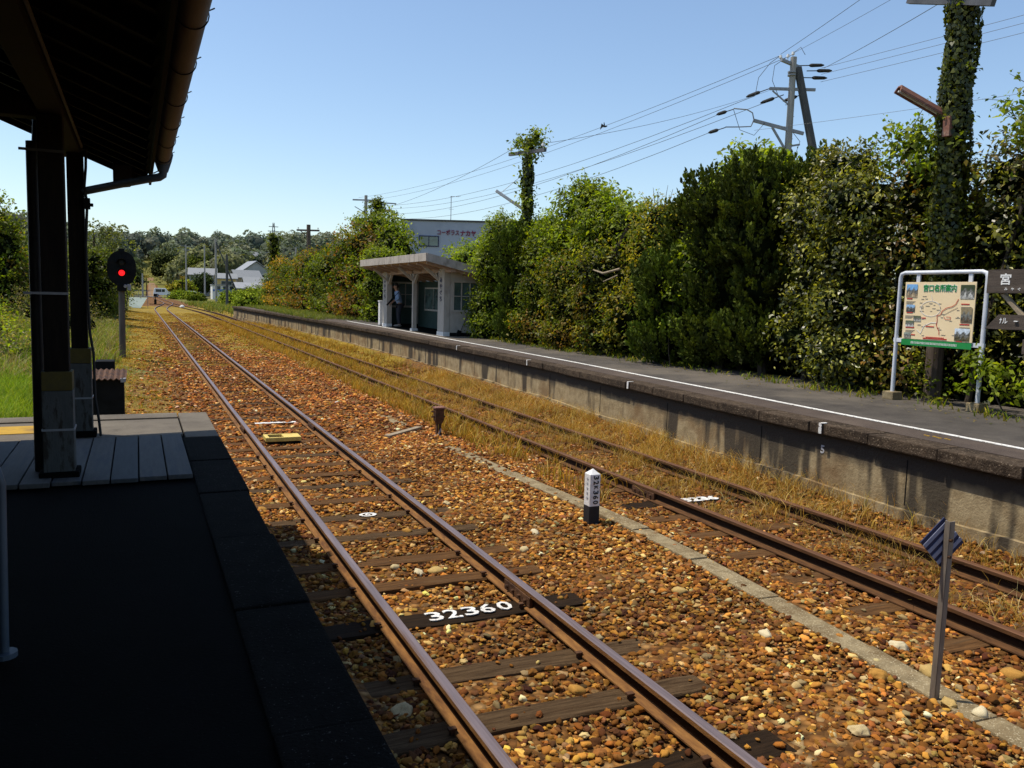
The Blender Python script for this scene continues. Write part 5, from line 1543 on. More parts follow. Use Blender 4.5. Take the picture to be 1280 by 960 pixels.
def leaf_quads(P, Nn, size, aspect, droop, cols, fold=0.25):
    """diamond leaves: base, two sides, tip"""
    n = len(P)
    rv = unit(rng.normal(size=(n, 3)))
    t = unit(np.cross(Nn, rv))
    t[:, 2] -= droop
    t = unit(t)
    b = unit(np.cross(Nn, t))
    nn = np.cross(t, b)
    L = size[:, None]
    W = L * aspect
    V = np.stack([P - t * L * 0.5, P + b * W * 0.5 + nn * W * fold - t * L * 0.05, P + t * L * 0.55, P - b * W * 0.5 + nn * W * fold - t * L * 0.05], 1)
    F = np.arange(n * 4).reshape(n, 4)
    return V.reshape(-1, 3), F, np.repeat(cols, 4, 0)

def blob_points(blobs, n, rmin=0.72, lumpiness=0.22, gap=0.35, upbias=0.15):
    """clustered points close to the lumpy surface of a set of ellipsoids; blobs: (cx,cy,cz,rx,ry,rz)"""
    B = np.array(blobs, float)
    area = (B[:, 3] * B[:, 4] + B[:, 4] * B[:, 5] + B[:, 3] * B[:, 5])
    bi = rng.choice(len(B), n, p=area / area.sum())
    d = unit(rng.normal(size=(n, 3)) + np.array([0, 0, upbias]))
    c, r = B[bi, :3], B[bi, 3:]
    ph = bi * 1.7
    lum = np.sin(d[:, 0] * 5 + ph) + np.sin(d[:, 1] * 6 + 1.3 * ph) + np.sin(d[:, 2] * 5.5 + 0.7 * ph) + 0.7 * np.sin(d[:, 0] * 11 + d[:, 2] * 9 + ph)
    f = 1 + lumpiness * lum / 3.2 - np.abs(rng.normal(0, 0.10, n))
    f = np.clip(f, rmin * 0.7, 1.5)
    p = c + d * r * f[:, None]
    # gaps
    g = np.sin(p[:, 0] * 4.1 + 1) + np.sin(p[:, 1] * 4.7 + 2) + np.sin(p[:, 2] * 5.3)
    keep = (g > -1.35 + gap * 0.3) | (rng.random(n) > gap)
    # drop points buried deep inside another blob
    for k in range(len(B)):
        q = (p - B[k, :3]) / B[k, 3:]
        keep &= ~((np.sum(q * q, -1) < 0.42) & (bi != k))
    return p[keep], d[keep], lum[keep]

def crown_mesh(name, blobs, n, size, pal, mat, aspect=0.55, cl=7, spread=0.10, droop=0.5, core=0.70, corecol=(0.010, 0.016, 0.005), tint=None, lumpiness=0.22, gap=0.35, sizevar=0.45, zmin=None, normal_out=0.55, aux=None, auxp=0.0, shoots=None, shoot_len=None):
    nc = max(8, n // cl)
    p, d, lum = blob_points(blobs, nc, lumpiness=lumpiness, gap=gap)
    nc = len(p)
    ccol = pick(pal, nc, 0.18)
    if aux is not None:
        a = lump(p[:, 0] + p[:, 2] * 0.7, p[:, 1] + p[:, 2] * 0.5, 0.9, 4)
        auxp = auxp * 0.72
        use = (a > 1 - 2 * auxp) | (rng.random(nc) < auxp * 0.25)
        ccol = np.where(use[:, None], pick(aux, nc, 0.2), ccol)
    ccol = ccol * (0.86 + 0.12 * lum)[:, None].clip(0.5, 1.3)
    P = np.repeat(p, cl, 0) + rng.normal(0, spread, (nc * cl, 3))
    D = np.repeat(d, cl, 0)
    Nn = unit(D * normal_out + rng.normal(0, 0.5, (nc * cl, 3)) + np.array([-0.15, 0, 0.6]))
    C = np.repeat(ccol, cl, 0) * rng.uniform(0.75, 1.25, (nc * cl, 1))
    sz = size * rng.uniform(1 - sizevar, 1 + sizevar, nc * cl)
    if zmin is not None:
        k = P[:, 2] > zmin
        P, Nn, C, sz = P[k], Nn[k], C[k], sz[k]
    rmean = float(np.mean([b[4] for b in blobs]))
    ns = int(n / 75) if shoots is None else shoots
    sl_ = (0.35 * min(rmean, 1.6) + 0.12) if shoot_len is None else shoot_len
    SV = SF = None
    if ns:
        ok = np.where(d[:, 2] > -0.25)[0]
        wgt = (d[ok, 2] + 0.4) ** 1.2
        pi_ = rng.choice(ok, ns, p=wgt / wgt.sum())
        dr = unit(d[pi_] * 0.8 + np.array([0, 0, 0.55]) + rng.normal(0, 0.45, (ns, 3)))
        L = sl_ * rng.uniform(0.4, 1.5, ns)
        kk = 11
        t_ = np.linspace(0.05, 1, kk)
        bend = np.array([0, 0, -0.28])
        cen = p[pi_][:, None, :] + dr[:, None, :] * (L[:, None] * t_)[..., None] + bend * (L[:, None] * t_ ** 2)[..., None]
        P3 = (cen + rng.normal(0, size * 0.38, cen.shape)).reshape(-1, 3)
        N3 = unit(rng.normal(0, 0.6, P3.shape) + np.array([0, 0, 0.8]))
        C3 = np.repeat(pick(pal, ns, 0.15) * 1.12, kk, 0) * rng.uniform(0.8, 1.3, (ns * kk, 1))
        s3 = size * rng.uniform(0.5, 1.15, ns * kk) * np.tile(1.15 - 0.5 * t_, ns)
        P = np.concatenate([P, P3]); Nn = np.concatenate([Nn, N3]); C = np.concatenate([C, C3]); sz = np.concatenate([sz, s3])
        wv = unit(np.cross(dr, rng.normal(size=dr.shape))) * (0.004 + 0.03 * size)
        a0, a1, a2 = p[pi_] - dr * 0.15, cen[:, 5], cen[:, -1]
        SV = np.stack([a0 - wv, a0 + wv, a1 + wv * 0.7, a1 - wv * 0.7, a2 + wv * 0.3, a2 - wv * 0.3], 1).reshape(-1, 3)
        b6 = np.arange(ns)[:, None] * 6
        SF = np.concatenate([b6 + np.array([[0, 1, 2, 3]]), b6 + np.array([[3, 2, 4, 5]])])
    V, F, CO = leaf_quads(P, Nn, sz, aspect, droop, np.clip(C, 0.003, 0.8))
    if SV is not None:
        F = np.concatenate([F, SF + len(V)]); V = np.concatenate([V, SV]); CO = np.concatenate([CO, np.tile(np.array((0.06, 0.045, 0.025)), (len(SV), 1))])
    nleaf = len(F)
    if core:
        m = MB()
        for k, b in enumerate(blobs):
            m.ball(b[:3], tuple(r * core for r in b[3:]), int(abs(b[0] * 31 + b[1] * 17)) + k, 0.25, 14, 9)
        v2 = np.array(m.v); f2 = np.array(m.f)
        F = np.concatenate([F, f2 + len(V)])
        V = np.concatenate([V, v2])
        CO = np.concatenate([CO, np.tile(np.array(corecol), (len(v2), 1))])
    return np_mesh(name, V, F, mat, CO, core_from=nleaf, mat2=M_CORE)

def sub_loc(me, loc):
    n = len(me.vertices)
    a = np.empty(n * 3, np.float32); me.vertices.foreach_get('co', a)
    a = a.reshape(n, 3) - np.array(loc, np.float32)
    me.vertices.foreach_set('co', a.ravel()); me.update()
    return me

def trunk_mb(base, top, r, seed=0, limbs=4, spread=1.0):
    rd = random.Random(seed)
    m = MB()
    b, tpt = Vector(base), Vector(top)
    pts = []
    for k in range(6):
        f = k / 5
        p = b.lerp(tpt, f)
        p.x += 0.06 * math.sin(f * 5 + seed); p.y += 0.06 * math.cos(f * 4 + seed)
        pts.append(p)
    m.tube(pts, [r * (1 - 0.13 * k) for k in range(6)], 8)
    for k in range(limbs):
        f = rd.uniform(0.35, 0.95)
        s = b.lerp(tpt, f)
        a = rd.uniform(0, 6.28)
        L = spread * rd.uniform(0.6, 1.1)
        e = s + Vector((math.cos(a) * L, math.sin(a) * L, L * rd.uniform(0.5, 1.1)))
        mid = s.lerp(e, 0.5) + Vector((0, 0, 0.1 * L))
        m.tube([s, mid, e], [r * 0.5, r * 0.33, r * 0.12], 6)
    return m

def plant(name, label, cat, base, blobs, n, size, pal, mat, group=None, trunk=0.07, limbs=4, **kw):
    t = Thing(name, label, cat, base, group)
    me = crown_mesh('crown', blobs, n, size, pal, mat, **kw)
    link('crown', sub_loc(me, base), t.root)
    if trunk:
        top = max(blobs, key=lambda b: b[2])
        m = trunk_mb((base[0], base[1], base[2] - 0.05), (top[0], top[1], top[2]), trunk, int(abs(base[1] * 13)), limbs, min(1.2, top[3]))
        t.part('trunk', m, M_BARK)
    return t

BRIGHT = [(0.21, 0.28, 0.014), (0.26, 0.33, 0.018), (0.15, 0.22, 0.012), (0.30, 0.35, 0.022)]
MIDGREEN = [(0.115, 0.155, 0.010), (0.145, 0.185, 0.012), (0.08, 0.115, 0.009), (0.19, 0.215, 0.014)]
GLOSSY = [(0.05, 0.062, 0.007), (0.04, 0.05, 0.006), (0.30, 0.30, 0.03), (0.06, 0.058, 0.008), (0.42, 0.40, 0.06), (0.07, 0.085, 0.008), (0.16, 0.17, 0.016)]  # dark and bright leaves mixed to paint sun sparkle into the colour
JUNI = [(0.060, 0.080, 0.008), (0.075, 0.10, 0.009), (0.042, 0.058, 0.007), (0.10, 0.125, 0.010)]
REDDISH = [(0.23, 0.12, 0.014), (0.18, 0.125, 0.014), (0.20, 0.17, 0.016), (0.28, 0.20, 0.02), (0.15, 0.15, 0.014)]
YELLEAF = [(0.34, 0.29, 0.025), (0.27, 0.23, 0.022), (0.40, 0.32, 0.03)]
GREYGREEN = [(0.13, 0.155, 0.04), (0.095, 0.12, 0.032), (0.17, 0.185, 0.055)]

def flame_mesh(name, blobs, n, pal, tuft=26, tl=0.34, tr=0.055, leaf=0.075):
    """conifer foliage: upright flame shaped tufts of small scale leaves"""
    nt_ = n // tuft
    p, d, lum = blob_points(blobs, nt_, lumpiness=0.25, gap=0.45, upbias=0.1)
    nt_ = len(p)
    ax = unit(d * 0.55 + np.array([0, 0, 0.9]) + rng.normal(0, 0.18, (nt_, 3)))
    f = rng.random((nt_, tuft))
    rad = tr * np.sin(np.clip(f * 0.85 + 0.15, 0, 1) * math.pi) ** 0.8
    o = unit(rng.normal(size=(nt_, tuft, 3)))
    P = p[:, None, :] + ax[:, None, :] * (f * tl * rng.uniform(0.7, 1.2, (nt_, 1)))[:, :, None] + o * rad[:, :, None]
    T = unit(ax[:, None, :] * 0.9 + o * 0.55)
    b = unit(np.cross(T, unit(rng.normal(size=(nt_, tuft, 3)))))
    L = leaf * rng.uniform(0.7, 1.3, (nt_, tuft, 1))
    W = L * 0.34
    V = np.stack([P - T * L * 0.5, P + b * W, P + T * L * 0.6, P - b * W], 2).reshape(-1, 3)
    c = pick(pal, nt_, 0.2) * (0.85 + 0.13 * lum)[:, None].clip(0.5, 1.3)
    C = np.repeat((c[:, None, :] * (0.65 + 0.7 * f)[:, :, None]).reshape(-1, 3), 4, 0)
    F = np.arange(len(V)).reshape(-1, 4)
    nleaf = len(F)
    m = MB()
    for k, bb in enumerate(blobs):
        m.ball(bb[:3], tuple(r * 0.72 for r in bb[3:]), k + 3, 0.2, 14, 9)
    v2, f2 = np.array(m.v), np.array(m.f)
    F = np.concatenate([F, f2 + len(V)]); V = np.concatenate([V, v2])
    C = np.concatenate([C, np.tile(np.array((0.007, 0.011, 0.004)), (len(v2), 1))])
    return np_mesh(name, V, F, M_LEAF_NEEDLE, np.clip(C, 0.003, 0.8), core_from=nleaf, mat2=M_CORE)

def conifer(label, base, blobs, n, group, pal=JUNI, **kw):
    t = Thing('conifer_shrub', label, 'conifer', base, group)
    link('crown', sub_loc(flame_mesh('crown', blobs, n, pal, **kw), base), t.root)
    top = max(blobs, key=lambda b: b[2])
    t.part('trunk', trunk_mb((base[0], base[1], base[2] - 0.05), top[:3], 0.09, 3, 3, 0.5), M_BARK)
    return t

HG = 'shrubs of the tall hedge behind the far platform'
def col(cx, y, w, z0, z1, deep=0.75, k=3, seed=0):
    """a column of overlapping blobs as wide as w along the hedge"""
    rd = random.Random(seed + int(y * 10))
    out = []
    for i in range(k):
        f = (i + 0.5) / k
        out.append((cx + rd.uniform(-0.12, 0.12), y + rd.uniform(-0.12, 0.12) * w, z0 + (z1 - z0) * f, deep * rd.uniform(0.9, 1.1), w * 0.5 * rd.uniform(0.92, 1.12), (z1 - z0) / k * 0.66))
    return out

# near end, behind the boards
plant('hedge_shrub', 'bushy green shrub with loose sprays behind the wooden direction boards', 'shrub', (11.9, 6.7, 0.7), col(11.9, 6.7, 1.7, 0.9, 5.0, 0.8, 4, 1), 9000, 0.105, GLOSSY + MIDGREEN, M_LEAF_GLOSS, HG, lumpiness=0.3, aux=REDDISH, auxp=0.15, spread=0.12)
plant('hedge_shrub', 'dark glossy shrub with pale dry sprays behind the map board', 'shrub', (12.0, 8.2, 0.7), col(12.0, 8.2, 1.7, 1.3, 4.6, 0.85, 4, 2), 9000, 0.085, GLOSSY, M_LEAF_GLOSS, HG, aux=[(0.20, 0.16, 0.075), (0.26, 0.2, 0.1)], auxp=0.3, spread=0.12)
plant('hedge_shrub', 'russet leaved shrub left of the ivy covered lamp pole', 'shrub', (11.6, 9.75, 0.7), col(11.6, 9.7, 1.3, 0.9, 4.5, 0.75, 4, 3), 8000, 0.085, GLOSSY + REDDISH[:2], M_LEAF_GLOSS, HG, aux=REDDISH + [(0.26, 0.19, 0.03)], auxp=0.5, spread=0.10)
plant('hedge_shrub', 'tall sparkling glossy leaved shrub at the left edge of the map board', 'shrub', (11.25, 10.75, 0.8), col(11.25, 10.7, 1.55, 0.95, 4.35, 0.8, 4, 4), 13000, 0.080, GLOSSY, M_LEAF_GLOSS, HG, aux=[(0.40, 0.38, 0.06), (0.46, 0.42, 0.10)], auxp=0.22, spread=0.10, lumpiness=0.34, gap=0.55)  # bright aux leaves paint sun glitter into the colour
plant('hedge_shrub', 'glossy shrub with thin upright shoots on top beside the conifers', 'shrub', (11.35, 11.9, 0.8), col(11.4, 11.85, 1.2, 1.2, 4.3, 0.7, 4, 5) + [(11.4, 11.4, 4.5, 0.3, 0.35, 0.5), (11.4, 10.9, 4.5, 0.3, 0.3, 0.5)], 9000, 0.078, GLOSSY, M_LEAF_GLOSS, HG, aux=[(0.2, 0.19, 0.05)], auxp=0.2, spread=0.10)
conifer('dark flame tufted conifer shrub next to the sparkling glossy shrub', (11.3, 13.0, 0.8), col(11.3, 12.95, 1.45, 1.1, 4.75, 0.8, 4, 6), 30000, HG)
conifer('dark conifer shrub below the leafy tree top, tallest of the conifers', (11.2, 14.2, 0.8), col(11.2, 14.2, 1.5, 1.0, 4.6, 0.85, 4, 7), 30000, HG)
conifer('dark conifer behind the mounded one, its top sloping toward the yellowish shrub', (11.6, 15.5, 0.8), [(11.6, 15.5, 3.6, 0.7, 0.85, 0.95), (11.6, 15.1, 2.4, 0.7, 0.8, 0.9), (11.6, 15.2, 4.15, 0.45, 0.5, 0.55)], 15000, HG)
conifer('dark conifer between the tallest conifer and the upright glossy shoots', (11.8, 12.3, 0.8), [(11.8, 12.3, 4.1, 0.6, 0.75, 0.75), (11.8, 12.6, 3.0, 0.6, 0.8, 0.9), (11.7, 12.0, 4.5, 0.35, 0.4, 0.4)], 13000, HG)
conifer('low conifer shrub with a mounded front at the platform edge', (10.75, 15.5, 0.8), col(10.8, 15.5, 1.5, 0.9, 3.0, 0.75, 3, 8), 22000, HG, pal=[(0.08, 0.115, 0.009), (0.10, 0.14, 0.011), (0.06, 0.085, 0.008)])
plant('hedge_tree', 'leafy light green tree top rising over the conifers below the utility pole', 'tree', (11.7, 14.0, 0.8), [(11.6, 13.7, 4.6, 0.7, 0.75, 0.75), (11.6, 14.5, 4.5, 0.55, 0.5, 0.5), (11.65, 13.3, 4.6, 0.5, 0.45, 0.4), (11.6, 14.1, 5.15, 0.32, 0.35, 0.32), (11.3, 14.6, 4.2, 0.5, 0.6, 0.5), (11.0, 14.7, 2.8, 0.3, 0.6, 0.8)], 5200, 0.125, BRIGHT + MIDGREEN, M_LEAF_BROAD, HG, core=0.5, lumpiness=0.34, spread=0.13, gap=0.6, trunk=0.09)
plant('hedge_shrub', 'yellowish shrub with bare twigs between the conifers and the domed tree', 'shrub', (11.2, 16.9, 0.8), [(11.4, 16.6, 3.9, 0.7, 0.9, 0.75), (11.3, 16.8, 3.4, 0.7, 0.85, 0.8), (11.2, 16.6, 2.6, 0.75, 0.8, 0.8), (11.0, 17.2, 1.8, 0.7, 0.8, 0.8)], 6500, 0.085, MIDGREEN + YELLEAF, M_LEAF_BROAD, HG, aux=YELLEAF + REDDISH[:1], auxp=0.5, spread=0.12, gap=0.55, trunk=0.08)
plant('hedge_shrub', 'shaded shrub with russet lower leaves beside the conifer mound', 'shrub', (10.9, 18.5, 0.8), col(10.95, 18.5, 1.7, 0.9, 3.4, 0.85, 3, 9), 8000, 0.09, MIDGREEN + GLOSSY, M_LEAF_BROAD, HG, aux=REDDISH, auxp=0.5, spread=0.12)
DOMED = plant('hedge_tree', 'round domed tree with broad sunlit leaves, tallest of the middle hedge', 'tree', (11.6, 20.6, 0.8), [(11.7, 20.9, 4.6, 0.9, 1.05, 0.9), (11.6, 19.6, 4.1, 0.9, 1.0, 0.75), (11.6, 18.4, 3.95, 0.8, 0.95, 0.65), (11.3, 20.9, 3.3, 0.9, 1.2, 0.9)], 10500, 0.125, BRIGHT + MIDGREEN, M_LEAF_BROAD, HG, spread=0.13, lumpiness=0.28, gap=0.5, trunk=0.12)
plant('hedge_shrub', 'mass of russet and green leaves low in the middle of the hedge', 'shrub', (10.8, 20.4, 0.8), col(10.85, 20.3, 2.0, 0.85, 3.2, 0.8, 3, 10), 9000, 0.085, MIDGREEN + REDDISH[2:], M_LEAF_BROAD, HG, aux=REDDISH, auxp=0.6, spread=0.11)
plant('hedge_shrub', 'olive shrub with russet skirt left of the domed tree', 'shrub', (10.85, 22.0, 0.8), col(10.9, 22.0, 1.7, 0.85, 3.9, 0.8, 3, 11), 8500, 0.09, MIDGREEN, M_LEAF_BROAD, HG, aux=REDDISH, auxp=0.4, spread=0.12)
conifer('narrow upright conifer under the ivy covered pole', (10.75, 23.4, 0.8), col(10.75, 23.4, 1.3, 0.85, 4.1, 0.7, 4, 12), 26000, HG, pal=[(0.085, 0.125, 0.009), (0.11, 0.155, 0.011), (0.065, 0.095, 0.008)])
plant('hedge_shrub', 'vine smothered bush with bright trailing leaves against the shelter', 'shrub', (10.8, 25.4, 0.8), [(10.85, 25.6, 1.8, 0.75, 0.85, 1.0), (10.85, 25.5, 3.2, 0.8, 0.85, 0.9), (10.9, 24.9, 4.05, 0.75, 0.7, 0.7), (10.9, 25.9, 3.7, 0.5, 0.5, 0.4), (10.5, 25.4, 1.2, 0.5, 0.8, 0.5)], 13500, 0.095, BRIGHT + MIDGREEN, M_LEAF_BROAD, HG, spread=0.11, lumpiness=0.26, aux=MIDGREEN, auxp=0.3, trunk=0.08)
plant('hedge_shrub', 'bright leafy bush on top of the hedge right of the ivy covered pole', 'shrub', (11.3, 23.0, 0.8), [(11.3, 23.6, 4.0, 0.6, 0.8, 0.6), (11.3, 22.2, 4.0, 0.7, 0.8, 0.6)], 4200, 0.11, BRIGHT, M_LEAF_BROAD, HG, spread=0.12, gap=0.5)
plant('hedge_tree', 'bright leafy sprays on both sides of the ivy covered lamp pole', 'tree', (11.5, 8.6, 0.7), [(11.3, 9.75, 4.75, 0.35, 0.45, 0.3), (11.3, 9.35, 4.4, 0.3, 0.35, 0.35), (11.5, 7.75, 4.9, 0.4, 0.5, 0.4), (11.4, 7.3, 4.5, 0.4, 0.45, 0.45)], 2300, 0.105, BRIGHT + MIDGREEN, M_LEAF_BROAD, HG, core=0.3, lumpiness=0.4, spread=0.11, gap=0.6, shoots=60, shoot_len=0.5, trunk=0.05)
# dark back row added to block light behind the gaps in the hedge
for k, (yy, zt, lab) in enumerate(((7.6, 3.4, 'added dark back shrub blocking light behind the map board'), (10.2, 3.9, 'added dark back shrub blocking light behind the russet leaved shrub'), (12.6, 3.9, 'added dark back shrub blocking light behind the upright shoots'), (15.0, 3.6, 'added dark back shrub blocking light behind the low conifer'),
                         (17.6, 3.0, 'added dark back shrub blocking light behind the yellowish shrub'), (20.4, 3.4, 'added dark back shrub blocking light behind the domed tree'), (23.2, 3.3, 'added dark back shrub blocking light behind the slim ivy pole'))):
    plant('hedge_shrub', lab, 'shrub', (12.9, yy, 0.6), col(12.9, yy, 3.0, 0.2, zt, 0.9, 3, 60 + k), 2600, 0.17, [(0.03, 0.042, 0.008), (0.04, 0.055, 0.009)], M_LEAF_BROAD, HG, spread=0.2, core=0.85)  # added dark back shrubs that block light behind the hedge
# small leafy sprays at the foot of the hedge
FG = 'small leafy plants at the foot of the hedge'
plant('leafy_sprig', 'bright green spray of leaves in front of the right leg of the map board', 'plant', (10.6, 7.2, 0.82), [(10.40, 7.75, 1.52, 0.16, 0.16, 0.14), (10.45, 7.45, 1.40, 0.2, 0.25, 0.10), (10.45, 7.15, 1.20, 0.22, 0.28, 0.14), (10.45, 7.85, 1.12, 0.18, 0.2, 0.06)], 420, 0.085, BRIGHT, M_LEAF_BROAD, FG, core=0, cl=5, spread=0.05, trunk=0.012, limbs=5, lumpiness=0.3)
plant('leafy_sprig', 'sparse sunlit sprig below the map panel', 'plant', (10.75, 8.75, 0.82), [(10.75, 8.85, 1.25, 0.15, 0.15, 0.3), (10.75, 8.6, 1.0, 0.2, 0.2, 0.2)], 260, 0.06, BRIGHT + GLOSSY, M_LEAF_BROAD, FG, core=0, cl=5, spread=0.05, trunk=0.01)
plant('leafy_sprig', 'bright drooping vine spray on the dark conifer front', 'plant', (10.4, 14.8, 0.85), [(10.45, 14.9, 2.5, 0.15, 0.35, 0.2), (10.4, 14.9, 1.75, 0.15, 0.35, 0.15)], 520, 0.085, BRIGHT, M_LEAF_BROAD, FG, core=0, cl=5, spread=0.07, trunk=0.012, limbs=3)
x, y = clumped(1100, 10.2, 10.75, 6, 25, 11, 0.10)
n = len(x)
blades('hedge_foot_weeds', x, y, np.full(n, HP), rng.uniform(0.03, 0.16, n), rng.uniform(0.012, 0.03, n), rng.uniform(0.2, 1.1, n), pick(BRIGHT + YELLEAF, n), M_GRASS, 'small weeds along the foot of the hedge', 'weeds')
# litter on the platform by the hedge
n = 700
x = 10.45 - np.abs(rng.normal(0, 0.55, n)); y = rng.uniform(5.5, 27, n)
k = x > np.interp(y, WY, WX) + 0.1
x, y = x[k], y[k]; n = len(x)
V, F, C = leaf_quads(np.stack([x, y, np.full(n, HP + 0.010)], -1), unit(rng.normal(0, 0.2, (n, 3)) + np.array([0, 0, 1.0])), rng.uniform(0.02, 0.055, n), 0.5, 0.0, pick([(0.22, 0.16, 0.06), (0.14, 0.09, 0.04), (0.3, 0.24, 0.1), (0.1, 0.12, 0.03)], n), 0.1)
link('fallen_leaves', np_mesh('fallen_leaves', V, F, M_LEAF_BROAD, C), kind='stuff', label='scattered dry leaves on the far platform along the hedge', cat='leaf litter')
# dead branches in the hedge
m = MB()
m.tube([(10.35, 16.9, 2.95), (10.25, 17.5, 2.85), (10.3, 18.1, 2.95)], [0.03, 0.028, 0.015], 6)
m.tube([(10.35, 17.0, 2.8), (10.2, 17.4, 2.65)], [0.02, 0.012], 6)
single('dead_branch', m, M_PALEWOOD, 'pale bare branch poking out of the middle of the hedge', 'branch')
m = MB()
for k in range(6):
    m.tube([(11.2, 16.6 + 0.1 * k, 3.4), (11.15, 16.3 + 0.12 * k, 4.2 + 0.08 * k), (11.1, 16.0 + 0.2 * k, 4.75 + 0.12 * math.sin(k * 2))], [0.018, 0.012, 0.004], 5)
single('bare_twigs', m, M_PALEWOOD, 'bunch of bare twigs above the yellowish shrub', 'twigs')
m = MB()
m.tube([(10.95, 18.7, 2.7), (11.0, 18.3, 3.3), (11.2, 17.9, 4.1)], [0.11, 0.085, 0.05], 8)
m.tube([(10.95, 18.75, 2.7), (10.95, 18.9, 3.2), (11.2, 19.1, 3.7)], [0.09, 0.06, 0.03], 8)
DOMED.part('limb', m, M_BARK)

# hedge beyond the shelter
FH = 'shrubs of the hedge beyond the shelter'
plant('hedge_tree', 'leafy tree standing behind the shelter, tallest of the far hedge', 'tree', (12.0, 42.0, 0.8), [(12.0, 44.0, 5.4, 1.3, 1.9, 1.15), (12.0, 41.7, 4.5, 1.2, 1.3, 1.1), (12.0, 46.2, 4.4, 1.2, 1.8, 1.2), (11.6, 43.0, 3.0, 1.3, 2.6, 1.4)], 9500, 0.17, BRIGHT + MIDGREEN, M_LEAF_BROAD, FH, spread=0.2, lumpiness=0.3, trunk=0.14)
plant('hedge_shrub', 'light green bush peeping over the shelter roof', 'shrub', (12.4, 31.0, 0.8), [(12.5, 31.5, 3.5, 0.8, 1.5, 0.8), (12.5, 29.5, 3.2, 0.8, 0.8, 0.7), (12.4, 33.2, 3.4, 0.7, 0.9, 0.8)], 2600, 0.15, BRIGHT, M_LEAF_BROAD, FH, spread=0.16)
plant('hedge_shrub', 'rounded shrub just left of the shelter', 'shrub', (10.7, 39.5, 0.8), col(10.7, 39.3, 2.6, 0.8, 4.1, 1.1, 3, 20), 6000, 0.13, MIDGREEN + BRIGHT[:2], M_LEAF_BROAD, FH, spread=0.16)
ylist = [(43.0, 5.3, 'reddish topped tall shrub, first left of the tree behind the shelter', REDDISH, 0.55), (46.2, 5.2, 'green shrub with reddish crown, second left of the shelter tree', REDDISH, 0.35),
         (49.8, 4.4, 'green rounded shrub between the reddish shrub and the wooden pole', None, 0), (53.2, 4.0, 'mid green shrub just right of the far wooden pole', YELLEAF, 0.2), (57.0, 4.6, 'orange tinged shrub behind the far wooden pole', REDDISH, 0.5),
         (61.0, 4.3, 'green shrub left of the far wooden pole', REDDISH, 0.3), (65.5, 4.0, 'dark green shrub near the far platform end', YELLEAF, 0.2), (70.0, 4.4, 'yellow leaved shrub around the ivy stump pole', YELLEAF, 0.75), (74.5, 3.4, 'low green shrub, last of the far hedge', None, 0)]
for k, (yy, zt, lab, aux, ap_) in enumerate(ylist):
    plant('hedge_shrub', lab, 'shrub', (11.0, yy, 0.8), col(11.0, yy, 3.7, 0.7, zt, 1.2, 3, 30 + k), 5600, 0.16, MIDGREEN + [(0.06, 0.08, 0.008)], M_LEAF_BROAD, FH, spread=0.2, aux=None if aux is None else [(a * 1.1, b * 0.8, c) for a, b, c in aux], auxp=min(1.0, ap_ * 1.5), lumpiness=0.42, gap=0.6)

# ------------------------------------------------------------------ poles
def ivy_sleeve(P0, P1, r, n, size, pal, loc, top=0.0):
    f = rng.random(n)
    a = rng.uniform(0, 2 * math.pi, n)
    P0, P1 = np.array(P0), np.array(P1)
    rr_ = r * (0.85 + 0.28 * np.sin(f * 17 + 2 * np.cos(a)) * 0.5 + 0.25 * rng.random(n))
    d = np.stack([np.cos(a), np.sin(a), np.zeros(n)], -1)
    P = P0 + (P1 - P0) * f[:, None] + d * rr_[:, None]
    Nn = unit(d + rng.normal(0, 0.35, (n, 3)))
    V, F, C = leaf_quads(P, Nn, size * rng.uniform(0.6, 1.3, n), 0.85, 0.9, np.clip(pick(pal, n, 0.3), 0.003, 0.8))
    m = MB(); m.tube([tuple(P0), tuple(P1)], r * 0.80, 12)
    v2, f2 = np.array(m.v), [f_ for f_ in m.f if len(f_) == 4]
    nleaf = len(F); F = np.concatenate([F, np.array(f2) + len(V)]); V = np.concatenate([V, v2]); C = np.concatenate([C, np.tile(np.array((0.008, 0.012, 0.005)), (len(v2), 1))])
    return sub_loc(np_mesh('ivy', V, F, M_LEAF_GLOSS, C, core_from=nleaf, mat2=M_CORE), loc)

IVY = [(0.055, 0.068, 0.008), (0.075, 0.088, 0.009), (0.036, 0.048, 0.006), (0.15, 0.16, 0.018)]
PG = 'poles behind the far platform'
def insulator(m, p, s=1.0):
    m.tube([p, (p[0], p[1], p[2] + 0.05 * s), (p[0], p[1], p[2] + 0.06 * s), (p[0], p[1], p[2] + 0.13 * s)], [0.012 * s, 0.012 * s, 0.045 * s, 0.03 * s], 8)

# nearest ivy pole with the platform lamp
t = Thing('ivy_pole', 'thick ivy smothered pole with a crossarm and rusty platform lamp at upper right', 'pole', (11.15, 8.95, 0.6), PG)
m = MB(); m.cyl((11.15, 8.93, 0.5), (11.15, 9.0, 7.6), 0.13, 0.11, 12); t.part('pole', m, M_WOODPOLE)
link('ivy', ivy_sleeve((11.15, 8.91, 2.6), (11.15, 8.94, 7.5), 0.215, 5600, 0.072, IVY, t.loc), t.root)
me = crown_mesh('ivy_sprays', [(11.15, 8.92, 6.9, 0.20, 0.20, 0.35), (11.15, 8.92, 5.6, 0.20, 0.22, 0.5), (11.15, 8.92, 4.6, 0.24, 0.26, 0.5), (11.15, 8.92, 3.6, 0.26, 0.30, 0.5)], 900, 0.075, IVY + MIDGREEN[:2], M_LEAF_BROAD, core=0, lumpiness=0.5, spread=0.06, shoots=60, shoot_len=0.22)
link('ivy_sprays', sub_loc(me, t.loc), t.root)
m = MB(); m.beam((11.02, 9.80, 6.98), (11.02, 8.35, 6.52), 0.09, 0.10); ca = t.part('crossarm', m, M_ARM)
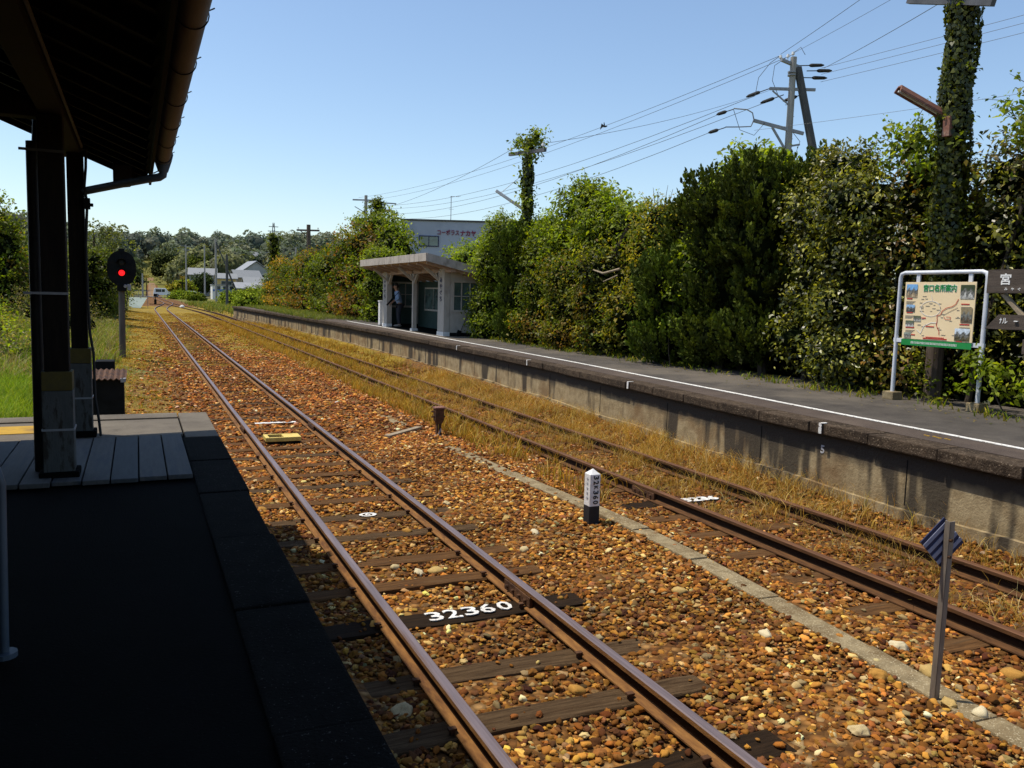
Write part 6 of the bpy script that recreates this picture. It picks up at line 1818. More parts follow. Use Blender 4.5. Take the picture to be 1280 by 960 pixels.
m = MB(); insulator(m, (11.02, 8.52, 6.64), 1.3); insulator(m, (11.02, 9.75, 7.02), 1.3); t.part('insulator', m, M_PORCELAIN, parent=ca)
m = MB(); m.box(11.0, 11.02, 8.86, 9.0, 3.54, 3.66); t.part('number_plate', m, M_SIGNWHITE)
la, lb = Vector((10.28, 9.22, 5.42)), Vector((11.02, 9.0, 5.08))
d = (lb - la).normalized(); 
m = MB()
sd = d.cross(Vector((0, 0, 1))).normalized(); upv = sd.cross(d)
prof = [(-0.085, -0.03), (-0.085, 0.0), (-0.045, 0.07), (0.045, 0.07), (0.085, 0.0), (0.085, -0.03), (0.07, -0.03), (0.04, 0.045), (-0.04, 0.045), (-0.07, -0.03)]
vs = [la + sd * a + upv * b for a, b in prof] + [lb + sd * a + upv * b for a, b in prof]
npf = len(prof)
m.add(vs, [(k, (k + 1) % npf, npf + (k + 1) % npf, npf + k) for k in range(npf)] + [tuple(range(npf - 1, -1, -1)), tuple(range(npf, 2 * npf))])
lamp = t.part('platform_lamp', m, M_RUSTRED)
for s in (-0.03, 0.03):
    m = MB(); m.tube([la + sd * s + upv * 0.0 + d * 0.03, lb + sd * s + upv * 0.0 - d * 0.05], 0.016, 8); t.part('tube', m, M_PORCELAIN, parent=lamp)
m = MB(); m.box(10.91, 10.99, 8.81, 8.93, 4.76, 5.05); t.part('ballast_box', m, M_RUSTRED, parent=lamp, bevel=0.006)

# second ivy pole
t = Thing('ivy_pole', 'slim pole with leafy ivy top and crossarm right of the shelter', 'pole', (10.8, 23.1, 0.8), PG)
m = MB(); m.cyl((10.8, 23.1, 0.7), (10.8, 23.1, 6.95), 0.12, 0.10, 10); t.part('pole', m, M_WOODPOLE)
link('ivy', ivy_sleeve((10.8, 23.1, 4.1), (10.8, 23.1, 6.4), 0.15, 1100, 0.09, MIDGREEN + IVY, t.loc), t.root)
me = crown_mesh('ivy_crown', [(10.75, 23.2, 6.72, 0.35, 0.50, 0.28), (10.75, 22.75, 6.55, 0.26, 0.35, 0.25), (10.75, 23.35, 5.75, 0.2, 0.25, 0.3), (10.8, 22.6, 6.95, 0.25, 0.35, 0.18), (10.75, 23.1, 4.9, 0.28, 0.32, 0.4)], 1150, 0.105, BRIGHT + MIDGREEN, M_LEAF_BROAD, core=0.35, lumpiness=0.4, spread=0.10, gap=0.6)
link('ivy_crown', sub_loc(me, t.loc), t.root)
m = MB(); m.beam((10.66, 24.2, 6.62), (10.66, 21.7, 6.40), 0.08, 0.10); ca = t.part('crossarm', m, M_ARM)
m = MB(); insulator(m, (10.66, 24.1, 6.66), 1.2); insulator(m, (10.66, 21.85, 6.46), 1.2); t.part('insulator', m, M_PORCELAIN, parent=ca)
m = MB(); m.beam((9.95, 23.55, 5.40), (10.72, 23.25, 4.88), 0.14, 0.08); lp = t.part('platform_lamp', m, M_POSTWHITE, bevel=0.01)
m = MB(); m.tube([(10.05, 23.5, 5.30), (10.7, 23.25, 5.9)], 0.008, 5); t.part('stay', m, M_GALV, parent=lp)
# third ivy pole with small crossarm
t = Thing('ivy_pole', 'ivy capped pole rising from the tree behind the shelter', 'pole', (12.0, 44.8, 0.8), PG)
m = MB(); m.cyl((12.0, 44.8, 0.7), (12.0, 44.8, 7.0), 0.13, 0.11, 10); t.part('pole', m, M_WOODPOLE)
me = crown_mesh('ivy_crown', [(12.0, 44.8, 6.9, 0.36, 0.4, 0.42), (12.0, 44.9, 6.2, 0.3, 0.34, 0.5)], 900, 0.13, IVY + MIDGREEN, M_LEAF_BROAD, core=0.7, lumpiness=0.3, spread=0.09)
link('ivy_crown', sub_loc(me, t.loc), t.root)
m = MB(); m.beam((12.0, 46.2, 6.62), (12.35, 43.7, 6.6), 0.1, 0.11); t.part('crossarm', m, M_WOODPOLE)
# T pole
t = Thing('wooden_pole', 'dark wooden pole with a single crossarm and strut above the far hedge', 'pole', (11.38, 61.4, 0.8), PG)
m = MB(); m.cyl((11.38, 61.4, 0.5), (11.38, 61.4, 6.95), 0.17, 0.14, 10); t.part('pole', m, M_WOODPOLE)
m = MB(); m.beam((10.60, 61.75, 6.55), (12.1, 61.1, 6.55), 0.1, 0.12); ca = t.part('crossarm', m, M_WOODPOLE)
m = MB(); m.beam((10.85, 61.62, 6.5), (11.35, 61.42, 6.0), 0.05, 0.06); t.part('strut', m, M_WOODPOLE)
m = MB(); insulator(m, (10.7, 61.7, 6.6), 1.2); insulator(m, (12.0, 61.14, 6.6), 1.2); t.part('insulator', m, M_PORCELAIN, parent=ca)
# ivy stump pole far
t = Thing('ivy_pole', 'dark ivy clad pole without arms over the yellow leaved shrub', 'pole', (11.0, 75.5, 0.6), PG)
m = MB(); m.cyl((11.0, 75.5, 0.3), (11.0, 75.5, 6.9), 0.15, 0.12, 10); t.part('pole', m, M_WOODPOLE)
me = crown_mesh('ivy_crown', [(11.0, 75.5, 6.6, 0.55, 0.6, 0.5), (11.0, 75.5, 5.7, 0.5, 0.55, 0.8), (11.0, 75.5, 4.5, 0.55, 0.55, 0.9)], 1100, 0.2, IVY + MIDGREEN, M_LEAF_BROAD, core=0.75, spread=0.12)
link('ivy_crown', sub_loc(me, t.loc), t.root)

# utility pole behind the hedge
UX, UY = 24.6, 27.45
t = Thing('utility_pole', 'tall concrete utility pole with crossarms, insulators and a leaning strut', 'pole', (UX, UY, 0.6))
m = MB(); m.cyl((UX, UY, 0.4), (UX + 0.05, UY, 12.25), 0.18, 0.125, 14); t.part('pole', m, M_CONCPOLE, smooth=True)
m = MB(); m.cyl((26.35, 26.1, 3.5), (24.85, 27.4, 11.85), 0.19, 0.16, 12); t.part('strut', m, M_DARKPOLE, smooth=True)
RV = Vector((0.912, -0.411, 0))   # across the power line as seen from the track
def off(dx, dz, dy=0.0):
    p = Vector((UX, UY, 0)) + RV * dx + Vector((0.41, 0.912, 0)) * dy
    return Vector((p.x, p.y, dz))
def strain(m, p, d, L=0.55):
    d = Vector(d).normalized(); p = Vector(p)
    m.tube([p, p + d * L * 0.4], 0.02, 6)
    q = p + d * L * 0.4
    m.tube([q, q + d * 0.06, q + d * 0.12, q + d * L * 0.5, q + d * (L * 0.62)], [0.025, 0.065, 0.075, 0.065, 0.02], 8)
m = MB(); m.beam(off(-0.55, 12.05, -0.3), off(0.35, 11.95, 0.3), 0.1, 0.12); t.part('crossarm', m, M_GALV)
m = MB(); m.beam(off(-0.88, 10.98), off(1.0, 10.98), 0.09, 0.11); t.part('crossarm', m, M_GALV)
m = MB(); m.beam(off(-0.75, 10.9), off(-0.05, 10.35), 0.05, 0.05); t.part('crossarm_stay', m, M_GALV)
m = MB(); m.beam(off(-1.45, 9.72, 0.1), off(0.6, 9.20, -0.1), 0.10, 0.13); lowarm = t.part('crossarm', m, M_GALV)
m = MB(); m.beam(off(-0.68, 9.45), off(-0.08, 8.55), 0.08, 0.08); t.part('crossarm_stay', m, M_GALV)
m = MB(); m.beam(off(-0.35, 8.62), off(0.5, 8.78), 0.06, 0.07); t.part('bracket', m, M_GALV)
m = MB()
m.tube([off(-1.45, 9.75), off(-1.52, 10.0), off(-1.75, 10.12), off(-2.3, 10.15)], 0.025, 6); m.tube([off(-1.45, 9.7), off(-1.55, 9.45), off(-2.0, 9.42), off(-2.6, 9.40)], 0.025, 6)
t.part('arm_hoop', m, M_GALV)
for k, (a, zz, dr) in enumerate(((0.28, 11.92, (1, -0.45, 0.05)), (0.6, 11.72, (1, -0.5, 0.03)), (0.42, 11.45, (1, -0.5, 0.0)))):
    m = MB(); p = off(a, zz); strain(m, p, dr, 1.0); t.part('strain_insulator', m, M_BLACKRUB)
for k, (a, zz) in enumerate(((-0.88, 10.98), (-0.28, 10.75), (0.65, 10.85))):
    m = MB(); strain(m, off(a, zz), (-0.75, 0.5, -0.32), 0.95); t.part('strain_insulator', m, M_BLACKRUB)
for a, zz in ((-2.3, 10.12), (-2.6, 9.38)):
    m = MB(); strain(m, off(a, zz), (-0.8, 0.5, -0.3), 0.7); t.part('strain_insulator', m, M_BLACKRUB)
m = MB()
for a, zz in ((-0.5, 12.1), (-0.2, 12.15), (0.0, 12.25)):
    insulator(m, tuple(off(a, zz)), 1.6)
t.part('pin_insulators', m, M_PORCELAIN)
m = MB()
m.tube([off(-0.5, 12.3), off(-0.9, 12.0), off(-1.35, 11.4), off(-1.45, 10.7)], 0.012, 5)
m.tube([off(-0.3, 12.2), off(-0.72, 11.9), off(-0.78, 11.3), off(-0.5, 10.7)], 0.012, 5)
m.tube([off(0.0, 12.4), off(0.3, 12.65), off(0.5, 12.35)], 0.012, 5)
m.tube([off(-2.3, 10.1), off(-2.0, 9.3), off(-1.4, 9.1), off(-1.0, 9.6)], 0.012, 5)
m.tube([off(0.15, 9.3), off(0.5, 8.9), off(0.35, 8.4), off(0.1, 8.4)], 0.012, 5)
t.part('jumper_cables', m, M_WIRE)
m = MB()
for zz in (11.5, 11.62):
    m.cyl(off(0, zz), off(0, zz + 0.06), 0.17, n=12)
for k in range(8):
    m.tube([off(-0.2 if k % 2 else 0.2, 7.2 + 0.45 * k), off(0, 7.2 + 0.45 * k)], 0.012, 5)
t.part('steps_and_clamps', m, M_GALV)

# far utility poles
DG = 'utility poles far down the line'
far_poles = [
    ('slim pale pole with a lamp arm, left of the far cluster of poles', 10.4, 205.0, 11.8, 'arms'),
    ('plain grey pole, second from the left of the far cluster', 14.0, 199.5, 11.6, 'plain'),
    ('tall grey pole with a slanting stay wire near the far houses', 11.25, 137.0, 9.7, 'stay'),
    ('short dark pole just beyond the far platform end', 10.7, 114.0, 6.6, 'strut'),
    ('small dark pole left of the railway crossing', 1.2, 196.0, 4.9, 'plain'),
    ('grey pole on the slope behind the ivy clad pole', 20.5, 120.0, 8.2, 'plain'),
    ('far grey pole half hidden by the black signal', -5.0, 225.0, 11.0, 'arms')]
for lab, x, y, zt, kind in far_poles:
    zb = gz1(x, y)
    t = Thing('utility_pole', lab, 'pole', (x, y, zb), DG)
    m = MB(); m.cyl((x, y, zb - 0.2), (x, y, zt), 0.19, 0.14, 8); t.part('pole', m, M_DARKPOLE if kind == 'strut' else M_CONCPOLE)
    if kind == 'arms':
        m = MB(); m.beam((x - 1.1, y, zt - 0.3), (x + 1.1, y, zt - 0.3), 0.1, 0.12); m.beam((x - 0.9, y, zt - 1.2), (x + 0.9, y, zt - 1.2), 0.1, 0.12); t.part('crossarm', m, M_GALV)
    if kind == 'stay':
        m = MB(); m.tube([(x, y, zt - 0.3), (x + 3.6, y - 2, gz1(x + 3.6, y - 2))], 0.1, 6); t.part('strut', m, M_DARKPOLE)
    if kind == 'strut':
        m = MB(); m.tube([(x, y, zt - 1.8), (x + 1.9, y, gz1(x + 1.9, y))], 0.11, 6); t.part('strut', m, M_DARKPOLE)
# transformer pole behind the far hedge
t = Thing('transformer_pole', 'grey pole with a hanging transformer behind the tree left of the apartment block', 'pole', (22.3, 88.0, 0.5))
m = MB(); m.cyl((22.3, 88, 0.3), (22.3, 88, 12.4), 0.22, 0.16, 10); t.part('pole', m, M_CONCPOLE)
m = MB(); m.beam((21.0, 88.5, 11.9), (23.6, 87.4, 11.9), 0.12, 0.14); m.beam((21.2, 88.4, 11.2), (22.2, 88, 10.6), 0.08, 0.08); t.part('crossarm', m, M_GALV)
m = MB(); m.beam((22.3, 88, 11.75), (25.2, 86.6, 11.6), 0.1, 0.12); t.part('crossarm', m, M_GALV)
m = MB(); m.cyl((21.4, 88.2, 8.9), (21.4, 88.2, 10.0), 0.42, n=12); m.cyl((21.9, 87.6, 8.9), (21.9, 87.6, 10.0), 0.38, n=12); t.part('transformer', m, M_GALV, bevel=0.03)

# wires
def wire(label, p, q, sag, r=0.012, group='overhead wires'):
    p, q = Vector(p), Vector(q)
    m = MB()
    pts = []
    for k in range(17):
        f = k / 16
        w = p.lerp(q, f); w.z -= sag * 4 * f * (1 - f)
        pts.append(w)
    m.tube(pts, r * 0.8, 5)
    return single('overhead_wire', m, M_WIRE, label, 'wire', group)
TP = (22.3, 88.0)
wire('top wire from the utility pole up to the upper border of the picture', off(-0.5, 12.35), (16.2, 3.0, 13.4), 0.25, 0.012)
wire('second wire from the utility pole toward the upper right', off(0.0, 12.4), (18.0, 1.0, 13.4), 0.35, 0.009)
wire('heavy wire from the strain insulators to the ivy covered lamp pole', off(1.3, 11.85), (13.4, 6.5, 8.9), 0.15, 0.012)
for k, zz in enumerate((11.85, 11.6, 11.3)):
    wire('%s of three wires running right from the utility pole' % ('highest', 'middle', 'lowest')[k], off(1.2, zz), (29.5, -14 + k, zz + 0.55), 0.3, 0.010)
for k, (a, zz, tz) in enumerate(((-0.5, 12.3, 12.1), (0.0, 12.35, 12.0))):
    wire('%s long wire from the utility pole top to the transformer pole' % ('upper', 'lower')[k], off(a, zz), (TP[0] - 0.8 + k * 1.6, TP[1], tz), 0.9, 0.013)
for k, (a, zz) in enumerate(((-1.45, 10.68), (-0.95, 10.45))):
    wire('wire from the %s black insulator of the middle crossarm to the transformer pole' % ('left', 'inner')[k], off(a, zz), (TP[0] - 0.4 + k, TP[1], 11.3 - 0.2 * k), 1.3, 0.014)
for k, (a, zz) in enumerate(((-2.9, 9.9), (-3.15, 9.2))):
    wire('%s wire from the low crossarm hoop to the transformer pole' % ('upper', 'lower')[k], off(a, zz), (TP[0] - 0.6 + k, TP[1], 10.6 - 0.3 * k), 1.5, 0.014)
wire('thin wire crossing behind the ivy covered lamp pole with a white insulator', off(-1.4, 9.3), (30, 6, 9.4), 0.15, 0.008)
wire('thin wire from the slim ivy pole to the pole behind the shelter tree', (10.66, 24.1, 6.75), (11.95, 44.8, 6.7), 0.25, 0.008)
wire('thin wire from the slim ivy pole toward the utility pole', (10.66, 21.9, 6.6), off(-0.9, 10.9), 0.2, 0.008)
m = MB(); m.tube([(27.15, 15.95, 9.25), (27.25, 15.6, 9.27), (27.4, 15.1, 9.28)], [0.05, 0.09, 0.05], 8)
single('line_insulator', m, M_PORCELAIN, 'small white insulator on the thin wire at the right', 'insulator')
# lattice pylon
t = Thing('transmission_pylon', 'small hazy lattice transmission pylon on the skyline', 'pylon', (98.6, 678, 12))
zb = 12.0
m = MB()
B_ = [(-3, -3), (3, -3), (3, 3), (-3, 3)]
for (a, b1) in B_:
    m.beam((98.6 + a, 678 + b1, zb), (98.6 + a * 0.15, 678 + b1 * 0.15, 54), 0.4, 0.4)
for k in range(9):
    f0, f1 = k / 9, (k + 1) / 9
    s0, s1 = 1 - 0.85 * f0, 1 - 0.85 * f1
    for i in range(4):
        a, b1 = B_[i]; c, d_ = B_[(i + 1) % 4]
        m.beam((98.6 + a * s0, 678 + b1 * s0, zb + 42 * f0), (98.6 + c * s1, 678 + d_ * s1, zb + 42 * f1), 0.25, 0.25)
t.part('tower', m, M_GALV)
m = MB()
for zz, w in ((43.5, 5.0), (47.5, 4.4), (51.0, 3.6)):
    m.beam((98.6 - w, 678, zz), (98.6 + w, 678, zz), 0.4, 0.5)
t.part('crossarms', m, M_GALV)

# ------------------------------------------------------------------ buildings
t = Thing('apartment_block', 'white flat roofed apartment block with red lettering behind the shelter', 'building', (24, 68, 0.5))
A, Bq = Vector((20.6, 69.0, 0)), Vector((30.5, 64.55, 0))
dv = (Bq - A).normalized(); nv = Vector((dv.y, -dv.x, 0))
m = MB()
back = -nv * 9.0
q = [A, Bq, Bq + back, A + back]
m.add([(p.x, p.y, 0.3) for p in q] + [(p.x, p.y, 8.36) for p in q], [(0, 3, 2, 1), (4, 5, 6, 7), (0, 1, 5, 4), (1, 2, 6, 5), (2, 3, 7, 6), (3, 0, 4, 7)])
t.part('wall', m, M_BUILD)
m = MB()
q2 = [A - dv * 0.08 + nv * 0.08, Bq + dv * 0.08 + nv * 0.08, Bq + back + dv * 0.08 - nv * 0.08, A + back - dv * 0.08 - nv * 0.08]
m.add([(p.x, p.y, 8.362) for p in q2] + [(p.x, p.y, 8.50) for p in q2], [(0, 3, 2, 1), (4, 5, 6, 7), (0, 1, 5, 4), (1, 2, 6, 5), (2, 3, 7, 6), (3, 0, 4, 7)])
t.part('parapet', m, M_ROOFGREY)
def onwall(m, u0, u1, z0, z1, d0, d1):
    a, b1 = A + dv * u0, A + dv * u1
    q = [a + nv * d0, b1 + nv * d0, b1 + nv * d1, a + nv * d1]
    m.add([(p.x, p.y, z0) for p in q] + [(p.x, p.y, z1) for p in q], [(0, 3, 2, 1), (4, 5, 6, 7), (0, 1, 5, 4), (1, 2, 6, 5), (2, 3, 7, 6), (3, 0, 4, 7)])
m = MB()
for (a, b1, c, d_) in ((1.45, 3.15, 7.06, 7.14), (1.45, 3.15, 6.22, 6.30), (1.45, 1.53, 6.302, 7.058), (3.07, 3.15, 6.302, 7.058), (2.27, 2.33, 6.302, 7.058)):
    onwall(m, a, b1, c, d_, 0.0, 0.07)
w_ = t.part('window', m, M_NAVY)
m = MB(); onwall(m, 1.5, 3.1, 6.28, 7.08, 0.003, 0.03); t.part('pane', m, M_GLASSB, parent=w_)
m = MB()
text_mb(m, 'コーポラス', frame(A + dv * 3.93 + nv * 0.03 + Vector((0, 0, 7.46)), dv, (0, 0, 1)), 0.46, 1.85, 0.015, 0.03)
text_mb(m, 'ナカヤ', frame(A + dv * 5.62 + nv * 0.03 + Vector((0, 0, 7.42)), dv, (0, 0, 1)), 0.48, 1.32, 0.03, 0.03)
t.part('lettering', m, M_REDTEXT)
ap_ = A + dv * 4.05 - nv * 1.0
m = MB()
m.cyl((ap_.x, ap_.y, 8.5), (ap_.x, ap_.y, 10.6), 0.03, n=6)
m.beam((ap_.x - 0.1, ap_.y, 10.55), (ap_.x + 0.75, ap_.y - 0.3, 10.6), 0.02, 0.02)
for k in range(5):
    x = ap_.x + 0.15 * k
    m.beam((x, ap_.y - 0.3 - 0.06 * k, 10.57), (x, ap_.y + 0.3 - 0.06 * k, 10.57), 0.015, 0.015)
m.beam((ap_.x - 0.2, ap_.y, 9.5), (ap_.x + 0.25, ap_.y, 9.5), 0.02, 0.02)
t.part('aerial', m, M_GALV)

HGp = 'houses beyond the level crossing'
def house(label, cx, cy, w, dp, zb, eave, ridge, wallm, roofm, rot=0.0, axis='x', windows=(), group=HGp):
    t = Thing('house', label, 'house', (cx, cy, zb), group)
    t.root.rotation_euler = (0, 0, rot)
    def part(nm, m, mm, parent=None):
        me = m.mesh(nm, mm, (0, 0, 0))
        return link(nm, me, parent or t.root)
    x, y = w / 2, dp / 2
    m = MB()
    if axis == 'x':
        m.add([(-x, -y, -1), (x, -y, -1), (x, y, -1), (-x, y, -1), (-x, -y, eave), (x, -y, eave), (x, y, eave), (-x, y, eave), (-x, 0, ridge - 0.1), (x, 0, ridge - 0.1)],
              [(0, 3, 2, 1), (0, 1, 5, 4), (2, 3, 7, 6), (1, 2, 6, 9, 5), (3, 0, 4, 8, 7), (4, 5, 9, 8), (6, 7, 8, 9)])
    else:
        m.add([(-x, -y, -1), (x, -y, -1), (x, y, -1), (-x, y, -1), (-x, -y, eave), (x, -y, eave), (x, y, eave), (-x, y, eave), (0, -y, ridge - 0.1), (0, y, ridge - 0.1)],
              [(0, 3, 2, 1), (0, 1, 5, 8, 4), (2, 3, 7, 9, 6), (1, 2, 6, 5), (3, 0, 4, 7), (4, 8, 9, 7), (5, 6, 9, 8)])
    part('wall', m, wallm)
    m = MB()
    o = 0.5
    s = (ridge - eave) / (y if axis == 'x' else x)
    if axis == 'x':
        for sg in (-1, 1):
            p = [(-x - o, sg * (y + o), eave - s * o + 0.05), (x + o, sg * (y + o), eave - s * o + 0.05), (x + o, 0, ridge + 0.05), (-x - o, 0, ridge + 0.05)]
            m.add(p + [(a, b, c + 0.18) for a, b, c in p], [(0, 1, 2, 3), (7, 6, 5, 4), (0, 4, 5, 1), (1, 5, 6, 2), (2, 6, 7, 3), (3, 7, 4, 0)])
    else:
        for sg in (-1, 1):
            p = [(sg * (x + o), -y - o, eave - s * o + 0.05), (sg * (x + o), y + o, eave - s * o + 0.05), (0, y + o, ridge + 0.05), (0, -y - o, ridge + 0.05)]
            m.add(p + [(a, b, c + 0.18) for a, b, c in p], [(0, 1, 2, 3), (7, 6, 5, 4), (0, 4, 5, 1), (1, 5, 6, 2), (2, 6, 7, 3), (3, 7, 4, 0)])
    part('roof', m, roofm)
    for (a, b, c, d_) in windows:
        m = MB(); m.box(a - 0.06, b + 0.06, -y - 0.06, -y - 0.002, c - 0.06, d_ + 0.06); f = part('window', m, M_POSTWHITE)
        m = MB(); m.box(a, b, -y - 0.075, -y - 0.061, c, d_); part('pane', m, M_GLASS, f)
    return t
house('two storey pale house with bright slanting roof, largest of the far houses', 29.5, 243, 8.5, 8, 1.5, 5.2, 8.2, M_WALLPALE, M_TILELIGHT, 0.15, 'y', ((-2.6, -1.2, 3.4, 4.6), (1.2, 2.4, 3.4, 4.6)))
house('grey tiled low house in front of the large pale house', 25.0, 199, 5.0, 6, 0.5, 2.6, 4.2, M_WALLTAN, M_TILEGREY, 0.0, 'x', ((-1.8, -0.4, 0.8, 2.0),))
house('small white house with a gable roof among the yellow bushes', 15.4, 231, 3.6, 5, 1.0, 2.6, 4.7, M_WALLPALE, M_TILELIGHT, 0.0, 'y', ((-0.7, 0.7, 1.0, 2.0),))
house('grey house with a shallow roof behind the white car', 17.6, 258, 7.0, 6, 2.0, 3.9, 5.6, M_WALLPALE, M_TILEGREY, -0.1, 'x', ((-2, -0.8, 1.6, 2.8), (0.8, 2.0, 1.6, 2.8)))
house('small ochre walled house behind the tall stayed pole', 19.8, 214, 4.2, 4, 1.0, 3.6, 4.6, M_WALLYEL, M_TILEGREY, 0.0, 'x', ((-1.2, 1.2, 1.8, 2.9),))
house('tan house with dark eaves beside the ochre one', 25.2, 221, 6.0, 5, 1.5, 3.6, 5.2, M_WALLTAN, M_TILEGREY, 0.2, 'x', ((-1.6, -0.2, 1.6, 2.8),))
house('grey roofed house high on the wooded hillside', 43.6, 335, 7.5, 6, 8.6, 5.0, 7.6, M_WALLPALE, M_TILEGREY, 0.1, 'x', ((-2.2, -1.0, 2.6, 3.8), (1.0, 2.2, 2.6, 3.8)))
t = Thing('roadside_shop', 'low white roadside hut with blue band and wide windows', 'building', (15.7, 181, 0), HGp)
m = MB(); m.box(14.0, 18.6, 179, 184, -0.3, 2.75); t.part('wall', m, M_POSTWHITE)
m = MB(); m.box(13.9, 18.7, 178.8, 184.1, 2.76, 2.95); t.part('roof', m, M_TILELIGHT)
m = MB(); m.box(14.1, 18.5, 178.93, 178.99, 1.55, 1.95); t.part('blue_band', m, M_BLUEPAINT)
for xa in (14.5, 16.0, 17.3):
    m = MB(); m.box(xa, xa + 1.0, 178.92, 178.995, 1.98, 2.6); t.part('window', m, M_GLASS)
house('grey tiled shed roof just right of the white hut', 20.5, 178, 4.5, 5, 0.0, 2.3, 3.3, M_WALLTAN, M_TILELIGHT, 0.0, 'x')

# level crossing road, cars, barrier
m = MB()
m.prism([(-40, 0.02), (-40, 0.05), (70, 0.05), (70, 0.02)], [((0, 192.0, -0.02), (1, 0, 0)), ((0, 199.0, -0.02), (1, 0, 0))])
struct('road', m, M_ROAD)
def car(name, label, cat, x, y, zb, L, H, Wd, van):
    t = Thing(name, label, cat, (x, y, zb), 'white vehicles at the level crossing')
    m = MB()
    if van:
        pr = [(-L / 2, 0.35), (-L / 2 + 0.03, 1.0), (-L / 2 + 0.2, H - 0.05), (-L / 2 + 0.4, H), (L / 2 - 1.3, H), (L / 2 - 0.75, 1.15), (L / 2 - 0.1, 0.9), (L / 2, 0.6), (L / 2, 0.35)]
    else:
        pr = [(-L / 2, 0.35), (-L / 2 + 0.02, 0.9), (-L / 2 + 0.5, 1.0), (-L / 2 + 1.0, H - 0.03), (-L / 2 + 1.5, H), (L / 2 - 1.7, H - 0.05), (L / 2 - 1.05, 0.98), (L / 2 - 0.15, 0.8), (L / 2, 0.6), (L / 2, 0.35)]
    m.prism(pr, [((x, y - Wd / 2, zb), (1, 0, 0)), ((x, y + Wd / 2, zb), (1, 0, 0))])
    t.part('body', m, M_CARWHITE, bevel=0.06)
    wins = [(-L / 2 + 0.45, -0.3), (-0.2, L / 2 - 1.45)] if van else [(-L / 2 + 1.15, -0.15), (-0.05, L / 2 - 1.75)]
    for a, b in wins:
        m = MB(); m.box(x + a, x + b, y - Wd / 2 - 0.012, y - Wd / 2 - 0.002, zb + (1.02 if van else 0.96), zb + H - 0.22 if van else zb + H - 0.13); t.part('window', m, M_GLASS)
    for a in (-L / 2 + 0.75, L / 2 - 0.8):
        for s in (-1, 1):
            m = MB(); m.cyl((x + a, y + s * (Wd / 2 + 0.01), zb + 0.31), (x + a, y + s * (Wd / 2 - 0.2), zb + 0.31), 0.31, n=16); w = t.part('wheel', m, M_TYRE)
            m = MB(); m.cyl((x + a, y + s * (Wd / 2 + 0.018), zb + 0.31), (x + a, y + s * (Wd / 2 + 0.011), zb + 0.31), 0.18, n=14); t.part('rim', m, M_GALV, parent=w)
    m = MB(); m.box(x + L / 2 - 0.08, x + L / 2 + 0.01, y - Wd / 2 + 0.1, y - Wd / 2 + 0.45, zb + 0.65, zb + 0.82); t.part('headlight', m, M_PORCELAIN)
    return t
car('van', 'white van crossing the railway far down the line', 'van', 5.1, 193.6, 0.03, 3.7, 1.85, 1.6, True)
car('parked_car', 'low white car on the road right of the white van', 'car', 11.0, 193.8, 0.03, 4.2, 1.42, 1.65, False)
# crossing warning posts
for (x, y, lab) in ((8.9, 190.5, 'level crossing warning post with crossed boards right of the van'), (2.0, 201.0, 'level crossing warning post with crossed boards left of the track')):
    t = Thing('crossing_signal', lab, 'crossing signal', (x, y, -0.1), 'level crossing warning posts')
    m = MB(); m.cyl((x, y, -0.1), (x, y, 4.6), 0.09, n=8); t.part('post', m, M_BLACK)
    m = MB(); m.beam((x - 0.55, y - 0.1, 4.0), (x + 0.55, y - 0.1, 4.6), 0.04, 0.2); m.beam((x - 0.55, y - 0.13, 4.6), (x + 0.55, y - 0.13, 4.0), 0.04, 0.2); t.part('crossed_boards', m, M_TACTILE)
    for s in (-0.35, 0.35):
        m = MB(); m.cyl((x + s, y - 0.1, 3.1), (x + s, y - 0.02, 3.1), 0.22, n=12); t.part('lamp', m, M_BLACK)
m = MB(); m.box(2.95, 3.05, 117.6, 117.7, -0.1, 0.9)
t = Thing('switch_stand', 'small dark switch stand beside the far turnout', 'switch stand', (2.2, 118, -0.1))
m = MB(); m.box(2.05, 2.35, 117.8, 118.2, -0.1, 0.55); t.part('body', m, M_BLACK, bevel=0.02)
m = MB(); m.cyl((2.2, 118, 0.55), (2.2, 118, 1.25), 0.05, n=8); m.cbox((2.2, 118, 1.1), (0.4, 0.05, 0.35)); t.part('lever', m, M_BLACK)
m = MB(); m.box(1.5, 3.2, 117.2, 117.5, -0.12, -0.02); t.part('base', m, M_SLEEPER_DARK)
m = MB(); m.ball((4.6, 100, 0.05), (0.28, 0.28, 0.2), 3, 0.2); single('white_marker_stone', m, M_POSTWHITE, 'white painted lump marking the space between the far tracks', 'marker')
# pale green sheet fence
t = Thing('sheet_fence', 'pale green sheet fence with a thin rail beside the far track', 'fence', (0.2, 99, -0.1))
m = MB(); m.add([(-0.75, 97.5, -0.05), (0.35, 95.0, -0.05), (1.05, 98.8, 1.0), (-0.75, 99.8, 1.0), (-0.75, 97.6, -0.05), (0.35, 95.1, -0.05), (1.05, 98.9, 1.0), (-0.75, 99.9, 1.0)], [(0, 1, 2, 3), (7, 6, 5, 4), (0, 4, 5, 1), (1, 5, 6, 2), (2, 6, 7, 3), (3, 7, 4, 0)])
t.part('sheet', m, M_GREENSHEET)
for x in (-1.6, -0.7, 0.2, 1.1):
    m = MB(); m.cyl((x, 100, -0.1), (x, 100, 1.75), 0.03, n=6); t.part('post', m, M_GALV)
m = MB(); m.beam((-2.2, 100, 1.7), (1.3, 100, 1.7), 0.04, 0.05); m.beam((-2.2, 100, 1.15), (1.3, 100, 1.15), 0.03, 0.04); t.part('rail', m, M_GALV)

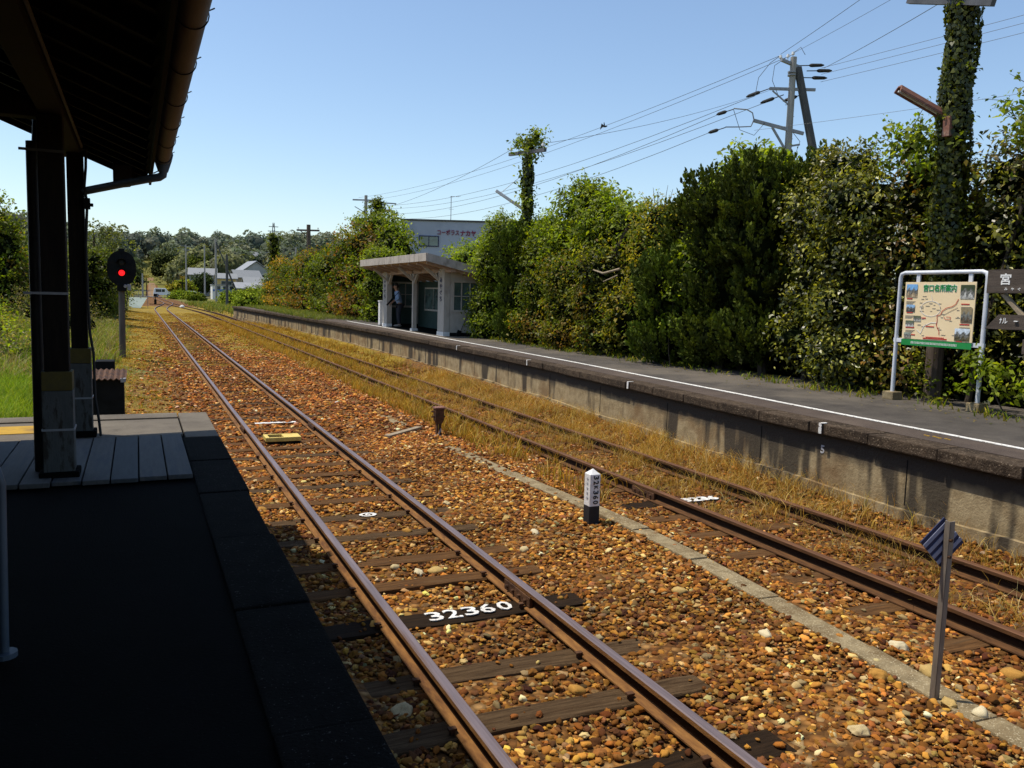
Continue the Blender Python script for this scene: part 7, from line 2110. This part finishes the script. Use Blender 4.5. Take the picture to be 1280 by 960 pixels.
# ------------------------------------------------------------------ left bank vegetation
LG = 'trees and bushes on the left bank'
plant('bank_tree', 'large dark green tree with a russet flank at the left border', 'tree', (-6.3, 43, 1.0), [(-6.6, 43, 4.7, 1.9, 2.2, 1.6), (-7.5, 44, 3.2, 2.0, 2.2, 1.8), (-5.5, 43.5, 3.4, 1.3, 1.7, 1.6), (-8.4, 42, 5.0, 1.5, 2.0, 1.6), (-5.4, 42.5, 2.2, 1.4, 1.6, 1.2)], 12500, 0.18, MIDGREEN + BRIGHT[:1], M_LEAF_BROAD, LG, aux=REDDISH + [(0.14, 0.10, 0.02)], auxp=0.36, spread=0.22, lumpiness=0.28, trunk=0.2)
plant('bank_tree', 'sparse open tree with small leaves against the sky behind the black signal', 'tree', (-1.9, 50.5, 0.4), [(-2.1, 50.5, 5.1, 0.7, 0.7, 0.55), (-1.3, 50.5, 5.0, 0.55, 0.6, 0.45), (-0.55, 50.4, 4.45, 0.5, 0.5, 0.3), (-2.4, 50.6, 4.3, 0.8, 0.8, 0.6), (-1.6, 50.5, 4.2, 0.9, 0.9, 0.5)], 1700, 0.15, GREYGREEN, M_LEAF_BROAD, LG, core=0, cl=6, spread=0.14, lumpiness=0.45, gap=0.7, trunk=0.10, limbs=9)
plant('bank_bush', 'grey green bush below the sparse tree', 'bush', (-2.2, 50, 0.4), col(-2.2, 50, 3.2, 0.4, 3.9, 1.3, 3, 50), 5200, 0.15, GREYGREEN + MIDGREEN, M_LEAF_BROAD, LG, spread=0.2, lumpiness=0.35)
plant('bank_bush', 'tall bush between the two timber posts', 'bush', (-4.2, 47, 0.5), col(-4.3, 47, 3.0, 0.4, 3.6, 1.5, 3, 51), 4800, 0.16, GREYGREEN + MIDGREEN, M_LEAF_BROAD, LG, spread=0.2, lumpiness=0.35, aux=[(0.24, 0.19, 0.09)], auxp=0.25)
plant('bank_bush', 'dark bush right behind the black signal head', 'bush', (-1.9, 60, 0.2), col(-2.0, 60, 4.0, 0.2, 3.5, 1.35, 3, 52), 6500, 0.17, MIDGREEN + GREYGREEN, M_LEAF_BROAD, LG, spread=0.26, lumpiness=0.4, core=0.5, aux=[(0.30, 0.25, 0.11)], auxp=0.3)
plant('bank_bush', 'green bush right of the signal post near the pale green fence', 'bush', (-2.6, 78, 0.1), col(-2.6, 78, 5.0, 0.0, 3.3, 1.7, 3, 53), 4200, 0.2, MIDGREEN + BRIGHT[:2], M_LEAF_BROAD, LG, spread=0.28, lumpiness=0.3)
plant('bank_bush', 'straw coloured scrub bush at the foot of the bank left of the signal', 'bush', (-2.3, 33, 0.4), [(-2.3, 33, 0.9, 0.9, 1.4, 0.8), (-3.4, 35, 1.2, 1.1, 1.6, 0.9), (-1.7, 36, 0.7, 0.7, 1.2, 0.7)], 4200, 0.085, GREYGREEN + [(0.28, 0.22, 0.11), (0.22, 0.18, 0.08), (0.34, 0.27, 0.14)], M_LEAF_BROAD, LG, spread=0.2, core=0.3, lumpiness=0.4, aspect=0.25, gap=0.6)
plant('bank_bush', 'yellow green creeper mound left of the timber posts', 'bush', (-5.2, 31, 0.9), [(-5.0, 31, 1.1, 1.3, 1.8, 0.8), (-6.8, 32, 1.6, 1.5, 1.8, 0.9), (-3.9, 29, 0.7, 0.9, 1.5, 0.6)], 5200, 0.10, BRIGHT + YELLEAF[:1], M_LEAF_BROAD, LG, spread=0.2, core=0.5, lumpiness=0.35)
plant('bank_bush', 'low leafy mound close to the bright grass', 'bush', (-3.7, 23.5, 0.4), [(-3.6, 23.5, 0.6, 0.9, 1.5, 0.5), (-4.8, 25, 1.0, 1.0, 1.5, 0.6), (-2.6, 25, 0.4, 0.6, 1.3, 0.4)], 4200, 0.09, BRIGHT + GREYGREEN, M_LEAF_BROAD, LG, spread=0.18, core=0.4, lumpiness=0.4, aux=[(0.3, 0.24, 0.13)], auxp=0.3)
plant('bank_tree', 'dark tree beside the railway cutting far down the line', 'tree', (-3.2, 225, 0), [(-4, 225, 5.0, 3.2, 3.5, 3.6), (-0.5, 232, 3.8, 1.8, 2.8, 2.8), (-7, 228, 6.5, 3.5, 3.5, 4.2)], 3600, 0.5, [(0.030, 0.05, 0.012), (0.04, 0.06, 0.015)], M_LEAF_FAR, LG, spread=0.5, lumpiness=0.25)
plant('bank_tree', 'green tree left of the crossing behind the fence', 'tree', (-4.8, 150, 0), [(-4.8, 150, 2.6, 2.4, 2.4, 2.4), (-7.5, 152, 3.4, 2.6, 2.4, 2.8)], 3000, 0.35, MIDGREEN, M_LEAF_FAR, LG, spread=0.35)
# middle distance trees on the right of the crossing
CG = 'trees around the level crossing'
mids = [('round dark tree in front of the small white house', (15.0, 221), (2.3, 2.2, 2.3), 3.6, [(0.035, 0.055, 0.013), (0.045, 0.07, 0.016)]), ('bright yellow green bush right of the crossing', (10.6, 215), (2.0, 1.8, 1.5), 2.6, YELLEAF + BRIGHT),
        ('yellow bush beside the crossing warning post', (7.9, 222), (1.3, 1.4, 1.2), 1.6, YELLEAF), ('tall light green tree above the railway cutting', (9.8, 320), (5.4, 5, 5.4), 7.6, [(0.09, 0.11, 0.03), (0.11, 0.13, 0.035)]),
        ('olive tree on the slope right of the cutting', (19.5, 300), (4.2, 4, 4.2), 7.0, MIDGREEN), ('tall dark tree with rounded top behind the ivy clad pole', (44, 210), (3.4, 3.4, 3.6), 9.8, [(0.03, 0.05, 0.016), (0.04, 0.06, 0.018)]),
        ('dark wide crowned tree behind the wooden crossarm pole', (50, 190), (4.0, 3.6, 4.4), 9.5, [(0.035, 0.055, 0.018), (0.045, 0.065, 0.02)]), ('airy pointed tree on the skyline right of the crossarm pole', (62, 195), (2.2, 2.2, 3.0), 12.0, GREYGREEN),
        ('bright low bush beside the far poles', (12.2, 118), (1.9, 2.2, 1.1), 0.9, BRIGHT), ('bright bush just beyond the far platform end', (11.8, 96), (1.7, 2.6, 1.2), 1.0, BRIGHT), ('low round dark bush by the road edge', (9.4, 152), (1.2, 1.0, 0.9), 0.4, MIDGREEN),
        ('long green bush along the road right of the crossing', (8.4, 170), (2.4, 1.5, 0.9), 0.5, BRIGHT), ('green bush before the shed roof', (16.3, 128), (2.3, 2.4, 1.6), 1.2, BRIGHT + MIDGREEN)]
for lab, (x, y), r, dz, pal in mids:
    zb = gz1(x, y)
    big = r[0] > 2
    bl = [(x, y, zb + dz, r[0], r[1], r[2]), (x - r[0] * 0.45, y, zb + dz * 0.75, r[0] * 0.7, r[1] * 0.8, r[2] * 0.75), (x + r[0] * 0.5, y + 0.3, zb + dz * 0.8, r[0] * 0.65, r[1] * 0.8, r[2] * 0.7)]
    airy = 'airy' in lab
    plant('tree' if dz > 2 else 'bush', lab, 'tree' if dz > 2 else 'bush', (x, y, zb), bl, 1200 if airy else 2600, 0.16 + 0.0013 * y, pal, M_LEAF_FAR, CG, spread=0.12 * r[0], lumpiness=0.35, core=0 if airy else 0.7, gap=0.6 if airy else 0.35)

# wooded hills: far-off wood that reads as one mass
proto_n = 260
nC = 620
hx = np.concatenate([rng.uniform(-70, 200, nC), rng.uniform(-60, 20, 90)])
hy = np.concatenate([262 + 190 * rng.random(nC) ** 0.8, rng.uniform(255, 330, 90)])
keep = (np.abs(hx - track_x(hy)) > 7) | (hy > 372)
hx, hy = hx[keep], hy[keep]
nh = len(hx)
hz = gz(hx, hy)
hr = 2.6 + 4.2 * rng.random(nh) ** 1.6
dd = unit(rng.normal(size=(nh, proto_n, 3)) + np.array([0, -0.5, 0.45]))
ff = 1 + 0.16 * np.sin(dd[..., 0] * 6 + hx[:, None]) + 0.12 * np.sin(dd[..., 2] * 7 + hy[:, None]) - np.abs(rng.normal(0, 0.09, (nh, proto_n)))
Pp = np.stack([hx, hy, hz + hr * 0.95], -1)[:, None, :] + dd * ff[..., None] * (hr[:, None] * np.array([[1.0, 1.0, 1.0]]).repeat(1, 0))[:, None, :]
far_pal = np.array([(0.085, 0.115, 0.030), (0.105, 0.135, 0.034), (0.065, 0.09, 0.028), (0.15, 0.175, 0.036), (0.17, 0.165, 0.075), (0.20, 0.205, 0.045), (0.085, 0.105, 0.04)])
cc = far_pal[rng.integers(0, len(far_pal), nh)] * rng.uniform(0.8, 1.2, (nh, 1))
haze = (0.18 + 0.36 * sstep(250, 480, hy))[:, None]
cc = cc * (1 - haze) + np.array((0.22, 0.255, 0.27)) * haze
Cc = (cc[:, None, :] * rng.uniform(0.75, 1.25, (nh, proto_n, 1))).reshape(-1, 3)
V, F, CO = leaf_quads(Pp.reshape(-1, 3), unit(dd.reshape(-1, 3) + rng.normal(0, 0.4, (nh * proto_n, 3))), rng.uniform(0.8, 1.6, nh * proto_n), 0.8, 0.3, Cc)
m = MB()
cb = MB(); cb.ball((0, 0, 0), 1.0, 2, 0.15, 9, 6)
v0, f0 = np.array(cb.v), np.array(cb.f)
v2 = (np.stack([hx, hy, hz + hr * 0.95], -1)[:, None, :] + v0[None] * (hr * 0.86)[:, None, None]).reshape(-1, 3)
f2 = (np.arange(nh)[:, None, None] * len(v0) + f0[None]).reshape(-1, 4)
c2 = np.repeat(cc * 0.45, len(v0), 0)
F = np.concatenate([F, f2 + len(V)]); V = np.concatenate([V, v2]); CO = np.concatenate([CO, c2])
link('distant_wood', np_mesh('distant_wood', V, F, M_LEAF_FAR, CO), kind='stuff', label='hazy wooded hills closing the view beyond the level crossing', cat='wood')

# brown bed of the line rising through the cutting
m = MB()
yy = list(np.arange(205, 362, 6.0))
m.prism([(-1.1, -0.05), (-1.1, 0.0), (1.1, 0.0), (1.1, -0.05)], [((float(track_x(y)), y, gz1(float(track_x(y)), y) + 0.06), (1, 0, 0)) for y in yy])
struct('far_track_bed', m, surf('far_ballast', (0.17, 0.10, 0.045), (0.26, 0.165, 0.08), 1.2, 0.9, 0.0))

# bird
t = Thing('bird', 'tiny dark bird flying in the open sky', 'bird', (30.8, 53.2, 14.5))
m = MB(); m.ball((30.8, 53.2, 14.5), (0.16, 0.07, 0.06), 2, 0.05, 10, 7); m.ball((30.97, 53.2, 14.53), (0.05, 0.045, 0.045), 2, 0, 8, 6)
m.add([(30.72, 53.2, 14.5), (30.86, 53.2, 14.5), (30.66, 53.0, 14.74), (30.66, 53.4, 14.74), (30.58, 52.95, 14.72), (30.58, 53.45, 14.28), (30.60, 53.2, 14.40)], [(0, 1, 2), (0, 1, 3), (0, 2, 4), (0, 3, 5), (0, 6, 1)])
t.part('body', m, M_BLACK)

# ------------------------------------------------------------------ sun, sky, camera
sun_dir = Vector((-0.355, 0.22, 1.0)).normalized()     # towards the sun
elev = math.asin(sun_dir.z)
azim = math.atan2(sun_dir.x, sun_dir.y)
w = bpy.data.worlds.new('World')
scene.world = w
w.use_nodes = True
nt = w.node_tree
nt.nodes.clear()
sky = nt.nodes.new('ShaderNodeTexSky')
sky.sky_type = 'NISHITA'
sky.sun_disc = False
sky.sun_elevation = elev
sky.sun_rotation = azim
sky.altitude = 20
sky.air_density = 1.0
sky.dust_density = 0.6
sky.ozone_density = 2.0
bg = nt.nodes.new('ShaderNodeBackground')
bg.inputs['Strength'].default_value = 0.15
ow = nt.nodes.new('ShaderNodeOutputWorld')
tint = nt.nodes.new('ShaderNodeMix'); tint.data_type = 'RGBA'; tint.blend_type = 'MULTIPLY'
tint.inputs[0].default_value = 1.0
tint.inputs[7].default_value = (1.12, 1.13, 1.12, 1)
nt.links.new(sky.outputs[0], tint.inputs[6])
nt.links.new(tint.outputs[2], bg.inputs['Color'])
nt.links.new(bg.outputs[0], ow.inputs[0])

sl = bpy.data.lights.new('sun', 'SUN')
sl.energy = 5.0
sl.angle = R(0.53)
sl.color = (1.0, 0.92, 0.78)
so = bpy.data.objects.new('sun', sl)
COL.objects.link(so)
so.rotation_euler = (-sun_dir).to_track_quat('-Z', 'Y').to_euler()
so.location = (0, 0, 40)

cam = bpy.data.cameras.new('camera')
co = bpy.data.objects.new('camera', cam)
COL.objects.link(co)
yaw, pit, roll, f_px = R(24.35), R(6.049), R(-1.562), 1038.45
Fv = Vector((math.sin(yaw) * math.cos(pit), math.cos(yaw) * math.cos(pit), -math.sin(pit)))
R0 = Vector((math.cos(yaw), -math.sin(yaw), 0))
U0 = R0.cross(Fv)
Rv = R0 * math.cos(roll) - U0 * math.sin(roll)
Uv = U0 * math.cos(roll) + R0 * math.sin(roll)
mw = Matrix((Rv, Uv, -Fv)).transposed().to_4x4()
mw.translation = Vector((0, 0, 2.25))
co.matrix_world = mw
cam.sensor_width = 36.0
cam.lens = f_px * 36.0 / 1280.0
cam.clip_start = 0.05
cam.clip_end = 4000
scene.camera = co
scene.view_settings.view_transform = 'Standard'
scene.view_settings.look = 'None'
scene.view_settings.exposure = 0
scene.view_settings.gamma = 1.0
scene.render.engine = 'CYCLES'
scene.cycles.max_bounces = 5
scene.cycles.diffuse_bounces = 2
scene.cycles.transparent_max_bounces = 4
